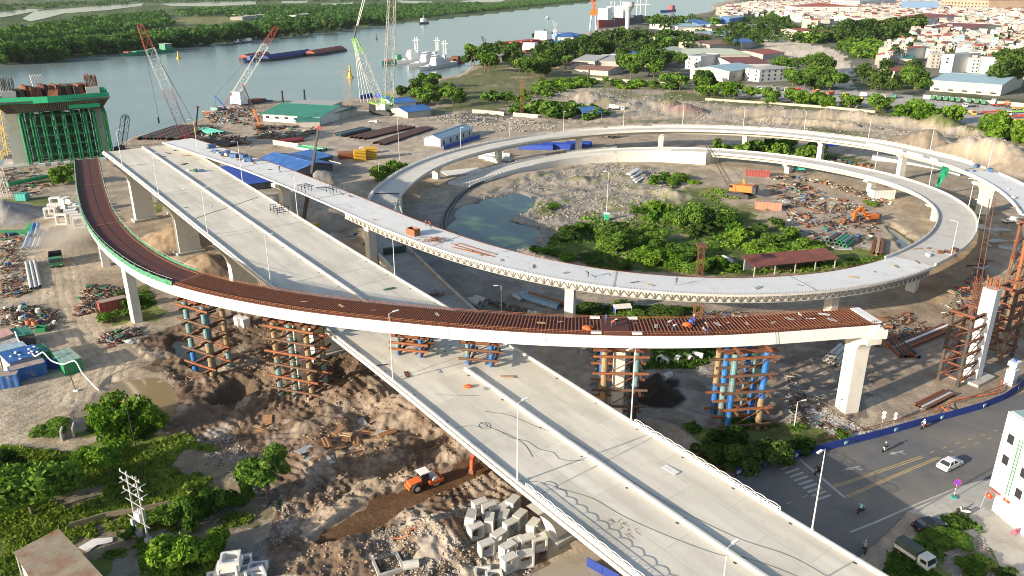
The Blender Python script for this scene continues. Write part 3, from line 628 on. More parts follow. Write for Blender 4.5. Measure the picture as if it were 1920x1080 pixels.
for sg,t1 in((1,128),(-1,126)):
 t=0.5
 while t<t1:
  te=min(t+6,t1); m=MB(); n=6; vs=[]
  for i in range(n+1):
   u=t+(te-t)*i/n; sag=.1*math.sin(i*2.3+t); off=sg*(hw+.12)
   vs+=[BR.at(u,off+sg*.25*abs(math.sin(i*1.7)),-.35),BR.at(u,off,.3),BR.at(u,off+sg*.06*math.sin(i*3),.55+sag)]
  fs=[]
  for i in range(n):
   for j in(0,1):a=i*3+j; fs.append((a,a+3,a+4,a+1))
  m.add(vs,fs); me_=P(m,'safety_net',netg,ramp); mod=me_.modifiers.new('t','SOLIDIFY'); mod.thickness=.03
  m=MB(); m.tube(BR.at(t,sg*hw,-.2),BR.at(t,sg*hw,1.05),.03,5); P(m,'net_post',galv,ramp)
  t=te
 m=MB(); BR.sweep(m,[(sg*hw-.02,1.0),(sg*hw+.02,1.0),(sg*hw+.02,1.05),(sg*hw-.02,1.05)],.5,t1,4); P(m,'guard_wire',galv,ramp)
def hammer_pier(path,t,hb,cap_w,parent,wx=1.5,wy=1.1,off=0,mat=None,flare=2.6,capz=1.0,extra=0):
 """column that flares into a crosshead under the deck"""
 q=path.at(t,off); h=path.head(t); nx=Vector((math.sin(h),-math.cos(h),0)); tx=Vector((math.cos(h),math.sin(h),0)); g0=gz(q.x,q.y)-.6; top=q.z-hb
 pts=[(-wx,g0),(-wx,top-flare-capz)]
 for k in np.linspace(0,1,7)[1:]:pts.append((-wx-(cap_w-wx)*(1-math.cos(k*math.pi/2)),top-capz-flare+flare*math.sin(k*math.pi/2)))
 pts+=[(-cap_w,top),(cap_w,top)]; pts+=[(-x,z)for x,z in pts[:-2][::-1]]
 m=MB(); m.prism([Vector((q.x,q.y,z))+nx*x for x,z in pts],tx*-wy,tx*wy); return P(m,'pier',mat or conc,parent)
hammer_pier(BR,BR.L-1.2,2.55,4.0,ramp,1.5,1.3,flare=2.4)
m=MB(); q=BR.at(BR.L-.2); h=BR.head(BR.L)
m.box(q+Vector((0,0,-1.55)),(1.2,7.6,1.5),h); P(m,'end_diaphragm',conc_white,ramp)
for sg in(-1,1):
 m=MB(); m.box(BR.at(BR.L+.0,sg*3.6,-1.9),(2.4,.5,1.6),h); P(m,'shear_key',conc_white,ramp)
m=MB(); m.box(BR.at(BR.L-.6,0,.12),(1.6,6.4,.22),h); P(m,'end_slab',conc_white,ramp)
def col(parent,x,y,top,wx,wy,rz,mat,name='pier'):
 g0=gz(x,y)-.6; m=MB(); ch=min(wx,wy)*.18; pr=[(-wx+ch,-wy),(wx-ch,-wy),(wx,-wy+ch),(wx,wy-ch),(wx-ch,wy),(-wx+ch,wy),(-wx,wy-ch),(-wx,-wy+ch)]
 c,s=math.cos(rz),math.sin(rz); m.prism([(x+a*c-b*s,y+a*s+b*c,0)for a,b in pr],(0,0,g0),(0,0,top)); return P(m,name,mat,parent)
for(px,py,w1,w2)in((240,607,1.35,1.0),(200,498,1.2,1.1)):
 g=G(px,py); t=BR.near(g.x,g.y); q=BR.at(t); col(ramp,q.x,q.y,q.z-2.5,w1,w2,BR.head(t),conc)
for px_,py_ in((520,775),(1152,775)):
 g=G(px_,py_); t_=BR.near(g.x,g.y); q=BR.at(t_,0); col(ramp,q.x,q.y,q.z-2.5,.95,1.2,BR.head(t_),conc)
for t_ in(117,158,199,236):
 m=MB()
 for d in(0,.5):m.beam(BR.at(t_+d,hw+.08,-2.3),BR.at(t_+d,hw+.08,-.1),.05)
 for k in range(6):m.beam(BR.at(t_,hw+.08,-2.2+k*.4),BR.at(t_+.5,hw+.08,-2.2+k*.4),.04)
 P(m,'ladder',galv,ramp)
tealp=M('pipe_teal',(.13,.27,.29),.6,.2,1.0,stain=(.25,.13,.07),stain_amt=.5,stain_scale=1.2); bluepipe=M('pipe_blue',(.02,.14,.42),.5,.15,1.0,stain=(.16,.22,.30),stain_amt=.4,stain_scale=.9); greenp=M('pipe_green',(.02,.30,.11),.55,.15,1.0); tanp=M('pipe_tan',(.30,.22,.12),.75,.25,1.2,stain=(.17,.08,.04),stain_amt=.5,stain_scale=1.2)
rust_b=M('rust_brown',(.15,.085,.055),.85,.25,1.2)
def falsework(base,rz,nx,ny,dx,dy,h,cols,label,levels,lift=0.0,name='falsework_tower',r=.52,over=2.0,extra=None,group='falsework towers under the curved ramp'):
 t=thing(name,label,'falsework',base,rz,group)
 xs=[(i-(nx-1)/2)*dx for i in range(nx)]; ys=[(j-(ny-1)/2)*dy for j in range(ny)]; k=0
 for x in xs:
  for y in ys:
   low=h*(.35+.3*random.random()); m=MB(); c0=cols[k%len(cols)]; c1=cols[(k*7+1)%len(cols)]; m.tube((x,y,lift-.3),(x,y,low),r,12,mi=0); m.build('leg',c0,t)
   m=MB(); m.tube((x,y,low),(x,y,h),r,12); m.tube((x,y,low-.06),(x,y,low+.06),r+.12,12); m.build('leg',c1,t); k+=1
 for z in levels:
  for x in xs:m=MB(); m.ibeam((x+r+.15,ys[0]-over,z),(x+r+.15,ys[-1]+over,z),.34,.34); m.build('brace',random.choice([rust,rust_b]),t)
  for y in ys:m=MB(); m.ibeam((xs[0]-over,y-r-.15,z+.32),(xs[-1]+over,y-r-.15,z+.36),.34,.34); m.build('brace',random.choice([rust_b,rust_l]),t)
 for z0,z1 in zip(levels[:-1],levels[1:]):
  for y in(ys[0],ys[-1]):
   m=MB(); m.beam((xs[0],y-r-.05,z0),(xs[-1],y-r-.05,z1),.12); m.build('diagonal',rust,t)
  m=MB(); m.beam((xs[0]-r-.05,ys[0],z1),(xs[0]-r-.05,ys[-1],z0),.12); m.build('diagonal',rust,t)
 for y in ys:m=MB(); m.ibeam((xs[0]-over,y,h+.25),(xs[-1]+over,y,h+.25),.45,.5); m.build('cap_beam',rust,t)
 for x in xs:m=MB(); m.ibeam((x,ys[0]-over*.8,h+.75),(x,ys[-1]+over*.8,h+.75),.4,.5); m.build('cap_beam',rust,t)
 return t
def fw_at(px,py,nx,ny,dx,dy,cols,label,nlev,**k):
 g=G(px,py); t=BR.near(g.x,g.y); q=BR.at(t,k.pop('off',0)); z0=gz(q.x,q.y)-.2; h=q.z-2.6-1.05-z0
 return falsework((q.x,q.y,z0),BR.head(t),nx,ny,dx,dy,h,cols,label,[1.2+(h-2.2)*i/(nlev-1)for i in range(nlev)],**k)
fw_at(372,700,2,2,5.0,4.2,[bluepipe,tealp,tanp,tealp],'tall falsework tower of blue and teal pipes beside the flooded pit',6)
fw_at(520,775,3,2,3.4,4.4,[tealp,tanp,tealp,bluepipe,tanp],'tall falsework tower of teal pipes wrapped round a pale pier, left of the wide viaduct',6)
fw_at(1152,775,2,2,5.2,3.8,[bluepipe,tanp,dark,tealp],'falsework tower round a pale pier next to the heap of dark soil',5)
fw_at(1400,810,2,3,5.4,3.2,[bluepipe,tealp,bluepipe,tanp],'blue falsework tower with rusty cross beams above the dark green bushes',5)
for s_,w_,lb in((31.5,5.2,'short blue falsework stand on the wide viaduct near its left edge'),(22.5,14.2,'short blue falsework stand straddling the central barrier of the wide viaduct')):
 q=MAIN.at(s_,w_); t=BR.near(q.x,q.y); b=BR.at(t); q.x,q.y=b.x,b.y; zz=MAIN.at((q-MP).dot(MD),5).z; h=18-2.55-1.1-zz
 falsework((q.x,q.y,zz),BR.head(t),2,2,4.0,3.4,h,[bluepipe,tealp,bluepipe],lb,[1.0,h-1.2],r=.4,over=1.5,lift=.35)
LP=Path([(-112,262.5,22.2),(-96.7,249.2,21.4),(-77.6,233.7,20.0),(-59.5,217.0,18.5),(-41.8,199.8,16.9),(-25.3,183.8,15.3),(-5.7,169.0,13.5),(16.7,159.2,11.8),(40.8,156.4,10.5),(64.9,160.6,9.5),(86.4,171.0,8.7),(105.3,186.9,8.1),(120.7,205.3,7.6),(131.9,226.3,7.3),(136.5,250.0,6.9),(134.0,273.5,6.4),(124.8,295.0,5.9),(110.0,314.0,5.5),(91.0,327.5,5.1),(85.0,330.2,5.0)])
loop=thing('loop_viaduct','pale concrete loop ramp curving round the overgrown interchange centre on single piers','viaduct',LP.at(200))
lw=5.2
lcuts=[0,45,85,130,172,214,252,292,330,370,LP.L]
for i,(a,b)in enumerate(zip(lcuts[:-1],lcuts[1:])):
 m=MB(); LP.sweep(m,[(-lw,0),(lw,0),(lw,-.3),(2.9,-.55),(2.3,-1.9),(-2.3,-1.9),(-2.9,-.55),(-lw,-.3)],a+.03,b-.03,3); P(m,'deck_span',conc_white if b<260 else conc_deck,loop)
 m=MB(); LP.sweep(m,[(-lw+.3,.005),(lw-.3,.005),(lw-.3,.03),(-lw+.3,.03)],b-.25,b+.15,1); P(m,'expansion_joint',conc_old,loop)
for sg in(-1,1):
 t=252.5 if sg>0 else 248
 while t<LP.L-.5:
  te=min(t+8,LP.L); m=MB(); LP.sweep(m,[(sg*lw,.0),(sg*(lw-.4),.0),(sg*(lw-.36),.6),(sg*(lw-.04),.6)][::sg],t+.02,te-.02,2); P(m,'parapet',conc,loop); t=te
 m=MB(); LP.sweep(m,[(sg*(lw+.02),.1),(sg*(lw+.02),-.35),(sg*(lw-.1),-.35),(sg*(lw-.1),.1)][::sg],0,251,3); P(m,'edge_form',conc if sg>0 else rust,loop)
 m=MB(); t=2
 while t<250:m.beam(LP.at(t,sg*(lw-.15),0),LP.at(t,sg*(lw-.15),.45),.05); t+=.6
 tag(P(m,'edge_stirrup',rust,loop),kind='stuff')
def bracket_mesh():
 m=MB(); m.beam((0,0,-.3),(0,0,-1.75),.10); m.beam((0,0,-.35),(0,-1.9,-.6),.10); m.beam((0,0,-1.7),(0,-1.9,-1.5),.10); m.beam((0,0,-1.7),(.85,0,-.35),.09); m.beam((.85,0,-.35),(1.7,0,-1.7),.09)
 return m.mesh('edge_bracket',M('bracket_grey_brown',(.085,.075,.068),.7,.2,1))
BRK=bracket_mesh(); t=100.0
m=MB(); LP.sweep(m,[(lw+.06,-.25),(lw+.06,-.4),(lw-.1,-.4),(lw-.1,-.25)],98,250,3); P(m,'bracket_rail',conc,loop)
m=MB(); LP.sweep(m,[(lw+.06,-1.65),(lw+.06,-1.8),(lw-.1,-1.8),(lw-.1,-1.65)],98,250,3); P(m,'bracket_rail',conc_old,loop)
m=MB(); LP.sweep(m,[(lw-.15,-.4),(lw-.2,-1.65),(lw-.26,-1.65),(lw-.21,-.4)],98,250,3); P(m,'edge_formwork',M('formwork_cream',(.62,.58,.50),.8,.1,.6,stain=(.45,.38,.28),stain_amt=.4),loop)
while t<249:
 a,b=LP.at(t,lw,0),LP.at(t+1.7,lw,0); d=b-a; o=bpy.data.objects.new('edge_bracket',BRK); COL.objects.link(o); o.matrix_world=Matrix.Translation(a)@Matrix.Rotation(math.atan2(d.y,d.x),4,'Z')@Matrix.Scale(-1,4,(0,1,0))
 o.parent=loop; o.matrix_parent_inverse=Matrix.Translation(loop.location).inverted(); t+=1.7
for(px,py)in((480,362),(713,505),(1068,600),(1735,552),(1735,412),(1622,360),(1480,322),(1556,600)):
 g=G(px,py); t=LP.near(g.x,g.y); hammer_pier(LP,t,1.9,3.4,loop,1.15,1.0,flare=1.6 if LP.at(t).z>6.5 else .8,capz=.5)
for t_ in(22,60):hammer_pier(LP,t_,1.9,3.4,loop,1.3,1.1,flare=2.2)
LW=Path([(85,330.2,5.0),(82.4,332.0,4.9),(69.6,336.2,4.4),(56.8,338.2,3.9),(45.0,337.8,3.5),(32.3,335.0,2.9),(20.5,330.4,2.3),(10.2,324.2,1.8),(0.5,316.6,1.3),(-7.9,308.0,.9),(-15.0,298.0,.5),(-20,290,.2)])
appr=thing('approach_ramp','low approach ramp between cream retaining walls and white railings, far side of the loop','ramp',LW.at(60))
gravel_m=M('ramp_subbase',(.42,.39,.34),.9,.12,.8)
m=MB(); LW.sweep(m,[(-4.6,-.02),(4.6,-.02),(4.6,None),(-4.6,None)],0,LW.L,3,base=-1); P(m,'roadbed',conc_deck,appr)
for sg in(-1,1):
 t=0.0
 while t<LW.L-4:
  te=min(t+7,LW.L); m=MB(); LW.sweep(m,[(sg*5.0,.55),(sg*5.0,None),(sg*4.6,None),(sg*4.6,.55)][::sg],t+.02,te-.02,2.4,base=-1); P(m,'retaining_wall',conc,appr); t=te
rails(appr,LW,18,62,-4.8,.55,L=2.4,gaps=((40,44),)); rails(appr,LW,66,106,-4.8,.55,L=2.4,gaps=((84,90),)); rails(appr,LW,40,62,4.8,.55,L=2.4); rails(appr,LW,72,88,4.8,.55,L=2.4); rails(appr,LW,92,108,4.8,.55,L=2.4)
OT=Path([(-38.8,232.5,4.6),(-41.4,245,4.9),(-41.8,257,5.2),(-40.0,270.5,5.5),(-36.0,287,5.9),(-29.0,303,6.4),(-17.9,319.5,7.0),(-2.5,334.8,7.6),(18,348.6,8.3),(42,357.5,8.9),(68.3,360.0,9.5),(92.8,355.5,9.9),(114,346.0,10.3),(132.0,331.5,10.6),(145.5,313.0,11.1),(153.0,291.0,11.5),(156.4,268.0,12.0),(155.9,255,12.3),(153.8,241,12.7),(150.3,227,13.1),(145.5,213,13.5),(139.5,199,13.9)])
outer=thing('outer_viaduct','long pale concrete ramp sweeping round the outside of the loop with white railings','viaduct',OT.at(150))
ow=5.3; s_gap=OT.near(*G(1815,318,12).to_2d())
ocuts=[26,66,108,150,190,230,s_gap-4,s_gap+2,OT.L]
for a,b in zip(ocuts[:-1],ocuts[1:]):
 m=MB(); OT.sweep(m,[(-ow,0),(ow,0),(ow,-.3),(3.0,-.55),(2.4,-1.8),(-2.4,-1.8),(-3.0,-.55),(-ow,-.3)],a+.04,b-.04,3); P(m,'deck_span',conc_white if a>s_gap else conc_deck,outer)
for sg in(-1,1):
 t=0.0 if sg<0 else 0
 while t<OT.L-.5:
  te=min(t+8,OT.L)
  if not(s_gap-6<t<s_gap and sg<0):m=MB(); OT.sweep(m,[(sg*ow,-.1),(sg*(ow-.4),-.1),(sg*(ow-.36),.6),(sg*(ow-.04),.6)][::sg],t+.02,te-.02,2); P(m,'parapet',conc,outer)
  t=te
rails(outer,OT,1,s_gap-8,-ow+.2,.6,L=2.2,gaps=((140,146),(165,167),(182,187)))
rails(outer,OT,s_gap-52,s_gap-12,ow-.2,.6,L=2.2,gaps=((s_gap-34,s_gap-31),(s_gap-22,s_gap-19)))
for(px,py)in((820,335),(938,305),(1078,283),(1235,275),(1395,285),(1555,298),(1710,335),(1832,400)):
 g=G(px,py); t=OT.near(g.x,g.y); big=px>1800; hammer_pier(OT,t,1.8,4.6 if big else 2.4,outer,1.7 if big else 1.25,1.3 if big else 1.0,flare=3.0 if big else .6,capz=.8 if big else .4)
GR=Path([(-7.5,153,.8),(-12.2,161.2,1.6),(-20.1,175.8,2.7),(-27.5,190.6,3.5),(-33.6,203.5,4.1),(-38.2,219.0,4.5),(-40.6,232.5,4.75),(-41.6,245,4.95),(-41.9,257.4,5.2)])
ribm=M('ribbed_concrete',(.40,.395,.375),.85,.14,.5,bump=.1,stain=(.26,.25,.23),stain_amt=.5,stain_scale=.25)
grey=thing('ribbed_ramp','grey ribbed concrete ramp between retaining walls climbing beside the wide viaduct','ramp',GR.at(50))
m=MB(); GR.sweep(m,[(-4.4,-.03),(4.4,-.03),(4.4,None),(-4.4,None)],0,GR.L,2.5,base=-1); P(m,'roadbed',ribm,grey)
m=MB(); t=.8
while t<GR.L-1:m.beam(GR.at(t,-4.3,0),GR.at(t+.3,4.3,0),.34,.07); t+=.95
tag(P(m,'rib',ribm,grey),kind='stuff')
for sg in(-1,1):
 t=0.0
 while t<GR.L-.5:
  te=min(t+7,GR.L); m=MB(); GR.sweep(m,[(sg*4.8,.6),(sg*4.8,None),(sg*4.4,None),(sg*4.4,.6)][::sg],t+.02,te-.02,1.8,base=-1); P(m,'retaining_wall',conc_old if t<GR.L-30 else conc,grey); t=te
rails(grey,GR,GR.L-42,GR.L,-4.6,.6,L=2.2)
rails(grey,GR,38,50,-4.6,.6,L=2.4)
m=MB(); m.box(GR.at(GR.L-.1,0,.02),(.9,8.6,.16),GR.head(GR.L)); P(m,'expansion_joint',dark,grey)

# ================================================================ plants
LEAF=dict(mid=M_leaf('leaf_mid',(.045,.105,.018),(.155,.27,.045)),dark=M_leaf('leaf_dark',(.027,.062,.016),(.095,.155,.036)),bright=M_leaf('leaf_bright',(.055,.135,.015),(.20,.33,.04)),hazy=M_leaf('leaf_river',(.018,.065,.018),(.08,.165,.04)),grass=M_leaf('leaf_grass',(.075,.13,.02),(.24,.32,.055),.35),dry=M_leaf('leaf_dry',(.14,.13,.05),(.27,.26,.10)))
bark=M('bark',(.13,.095,.065),.9,.25,1.5)
def leaf_quads(cen,nrm,size,rng,aspect=.62):
 n=len(cen); a=rng.normal(size=(n,3))*.8+nrm; a/=np.linalg.norm(a,axis=1,keepdims=True)+1e-9
 t=np.cross(a,rng.normal(size=(n,3))); t/=np.linalg.norm(t,axis=1,keepdims=True)+1e-9; b=np.cross(a,t)
 s=size[:,None]; V=np.stack([cen-t*s-b*s*aspect*.5,cen+t*s*.2-b*s*aspect,cen+t*s+b*s*aspect*.3,cen-t*s*.2+b*s*aspect],1).reshape(-1,3)
 return V,np.arange(len(V)).reshape(-1,4)
def crown_pts(blobs,n,rng,shell=.72):
 B=np.array(blobs,float); w=B[:,3]**2; k=rng.choice(len(B),n,p=w/w.sum()); d=rng.normal(size=(n,3)); d/=np.linalg.norm(d,axis=1,keepdims=True)
 r=B[k,3]*(shell+(1.08-shell)*rng.random(n)**.6); p=B[k,:3]+d*r[:,None]*np.array([1,1,.82]); return p,d
def make_blobs(rng,n,flat=.75,hole=.0):
 out=[]
 for i in range(n):
  a=rng.random()*6.283; r=.78*math.sqrt(rng.random()); z=(rng.random()*2-.9)*.55*flat; out.append((r*math.cos(a),r*math.sin(a),z+.2*(1-r),.15+.36*rng.random()**1.7))
 return out
def crown_mesh(name,n,nb,size,seed,mat,flat=.75):
 rng=np.random.default_rng(seed); p,d=crown_pts(make_blobs(rng,nb,flat),n,rng); V,F=leaf_quads(p,d,size*(.6+.8*rng.random(n)),rng); return npmesh(name,V,F,LEAF[mat])
def trunk_mesh(seed,h=.9,r=.06,limbs=4):
 rng=random.Random(seed); m=MB(); m.tube((0,0,-h-.1),(0.02,.01,-h*.35),r,7,r*.7)
 for k in range(limbs):
  a=k*6.283/limbs+rng.random(); m.tube((0.02,.01,-h*.38),(.5*math.cos(a),.5*math.sin(a),.05+.2*rng.random()),r*.6,5,r*.2)
 return m.mesh('trunk',bark)
CROWN={}; TRUNK=[trunk_mesh(k)for k in range(3)]
for mat in('mid','dark','bright','hazy'):
 for lod,n,nb,sz in(('near',3600,22,.075),('midl',900,15,.13),('far',200,9,.25)):
  if mat=='hazy' and lod=='near':continue
  for v in range(3):CROWN[mat,lod,v]=crown_mesh('crown',n,nb,sz,hash((lod,v))%1000+v*7+len(mat),mat)
def m_per_px(y,z=0):return(y*_c+(CAM_H-z)*_s)/CAM_F
def tree(loc,rad,h,mat='mid',lod='midl',label='x',group=None,name='tree',squash=1.0,cat='tree'):
 """crown of radius rad whose top stands h above loc, on a trunk with limbs"""
 t=thing(name,label,cat,loc,random.random()*6.28,group); ch=rad*.8*squash; zc=max(h-ch,ch*.75)
 o=link('crown',CROWN[mat,lod,random.randrange(3)],t,(0,0,zc)); o.scale=(rad*1.12,rad*1.12,ch*1.25)
 k=link('trunk',random.choice(TRUNK),t,(0,0,zc)); k.scale=(rad,rad,max(.4,zc)/.9)
 return t
def shrub(loc,rad,h,mat='mid',lod='midl',label='x',group=None,name='shrub'):
 t=thing(name,label,'shrub',loc,random.random()*6.28,group); o=link('foliage',CROWN[mat,lod,random.randrange(3)],t,(0,0,h*.42)); o.scale=(rad*1.15,rad*1.15,h*.75)
 k=link('stem',TRUNK[0],t,(0,0,h*.42)); k.scale=(rad*.5,rad*.5,h*.45); return t
def tree_px(px,py,w,hpx,mat,label,lod='near',group=None,fn=tree,**k):
 g=ground(px,py); mp=m_per_px(g.y); return fn(g,w*mp/2,hpx*mp*1.03,mat,lod,label,group,**k)
tree_px(62,965,142,112,'mid','large round leafy tree at the left edge above the rusty roof')
tree_px(8,905,70,55,'dark','dark leafy tree cut by the left edge behind the large round tree')
tree_px(208,892,72,72,'bright','sunlit yellow-green tree left of the utility poles, by the dirt track')
tree_px(163,875,42,36,'bright','smaller sunlit tree just left of the yellow-green tree by the track')
tree_px(503,945,88,105,'mid','bushy green tree standing alone on the churned mud')
tree_px(475,930,46,62,'mid','slim leafy tree touching the lone bushy tree on the mud')
for px,py,w,h,mat,lb in((232,815,78,72,'bright','tall grassy thicket beside the brown puddle'),(285,808,62,62,'bright','thicket right of the tall grassy one beside the puddle'),(190,800,40,48,'bright','thicket at the left tip of the puddle'),(375,985,50,70,'mid','upright shrub between the utility poles and the lone tree'),(415,960,55,50,'mid','shrub between the rubble heap and the lone tree'),(340,1062,95,70,'bright','broad sunlit shrub left of the culvert boxes at the bottom'),(390,1040,70,50,'bright','sunlit shrub touching the culvert boxes at the bottom'),(305,1082,70,40,'bright','sunlit shrub at the bottom edge by the grey slab'),(95,812,60,18,'mid','low shrub next to the concrete barriers by the dirt track'),(240,1010,30,24,'mid','small shrub at the foot of the utility poles'),(320,975,60,36,'mid','shrub right of the transformer'),(455,945,45,30,'mid','low shrub left of the lone tree'),(120,346,46,36,'mid','bush between the green containers and the curved ramp end'),(1325,868,70,42,'dark','dark bush left of the blue falsework tower'),(1390,876,75,44,'dark','dark bush under the blue falsework tower'),(1450,862,75,40,'dark','dark bush right of the blue falsework tower'),(1500,845,50,28,'dark','dark bush near the bent street lamp'),(1360,838,70,40,'dark','dark bush behind the falsework legs'),(725,340,48,30,'mid','bush on the outside of the ramp wall, by the haul road'),(745,322,36,20,'bright','pale bush behind the ramp railing by the haul road'),(700,505,26,30,'dark','dark bush at the foot of the ribbed ramp wall'),(1690,1078,36,16,'mid','shrub left of the small tarpaulin truck'),(1790,1020,50,15,'mid','weeds beyond the small tarpaulin truck'),(1830,1070,60,18,'mid','weeds right of the small tarpaulin truck'),(1760,1008,50,12,'mid','weeds beside the black car'),(1800,982,36,13,'dark','dark weeds in front of the black car'),(1885,1080,40,14,'dark','weeds by the rubble at the bottom right corner'),(1110,590,70,14,'dark','low dark weeds behind the rebar ramp near the tent'),(1180,588,70,14,'mid','low weeds behind the rebar ramp near the rusty box'),(1245,590,70,14,'dark','low weeds behind the rebar ramp near the lattice mast'),(1265,668,70,14,'mid','weeds by the concrete pipes'),(1330,660,60,12,'dark','weeds behind the blue falsework tower'),(250,575,34,22,'mid','weeds behind the tall left pier'),(210,600,40,18,'mid','weeds before the red container'),(1585,820,40,14,'mid','weeds at the foot of the end pier')):
 tree_px(px,py,w,h,mat,lb,'near' if w>44 else 'midl',fn=shrub)
for px,py,w,h,mat in((1065,448,50,34,'dark'),(1095,440,45,30,'mid'),(1130,450,60,40,'mid'),(1165,452,55,42,'dark'),(1185,462,60,45,'mid'),(1150,470,60,36,'mid'),(1225,455,55,40,'mid'),(1240,480,60,44,'mid'),(1210,495,70,46,'bright'),(1260,500,60,40,'bright'),(1290,490,55,36,'mid'),(1300,512,60,34,'mid'),(1340,505,50,34,'bright'),(1375,505,50,22,'bright'),(1235,412,45,36,'bright'),(1262,420,50,40,'mid'),(1290,425,60,48,'mid'),(1325,425,65,52,'dark'),(1355,425,60,48,'mid'),(1310,440,55,36,'dark'),(1375,440,40,42,'bright'),(1395,455,45,38,'bright'),(1405,475,50,38,'bright'),(1425,440,45,34,'dark'),(1445,455,50,34,'mid'),(1435,480,50,34,'bright'),(1465,485,50,30,'bright'),(1455,425,45,26,'dark'),(1480,445,40,30,'bright'),(1412,500,34,18,'bright'),(1030,478,50,16,'mid'),(1060,487,45,14,'bright'),(1095,490,50,20,'dark'),(1120,500,60,20,'dark'),(1160,505,60,24,'dark'),(1010,470,36,12,'bright'),(1255,345,45,22,'mid'),(1280,338,45,20,'mid'),(1230,345,28,20,'bright'),(1245,332,30,14,'mid'),(1035,392,34,12,'bright'),(1200,395,30,10,'bright'),(1215,400,28,12,'mid'),(1530,470,50,18,'bright'),(1500,465,40,20,'dry'),(1600,505,45,18,'dark'),(1640,385,34,12,'mid')):
 tree_px(px+random.uniform(-5,5),py,w*random.uniform(.7,1.0),h*random.uniform(.5,.85),'mid' if mat=='dry' else mat,{'dark':'dark green','mid':'green','bright':'bright yellow-green'}[mat if mat!='dry' else 'mid']+' shrub growing wild inside the loop','midl' if w<50 else 'near','shrubs inside the loop',fn=shrub)
def scatter_px(P,n,rng):
 P=np.array(P,float); out=[]
 W=np.array(poly(P)); x0,y0=W.min(0); x1,y1=W.max(0); tries=0
 while len(out)<n and tries<60:
  x=rng.uniform(x0,x1,400); y=rng.uniform(y0,y1,400); k=inpoly(x,y,W); out+=list(zip(x[k],y[k])); tries+=1
 return out[:n]
prng=np.random.default_rng(5)
def belt(P,n,r,h,mats,label,group,lod='far',fn=tree,dense=None):
 if fn is tree:n=int(n*.62)if lod=='midl' else int(n*.3)
 for(x,y)in scatter_px(P,n,prng):
  rad=random.uniform(*r); fn((x,y,gz(x,y)-.2),rad,random.uniform(*h)+rad*.25,random.choice(mats),lod,label,group)
belt([(745,185),(760,168),(820,158),(850,178),(880,195),(870,205),(800,205),(760,200)],26,(4,6.5),(6,10),['mid','dark'],'leafy tree behind the lime green crane, near the water','trees behind the green crane','midl')
belt([(860,130),(880,108),(920,98),(960,105),(970,135),(930,148),(880,145)],26,(7,10),(13,18),['mid','dark'],'tall dense tree on the bank between the white ships and the red barge','bank trees by the white ships','midl')
belt([(960,130),(1000,115),(1060,125),(1080,140),(1010,150),(965,148)],22,(6,9),(10,15),['dark','mid'],'dark tree among the sheds behind the rubble field','trees behind the rubble field','midl')
belt([(1150,128),(1190,108),(1240,112),(1290,130),(1300,150),(1220,155),(1165,148)],30,(7,10),(12,17),['dark','mid'],'tall dark tree left of the cream warehouse','trees by the cream warehouse','midl')
belt([(1040,100),(1100,92),(1140,100),(1130,112),(1060,112)],14,(8,11),(13,18),['dark'],'dark tree between the blue roofs by the harbour','trees by the blue harbour roofs','midl')
belt([(1110,80),(1200,70),(1300,75),(1300,95),(1220,100),(1130,95)],26,(9,13),(13,18),['dark','mid'],'dark tree in front of the water tower','trees around the water tower','far')
belt([(1210,45),(1280,38),(1300,48),(1240,60)],14,(11,16),(14,18),['mid'],'pale green tree on the harbour shore','trees on the harbour shore','far')
belt([(1340,50),(1440,40),(1480,55),(1400,75),(1340,62)],18,(12,16),(14,19),['dark','mid'],'dark tree round the blue warehouse','trees round the blue warehouse','far')
belt([(1460,165),(1440,150),(1470,135),(1530,130),(1570,150),(1575,172),(1500,172)],34,(6,8.5),(10,15),['dark','mid'],'dark tree in the belt behind the truck yard','trees behind the truck yard','midl')
belt([(1600,168),(1610,150),(1660,140),(1740,150),(1720,178),(1640,180)],26,(5.5,8),(9,13),['dark','mid'],'tree right of the sand lot, behind the truck yard','trees right of the sand lot','midl')
belt([(1580,72),(1640,60),(1720,62),(1740,78),(1660,82),(1590,85)],22,(13,19),(18,26),['dark'],'large dark tree at the edge of the old town','large trees at the town edge','midl')
belt([(1575,90),(1650,84),(1660,112),(1600,108)],40,(7,10),(6,9),['bright','mid'],'low bright green shrubbery beside the sand lot','shrubbery beside the sand lot','far',fn=shrub)
belt([(1480,75),(1570,68),(1580,78),(1500,84)],16,(8,12),(8,11),['mid'],'green scrub above the sand lot','scrub above the sand lot','far',fn=shrub)
belt([(1860,178),(1870,140),(1930,138),(1935,190)],14,(8,11),(16,22),['dark'],'tall feathery dark tree right of the pale blue warehouse','tall trees right of the blue warehouse','midl')
belt([(1300,168),(1440,184),(1640,204),(1660,212),(1440,196),(1300,182)],36,(4,6),(5,8),['mid','bright'],'small roadside tree on the near side of the truck yard','trees along the truck yard wall','midl')
belt([(1640,205),(1780,228),(1830,240),(1930,262),(1930,280),(1840,262),(1640,214)],30,(4.5,7.5),(6,9),['mid','bright'],'leafy tree on the slope below the red trailers','trees on the slope below the trailers','midl')
belt([(1240,155),(1330,150),(1340,170),(1260,176)],16,(5,7),(8,11),['dark','mid'],'tree in front of the small white office block','trees by the white office block','midl')
belt([(1380,60),(1440,55),(1490,62),(1440,85),(1390,88)],16,(10,13),(12,16),['dark'],'dark tree among the factory roofs','trees among the factory roofs','far')
belt([(930,205),(1010,200),(1120,210),(1140,222),(1000,225),(940,218)],26,(4,6),(3,5),['mid','dark'],'scrubby bush on the rubble field by the outer ramp','bushes on the rubble field','far',fn=shrub)
belt([(900,190),(980,175),(1060,150),(1250,158),(1300,170),(1100,165),(960,198)],60,(3,6),(2,4),['bright','mid'],'low bright bush on the rubble field','low bushes on the rubble field','far',fn=shrub)
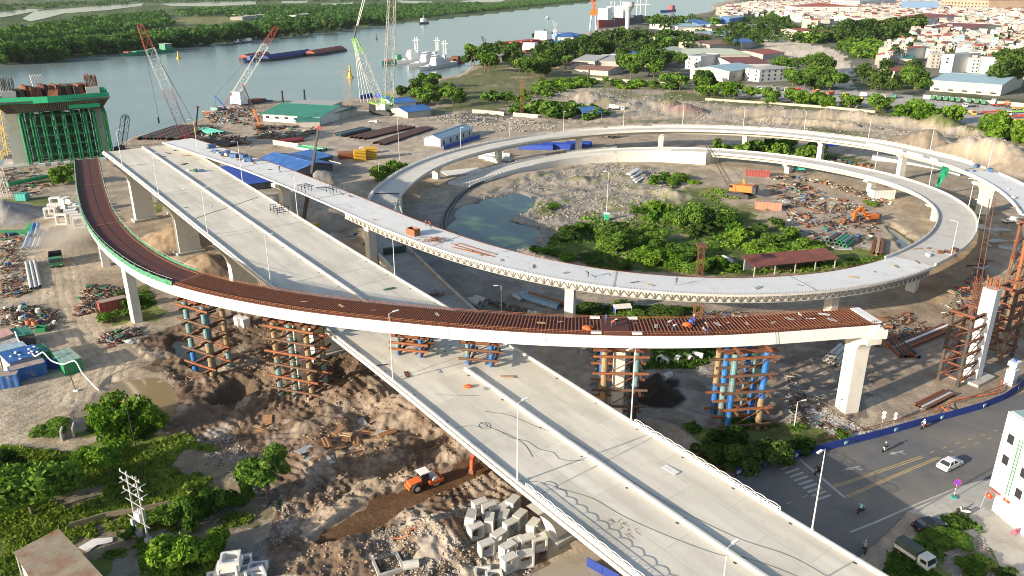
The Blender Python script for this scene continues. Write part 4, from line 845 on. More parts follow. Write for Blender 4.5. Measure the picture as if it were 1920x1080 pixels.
belt([(1000,72),(1060,68),(1100,75),(1020,85)],8,(8,11),(12,15),['dark'],'dark tree on the quay by the blue-roofed house','quay trees','far')
belt([(1340,285),(1400,272),(1480,280),(1560,300),(1480,298)],16,(3,5),(3,5),['mid'],'bush between the two rings of the interchange','bushes between the ramp rings','far',fn=shrub)
def bank_line(t):xs=[0,90,200,330,480,600,700,820,960,1110]; ys=[119,115,102,90,75,62,50,38,22,5]; return float(np.interp(t,xs,ys))
for k in range(96):
 px=-10+k*7.6+random.uniform(-3,3); py=bank_line(px)-random.uniform(.6,4.5+6*(px<700)); g=G(px,py); rad=random.uniform(6,10)*(1+g.y/3500)
 tree((g.x,g.y,-.5),rad,random.uniform(9,14),random.choice(['hazy','hazy','dark']),'midl' if px<480 else 'far','dark green mangrove tree on the opposite river bank','mangroves on the opposite bank')
def mass(name,label,pts,rmin,rmax,hmin,hmax,n_leaf,lsz,mat,kind='stuff'):
 rng=np.random.default_rng(len(pts)); n=len(pts); Pn=np.array(pts); r=rng.uniform(rmin,rmax,n); h=rng.uniform(hmin,hmax,n); cs=[]; ns=[]; ss=[]
 for q in range(n_leaf):
  d=rng.normal(size=(n,3)); d[:,2]=np.abs(d[:,2])*.9-.25; d/=np.linalg.norm(d,axis=1,keepdims=True); rr=.75+.35*rng.random(n)
  cs.append(np.c_[Pn[:,0]+d[:,0]*r*rr,Pn[:,1]+d[:,1]*r*rr,h*.5+d[:,2]*h*.5*rr]); ns.append(d); ss.append(r*lsz*(.6+.8*rng.random(n)))
 V,Fq=leaf_quads(np.concatenate(cs),np.concatenate(ns),np.concatenate(ss),rng); return tag(link(name,npmesh(name,V,Fq,LEAF[mat])),label,'woodland',kind=kind)
pts=[]
W_=scatter_px([(-60,118),(0,112),(200,95),(480,68),(700,44),(960,16),(1110,1),(1000,2),(820,22),(600,40),(400,56),(200,72),(0,92),(-60,95)],2600,prng)
mass('bank_woodland','dense dark green woodland covering the opposite river bank',W_,6,10,6,11,26,.34,'hazy')
W2=[]
for P_,n in(([(0,68),(120,42),(300,28),(320,50),(200,66),(0,84)],500),([(330,22),(480,14),(700,12),(900,8),(900,20),(700,30),(500,36),(340,30)],900),([(0,12),(300,-2),(900,-10),(1000,-8),(700,4),(300,5),(0,22)],1100),([(480,40),(700,26),(900,12),(900,16),(700,38),(500,52)],500)):W2+=scatter_px(P_,n,prng)
W2=[p for p in W2 if not any(inpoly(np.array([p[0]]),np.array([p[1]]),poly(q))[0]for q in PONDS)]
mass('far_woodland','far rows of trees between the fish ponds across the river',W2,9,16,7,12,20,.36,'hazy')
def tufts(name,label,P,n,size,mat,blades=4,thr=None):
 pts=np.array([p for q in P for p in scatter_px(q,n,prng)]); rng=np.random.default_rng(n)
 k=fbm(pts[:,0],pts[:,1],7,3)>(thr or(.48 if n>9000 else .44)); pts=pts[k]; z=height(pts[:,:1],pts[:,1:2])[:,0]; keep=z>-.35; pts=pts[keep]; z=z[keep]
 P3=np.repeat(np.c_[pts,z],blades,0)+rng.normal(size=(len(pts)*blades,3))*np.array([.25,.25,.05])*size/.4; m_=len(P3); nn=rng.normal(size=(m_,3)); nn[:,2]=.8+np.abs(nn[:,2])
 V,Fq=leaf_quads(P3+np.c_[np.zeros((m_,2)),size*.35*rng.random(m_)],nn,size*(.5+.9*rng.random(m_)),rng,.4); tag(link(name,npmesh(name,V,Fq,LEAF[mat])),label,'grass',kind='stuff')
tufts('grass','rough green grass in the bottom left corner',[[(0,838),(130,850),(260,838),(340,815),(480,885),(530,940),(430,1000),(390,1085),(-40,1085)]],16000,.42,'grass')
tufts('weeds','green weeds in patches over the building site',[[(155,745),(250,735),(310,790),(270,825),(170,810)],[(205,550),(265,530),(290,570),(240,590)],[(1205,690),(1260,650),(1380,650),(1300,690)],[(1280,800),(1370,780),(1560,820),(1400,885)],[(1670,1045),(1720,990),(1800,965),(1850,1000),(1880,1085),(1660,1085)],[(1090,598),(1130,575),(1310,578),(1310,600)],[(690,330),(730,318),(830,300),(715,345)],[(1040,440),(1190,425),(1330,375),(1440,420),(1480,470),(1420,515),(1100,490),(1000,470)],[(1420,500),(1480,440),(1660,480),(1650,500)]],2600,.5,'mid')
tufts('scrub','loose yellow-green scrub spreading over the loop infield',[[(1010,475),(1090,405),(1250,362),(1330,350),(1430,385),(1480,440),(1640,480),(1600,508),(1420,520),(1120,500)],[(1220,345),(1300,325),(1310,345),(1240,352)]],4200,.75,'bright',3,.53)
def stones(name,label,P,n,smin,smax,mat,flat=.6):
 pts=np.array([p for q in P for p in scatter_px(q,n,prng)]); rng=np.random.default_rng(n+3); k=(fbm(pts[:,0]+11,pts[:,1],4,3)>.5)&~inpoly(pts[:,0],pts[:,1],_pw['trench']); pts=pts[k]; z=height(pts[:,:1],pts[:,1:2])[:,0]
 O=np.array([(1,0,0),(0,1,0),(-1,0,0),(0,-1,0),(0,0,1),(0,0,-1)],float); T=np.array([(0,1,4),(1,2,4),(2,3,4),(3,0,4),(1,0,5),(2,1,5),(3,2,5),(0,3,5)])
 m_=len(pts); s=smin+(smax-smin)*rng.random(m_)**3; jit=O[None]*(.6+.8*rng.random((m_,6,3))); a=rng.random(m_)*6.28; c,q=np.cos(a),np.sin(a)
 X=jit[...,0]*c[:,None]-jit[...,1]*q[:,None]; Y=jit[...,0]*q[:,None]+jit[...,1]*c[:,None]; V=np.stack([X,Y,jit[...,2]*flat],-1)*s[:,None,None]+np.c_[pts,z+s*.15][:,None]
 Fq=(T[None]+(np.arange(m_)*6)[:,None,None]).reshape(-1,3); tag(link(name,npmesh(name,V.reshape(-1,3),Fq,mat)),label,'rubble',kind='stuff')
stone_g=M('rubble_grey',(.29,.265,.235),.9,.3,.8); stone_b=M('clod_brown',(.27,.19,.13),.95,.3,.8); stone_d=M('rubble_dark',(.16,.155,.15),.9,.3,.8)
_rub=[[(845,400),(925,360),(1000,335),(1130,305),(1240,320),(1260,370),(1180,420),(1030,435),(1000,470),(900,470)]]
stones('rubble','pale broken concrete and stones round the pond inside the loop',_rub,11000,.12,.55,stone_g)
stones('rubble_field','pale rubble and stones behind the outer ramp',[[(960,170),(1120,165),(1420,195),(1900,262),(1900,285),(1700,262),(1400,232),(1150,218),(1000,232),(930,190)],[(800,222),(840,215),(1000,225),(1050,240),(960,250),(860,232)]],6000,.2,.9,stone_g)
stones('clods','brown clods of churned earth and stones below the wide viaduct',[[(300,700),(440,600),(570,600),(690,655),(900,845),(1000,960),(900,1080),(500,1080),(520,960),(420,830)]],14000,.05,.32,stone_b)
stones('broken_stone','grey broken stone at the trench and pole foot',[[(300,840),(430,810),(520,900),(560,1010),(500,1085),(440,1085),(480,940)],[(690,1085),(700,1000),(830,950),(1000,1000),(1000,1085)],[(1840,1000),(1880,1085),(1790,1085),(1750,1050)],[(1470,700),(1560,770),(1640,815),(1480,800)]],4000,.05,.3,stone_g)
stones('coal_heap_stone','dark stones on the black heap in the middle yard',[[(860,212),(960,208),(950,228),(860,232)]],1500,.3,.9,stone_d)

# ================================================================ buildings
wall_w=M('wall_white',(.53,.53,.525),.8,.08,.15,stain=(.58,.55,.50),stain_amt=.3,stain_scale=.12); wall_c=M('wall_cream',(.47,.44,.37),.8,.1,.15,stain=(.50,.44,.33),stain_amt=.35,stain_scale=.12); wall_g=M('wall_grey',(.38,.36,.33),.85,.15,.2); wall_b=M('wall_beige',(.38,.34,.29),.85,.12,.15)
wall_bl=M('wall_blue',(.16,.26,.42),.7,.1,.2); wall_dk=M('wall_dark',(.10,.10,.11),.8,.2,.3)  # blue wall, and an even dark grey for walls and steel
roof_r=M('roof_red',(.30,.075,.055),.75,.2,.4,stain=(.20,.06,.05),stain_amt=.4,stain_scale=.3); roof_m=M('roof_maroon',(.17,.055,.05),.75,.15,.3); roof_lb=M('roof_pale_blue',(.30,.43,.50),.6,.1,.2,stain=(.24,.34,.39),stain_amt=.3,stain_scale=.2); roof_bl=M('roof_blue',(.035,.13,.38),.6,.15,.3,stain=(.10,.20,.42),stain_amt=.35,stain_scale=.3)
roof_gr=M('roof_green',(.03,.19,.14),.65,.15,.3,stain=(.05,.24,.18),stain_amt=.4,stain_scale=.2); roof_gy=M('roof_grey',(.36,.36,.35),.7,.15,.3,stain=(.25,.24,.22),stain_amt=.4,stain_scale=.3); roof_lg=M('roof_pale_green',(.50,.54,.42),.65,.1,.2,stain=(.40,.43,.33),stain_amt=.35,stain_scale=.15); roof_br=M('roof_brown',(.22,.12,.085),.85,.2,.3)
win_m=M_glass('window_dark',(.03,.035,.045),.2)
def building(name,label,a,b,c,h,roof='gable',rise=2.0,wall=wall_w,rm=roof_gy,axis='u',over=.5,wins=(),cat='building',group=None,open_front=False,panels=0,extra=None,z0=None):
 """a, b: photo points of the front wall foot; c: foot of the wall behind a"""
 A,B,C_=G(*a),G(*b),G(*c); u=B-A; v=C_-A; L,D=u.length,v.length; u.normalize(); v=(v-u*v.dot(u)); D=v.length; v.normalize()
 rz=math.atan2(u.y,u.x); g=gz(A.x,A.y)if z0 is None else z0; t=thing(name,label,cat,(A.x,A.y,min(g,.3)),rz,group)
 sv=1 if u.cross(v).z>0 else-1; D*=sv
 m=MB()
 if open_front:
  for x in np.linspace(.1,L-.1,max(2,int(L/6)+1)):
   for y in(.1*sv,D-.1*sv):m=MB(); m.box((x,y,h/2),(.22,.22,h)); m.build('post',galv,t)
  m=MB(); m.box((L/2,D-.2*sv,h/2-.02),(L-.6,.12,h*.9)); m.build('wall',wall,t)
 elif roof=='gable' and axis=='u':m.prism([(0,0,-.6),(0,D,-.6),(0,D,h),(0,D/2,h+rise),(0,0,h)],(0,0,0),(L,0,0)); m.build('wall',wall,t)
 elif roof=='gable':m.prism([(0,0,-.6),(L,0,-.6),(L,0,h),(L/2,0,h+rise),(0,0,h)],(0,0,0),(0,D,0)); m.build('wall',wall,t)
 elif roof=='shed':m.prism([(0,0,-.6),(0,D,-.6),(0,D,h+rise),(0,0,h)],(0,0,0),(L,0,0)); m.build('wall',wall,t)
 else:m.box((L/2,D/2,h/2-.3),(L,abs(D),h+.6)); m.build('wall',wall,t)
 th=.14; o=over; so=o*sv
 def slope(p,q,r,s_):
  n=max(1,panels);
  for k in range(n):
   f0,f1=k/n,(k+1)/n; P0=[Vector(p).lerp(Vector(q),f0),Vector(p).lerp(Vector(q),f1),Vector(s_).lerp(Vector(r),f1),Vector(s_).lerp(Vector(r),f0)]
   mm=MB(); up=Vector((0,0,th)); lift=Vector((0,0,.04+.012*(k%2))); mm.add([x+lift for x in P0]+[x+lift+up for x in P0],[(3,2,1,0),(4,5,6,7),(0,1,5,4),(1,2,6,5),(2,3,7,6),(3,0,4,7)]); mm.build('roof_panel' if n>1 else 'roof',rm,t)
 if roof=='gable' and axis=='u':
  k=rise/(abs(D)/2)*o; slope((-o,-so,h-k),(L+o,-so,h-k),(L+o,D/2,h+rise),(-o,D/2,h+rise)); slope((-o,D/2,h+rise),(L+o,D/2,h+rise),(L+o,D+so,h-k),(-o,D+so,h-k))
  mm=MB(); mm.beam((-o,D/2,h+rise+.2),(L+o,D/2,h+rise+.2),.5,.12); mm.build('ridge_cap',rm,t)
 elif roof=='gable':
  k=rise/(L/2)*o; slope((-o,-so,h-k),(L/2,-so,h+rise),(L/2,D+so,h+rise),(-o,D+so,h-k)); slope((L/2,-so,h+rise),(L+o,-so,h-k),(L+o,D+so,h-k),(L/2,D+so,h+rise))
 elif roof=='shed':slope((-o,-so,h),(L+o,-so,h),(L+o,D+so,h+rise),(-o,D+so,h+rise))
 elif roof=='flat':
  mm=MB(); mm.box((L/2,D/2,h+.06),(L-.3,abs(D)-.3,.1)); mm.build('roof',rm,t)
  for(x,y,w,d)in((L/2,.12*sv,L,.24),(L/2,D-.12*sv,L,.24),(.12,D/2,.24,abs(D)-.5),(L-.12,D/2,.24,abs(D)-.5)):mm=MB(); mm.box((x,y,h+.35),(w,d,.7)); mm.build('parapet',wall,t)
 elif roof=='hip':
  i=min(L,abs(D))*.42; q=[(-o,-so,h),(L+o,-so,h),(L+o,D+so,h),(-o,D+so,h),(i,D/2,h+rise),(L-i,D/2,h+rise)]; mm=MB(); mm.add(q,[(0,1,5,4),(1,2,5),(2,3,4,5),(3,0,4),(3,2,1,0)]); mm.build('roof',rm,t)
 for(face,n,rows,ww,wh,z0_,dz)in wins:
  for r_ in range(rows):
   for k in range(n):
    z=z0_+r_*dz
    if face==0:c0=((k+.5)/n*L,-.03*sv,z); d=(ww,.1,wh)
    elif face==1:c0=(L+.03,(k+.5)/n*D,z); d=(.1,ww,wh)
    else:c0=(-.03,(k+.5)/n*D,z); d=(.1,ww,wh)
    mm=MB(); mm.box(c0,d); w_=mm.build('window',win_m,t)
 return t
B_=building
B_('green_roof_workshop','long green-roofed workshop by the river yard',(494,227),(601,234),(522,206),4.2,rise=3.2,wall=wall_w,rm=roof_gr,over=1,panels=4,wins=((0,6,1,2.5,1.2,2.4,0),))
B_('green_annex','low green annex in front of the long green-roofed workshop',(556,239),(600,238),(562,229),2.8,'shed',1.2,wall_g,roof_gr)
B_('green_hip_shed','green hip-roofed shed at the right end of the workshop',(624,227),(669,217),(606,217),4.2,'hip',2.6,wall_g,roof_gr,over=1)
B_('grey_lean_to','grey lean-to roof behind the green workshop',(535,206),(620,209),(542,198),3.2,'shed',.6,wall_g,roof_gy,panels=4)
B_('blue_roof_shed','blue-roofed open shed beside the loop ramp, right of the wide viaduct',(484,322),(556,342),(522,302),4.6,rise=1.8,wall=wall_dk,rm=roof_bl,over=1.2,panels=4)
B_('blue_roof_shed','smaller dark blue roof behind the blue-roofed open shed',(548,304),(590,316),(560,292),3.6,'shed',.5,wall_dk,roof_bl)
B_('blue_canopy','flat blue tarpaulin canopy between the wide viaduct and the loop ramp',(452,360),(512,352),(418,325),2.4,'shed',.2,wall_dk,M('tarp_blue',(.02,.06,.34),.6,.2,.5),panels=3)
B_('site_office','long white site office with pale blue roof beside the outer ramp',(826,275),(886,253),(799,271),3.6,rise=1.6,wall=wall_w,rm=roof_lb,over=.6,panels=4,wins=((0,5,1,1.3,2.0,1.4,0),))
B_('blue_pavilion','blue-roofed pavilion right of the lime green crane',(765,222),(808,217),(758,212),3.6,rise=1.8,wall=wall_g,rm=roof_bl,over=1)
B_('blue_store','white-walled store with blue roof behind the lime green crane',(738,205),(780,202),(732,195),3.6,rise=1.5,wall=wall_w,rm=roof_bl,over=.6)
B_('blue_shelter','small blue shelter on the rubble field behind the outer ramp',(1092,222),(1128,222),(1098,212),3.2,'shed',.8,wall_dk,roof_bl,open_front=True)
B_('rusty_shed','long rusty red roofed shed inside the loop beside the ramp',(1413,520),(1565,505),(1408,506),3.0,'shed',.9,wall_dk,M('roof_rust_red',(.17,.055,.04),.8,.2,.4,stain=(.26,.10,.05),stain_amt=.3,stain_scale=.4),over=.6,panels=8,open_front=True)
B_('cream_warehouse','cream warehouse with pale blue roof behind the truck yard',(1293,148),(1366,154),(1318,137),8,'gable',2.6,wall_c,roof_lb,'v',wins=((1,3,1,3,2.5,4,0),(0,1,1,5,1.2,3,0)),panels=4)
B_('white_block','white three-storey block with grey hip roof behind the truck yard',(1396,150),(1423,154),(1420,140),9.5,'hip',2.5,wall_w,roof_gy,wins=((0,2,3,1.2,1.6,2,3),(1,6,3,1.4,1.6,2,3)))
B_('maroon_roof_hall','long white hall with maroon roof behind the cream warehouse',(1372,134),(1442,133),(1364,122),6.5,'gable',3,wall_w,roof_m,panels=4)
B_('green_roof_hall','large pale green striped roof hall among the trees',(1237,127),(1291,110),(1205,115),8,'gable',4,wall_g,roof_lg,panels=10)
B_('pale_roof_hall','wide pale green hall roof with grey strips',(1288,118),(1405,116),(1280,104),7,'gable',2.5,wall_c,roof_lg,panels=8)
B_('white_office','small white office block with roof tank left of the cream warehouse',(1284,129),(1312,131),(1298,122),11,'flat',0,wall_w,roof_gy,wins=((0,2,3,1.3,1.5,2.2,3.3),))
B_('grey_shed','grey-roofed shed pair behind the low brown-roofed houses',(1074,123),(1115,125),(1084,112),5,'gable',3,wall_g,roof_gy); B_('grey_shed','right-hand grey-roofed shed behind the low houses',(1118,124),(1160,125),(1128,112),5,'gable',3,wall_g,roof_gy)
B_('blue_roof_hall','blue roof behind the grey sheds',(1146,112),(1176,115),(1140,105),6,'shed',1.5,wall_w,roof_bl)
for a,b,c,lb in(((1072,138),(1103,140),(1078,130),'brown-roofed low cream house at the rubble field edge'),((1106,140),(1140,142),(1112,132),'brown-roofed low house right of the cream one at the rubble field edge'),((1022,128),(1068,131),(1028,121),'brown-roofed long house left of the cream one at the rubble field edge')):B_('low_house',lb,a,b,c,4,'gable',2,wall_c,roof_br)
B_('quay_shed','bright blue roofed quay shed',(1024,97),(1080,97),(1030,86),6,'gable',3,wall_g,M('roof_bright_blue',(.03,.17,.50),.6,.1,.3)); B_('quay_house','white quay house with blue roof',(1047,82),(1075,82),(1054,73),8,'gable',3,wall_w,roof_bl,wins=((0,4,1,1.6,2.2,4,0),)); B_('quay_house','blue-walled quay house beside the white one',(1077,80),(1098,78),(1080,72),8,'gable',3,wall_bl,roof_bl)
B_('quay_hall','long cream quay hall',(1102,80),(1142,79),(1106,73),6,'gable',2.5,wall_c,roof_gy); B_('blue_hall','pale blue roofed hall beside the water tower',(1178,78),(1216,76),(1170,70),7,'gable',3,wall_w,roof_lb)
B_('big_blue_warehouse','big bright blue warehouse near the harbour',(1366,54),(1393,49),(1338,52),17,'gable',3,M('wall_bright_blue',(.03,.12,.42),.6,.1,.1),roof_lb,'u'); B_('blue_lean_to','lower blue roof left of the big blue warehouse',(1308,55),(1338,55),(1304,49),9,'shed',3,wall_bl,roof_bl)
for a,b,c,h,w,r,lb in(((1270,58),(1320,57),(1275,52),7,wall_w,roof_lb,'pale long hall left of the blue warehouse'),((1300,82),(1345,80),(1308,74),8,wall_c,roof_br,'brown-roofed factory hall before the pale blue roofs'),((1256,88),(1300,86),(1262,80),7,wall_c,roof_gy,'cream factory hall left of the brown-roofed one'),((1350,78),(1420,74),(1350,66),7,wall_g,roof_lb,'pale blue factory roof'),((1330,96),(1385,92),(1335,86),7,wall_b,roof_br,'brown factory roof above the pale green hall'),((1390,92),(1420,88),(1390,82),7,wall_g,roof_bl,'small blue factory roof'),((1345,66),(1385,62),(1340,58),8,wall_b,roof_br,'brown hall behind the factory roofs'),((1400,62),(1490,60),(1405,54),8,wall_w,roof_gy,'long white hall left of the sand lot'),((1430,112),(1470,108),(1425,102),5,wall_g,roof_r,'red roof at the left of the sand lot')):B_('factory_hall',lb,a,b,c,h,'gable',2.6,w,r,group='factory halls near the harbour')
B_('blue_roof_warehouse','long cream warehouse with pale blue roof behind the row of green trucks',(1743,170),(1875,180),(1754,152),7.5,'gable',2.6,wall_c,roof_lb,panels=10,wins=((0,5,1,3.5,1.0,1.6,0),))
B_('white_tower_house','tall narrow white house above the pale blue warehouse roof',(1761,136),(1783,138),(1792,130),15,'flat',0,wall_w,roof_gy,wins=((0,1,2,2,1.5,9,3),))
B_('red_roof_school','white four-storey building with red roof in the town',(1668,52),(1726,54),(1676,44),18,'hip',6,wall_w,roof_r,wins=((0,10,3,2.2,2.4,4,4.4),)); B_('arcade_building','long cream arcaded building with maroon roof in the town',(1738,66),(1816,70),(1744,59),12,'gable',5,wall_c,roof_m,wins=((0,12,2,2.4,3,3.5,5),))
B_('white_hotel','white block with red pyramid roof at the far left of the town',(1470,32),(1490,34),(1510,26),26,'hip',8,wall_w,roof_r,wins=((0,4,4,2.5,2.5,5,5.5),(1,5,4,2.5,2.5,5,5.5))); B_('wide_white_building','wide white building on the skyline of the town',(1556,16),(1610,17),(1560,12),26,'flat',0,wall_w,roof_gy,wins=((0,9,3,4,3,6,7),)); B_('brown_factory','large brown factory block at the top right',(1762,22),(1850,26),(1770,14),34,'flat',0,M('wall_brown_factory',(.40,.29,.21),.85,.12,.05),roof_br,wins=((0,14,3,5,4,8,9),)); B_('blue_glass_block','blue-grey glass block in the town',(1688,24),(1704,26),(1682,18),32,'flat',0,wall_bl,roof_gy)
B_('red_roof_house','red-roofed house above the sand lot',(1548,78),(1582,76),(1552,70),8,'gable',5,wall_c,roof_r); B_('red_roof_house','red-roofed house left of the one above the sand lot',(1510,72),(1542,71),(1514,65),8,'gable',4,wall_c,roof_r); B_('red_roof_hall','long bright red roof in front of the arcaded building',(1735,76),(1800,75),(1740,70),8,'gable',4,wall_c,roof_r)
B_('shop_house','white house with red patch above the green awning at the town edge',(1660,110),(1684,112),(1664,102),10,'shed',1,wall_w,roof_r); B_('awning_shed','green awning roof at the town edge',(1684,120),(1708,121),(1686,114),5,'shed',1,wall_b,roof_gr); B_('red_roof_hut','red-roofed hut behind the trucks left of the long warehouse',(1676,146),(1708,142),(1684,138),5,'gable',2,wall_g,roof_r)
g=G(1175,71); wt=thing('water_tower','white mushroom water tower near the harbour','water tower',(g.x,g.y,0)); h=50
m=MB(); m.tube((0,0,0),(0,0,h-8),3.2,12); m.build('shaft',wall_w,wt); m=MB(); m.tube((0,0,h-14),(0,0,h-6),3.2,14,9); m.tube((0,0,h-6),(0,0,h),9,14,8.5); m.build('tank',wall_w,wt)
TOWN=[(1650,128),(1700,112),(1740,128),(1790,130),(1930,165),(1930,2),(1400,10),(1340,24),(1360,38),(1450,30),(1490,40),(1520,58),(1600,55),(1660,58),(1730,80),(1660,100)]
TW=np.array(poly(TOWN)); HOUSE_M={}
walls=[(wall_w,'white'),(wall_w,'white'),(wall_c,'cream'),(wall_b,'beige'),(wall_g,'grey'),(wall_g,'grey'),(wall_b,'beige'),(M('wall_pale_blue',(.34,.42,.47),.8,.1,.1),'pale blue'),(M('wall_buff',(.46,.42,.36),.8,.1,.1),'buff')]; roofs=[(roof_r,'red'),(roof_m,'maroon'),(roof_gy,'grey'),(roof_gy,'grey'),(wall_g,'flat grey'),(wall_w,'flat white'),(roof_br,'brown'),(wall_w,'flat white'),(wall_b,'flat pale'),(roof_lb,'pale blue'),(wall_w,'flat white')]
trng=random.Random(3); th0=R(-14); hs=[]
ex=np.array([math.cos(th0),math.sin(th0)]); ey=np.array([-math.sin(th0),math.cos(th0)])
rows_=np.arange(-200,4200,14.5); K=[]
for r_ in rows_:
 st=7.5 if r_<1500 else 13
 for q_ in np.arange(-300,2600,st):K.append((q_+trng.uniform(-2.0,2.0),r_+trng.uniform(-3,3)))
K=np.array(K); KX=K[:,:1]*ex+K[:,1:]*ey; ins=inpoly(KX[:,0],KX[:,1],TW)&(fbm(KX[:,0],KX[:,1],60,3)<.62)&(KX[:,1]<4500); KX=KX[ins]; KX=KX[np.argsort(np.hypot(KX[:,0],KX[:,1]))]
blk=[o.location.to_2d()for o in bpy.data.objects if o.get('category')=='building']
V=[]; Fh=[]; MI=[]; town_m=[x[0]for x in walls]+[x[0]for x in roofs]; town_m=list(dict.fromkeys(town_m)); tops=[]
n_house=0
for i,(x,y)in enumerate(KX):
 d=math.hypot(x,y); far=d>1500; w=trng.uniform(4.5,8)*(1.7 if far else 1); dp=trng.uniform(9,14)*(1.4 if far else 1); hh=trng.choice([4,6.5,7,9.5,10,12.5,15])*(1.15 if far else 1); wm,wn_=trng.choice(walls); rm,rn=trng.choice(roofs); pit=rn in('red','maroon','brown','grey')and trng.random()<.75; rz=th0+trng.uniform(-.12,.12)+(math.pi/2 if trng.random()<.25 else 0)
 if n_house<290:
  n_house+=1; st={4:'single-storey',6.5:'two-storey',7:'two-storey',9.5:'three-storey',10:'three-storey',12.5:'four-storey',15:'five-storey'}[hh]
  t=thing('town_house',f'{st} {wn_} house with {rn} {"pitched " if pit else ""}roof in the crowded old town','house',(x,y,0),rz,'houses of the old town')
  m=MB(); m.box((0,0,hh/2),(w,dp,hh)); m.build('wall',wm,t); m=MB()
  if pit:m.prism([(0,-dp/2-.4,hh),(0,dp/2+.4,hh),(0,0,hh+dp*.16)],(-w/2-.3,0,.02),(w/2+.3,0,.02))
  else:m.box((0,0,hh+.12),(w+.3,dp+.3,.24)); m.box((trng.uniform(-1,1),trng.uniform(-3,3),hh+1.2),(w*.5,dp*.3,2.1))
  m.build('roof',rm,t)
  if n_house<150:
   for k in range(int(hh/3)):
    for sx in(-.26,.26):m=MB(); m.box((sx*w,-dp/2-.03,1.7+3*k),(1.1,.1,1.3)); m.build('window',win_m,t)
 else:
  c,s=math.cos(rz),math.sin(rz); o=len(V); wmi,rmi=town_m.index(wm),town_m.index(rm)
  cs=[(-w/2,-dp/2),(w/2,-dp/2),(w/2,dp/2),(-w/2,dp/2)]
  for z in(0,hh):
   for a,b in cs:V.append((x+a*c-b*s,y+a*s+b*c,z))
  for a in(-w/2,w/2):V.append((x+a*c,y+a*s,hh+(dp*.16 if pit else .02)))
  for f,mi in(((0,1,5,4),wmi),((1,2,6,5),wmi),((2,3,7,6),wmi),((3,0,4,7),wmi),((4,5,9,8),rmi),((6,7,8,9),rmi),((5,6,9,9),wmi),((7,4,8,8),wmi)):Fh.append(tuple(o+q for q in dict.fromkeys(f))); MI.append(mi)
me=bpy.data.meshes.new('distant_town'); me.from_pydata(V,[],Fh)
for m_ in town_m:me.materials.append(m_)
me.polygons.foreach_set('material_index',MI); me.update(); tag(link('distant_town',me),'packed roofs of the town stretching to the top right','town',kind='stuff')
tm=[tuple(KX[i]+np.array([trng.uniform(-8,8),trng.uniform(-8,8)]))for i in range(0,len(KX),9)]
mass('town_trees','trees dotted between the roofs of the far town',tm,5,11,9,15,26,.36,'dark')
FT=[]
for P_,n in(([(1110,82),(1200,72),(1300,76),(1300,96),(1220,102),(1130,98)],60),([(1205,46),(1290,38),(1310,48),(1240,60)],30),([(1340,48),(1450,38),(1490,55),(1400,70),(1340,60)],40),([(1000,95),(1100,88),(1150,108),(1060,122),(1010,118)],40),([(1290,66),(1440,50),(1500,62),(1440,90),(1300,100)],50),([(1470,62),(1600,50),(1730,66),(1720,84),(1600,84),(1480,84)],60)):FT+=scatter_px(P_,n,prng)
mass('harbour_trees','dark trees filling the gaps between harbour roofs',FT,6,10,11,17,60,.26,'dark')

# ================================================================ bridge tower, cranes, masts
def PT(px,py,y):
 """site point at distance y seen at the photo pixel"""
 v=(540-py)/CAM_F; k=y/(_c+v*_s); return Vector(((px-960)/CAM_F*k,y,CAM_H+k*(-_s+v*_c)))
red_p=M('crane_red',(.42,.05,.035),.55,.2,1); pink_p=M('crane_faded_red',(.50,.16,.15),.6,.2,1); lime_p=M('crane_lime',(.26,.62,.05),.5,.12,.6); crane_w=M('crane_white',(.66,.66,.63),.55,.12,1); crane_g=M('crane_lattice_grey',(.42,.42,.40),.55,.12,1); yel=M('machine_yellow',(.62,.36,.03),.5,.15,.8); orange=M('machine_orange',(.62,.15,.02),.5,.15,.8); green_b=M('falsework_green',(.02,.26,.10),.5,.15,.5); green_d=M('beam_green',(.015,.17,.075),.6,.15,.5)
def lattice(mb,a,b,w,n=None,ch=.12,w2=None):
 a,b=Vector(a),Vector(b); d=(b-a); L=d.length; d.normalize(); sx=d.cross(Vector((0,0,1)))
 if sx.length<.05:sx=Vector((1,0,0))
 sx.normalize(); sy=sx.cross(d); n=n or max(2,int(L/w/1.1)); w2=w if w2 is None else w2
 P_=lambda t,i,j:a.lerp(b,t)+(sx*i+sy*j)*((w+(w2-w)*t)/2)
 cs=[(-1,-1),(1,-1),(1,1),(-1,1)]
 for i,j in cs:mb.beam(P_(0,i,j),P_(1,i,j),ch)
 for k in range(n):
  t0,t1=k/n,(k+1)/n
  for q in range(4):
   c0,c1=cs[q],cs[(q+1)%4]
   if k%2:c0,c1=c1,c0
   mb.beam(P_(t0,*c0),P_(t1,*c1),ch*.6)
   mb.beam(P_(t1,*cs[q]),P_(t1,*cs[(q+1)%4]),ch*.55)
 return mb
def put(o,t):
 o.parent=t; o.matrix_parent_inverse=Matrix.LocRotScale(t.location,t.rotation_euler,None).inverted(); return o
def pw(m,name,mat,t):return put(m.build(name,mat),t)
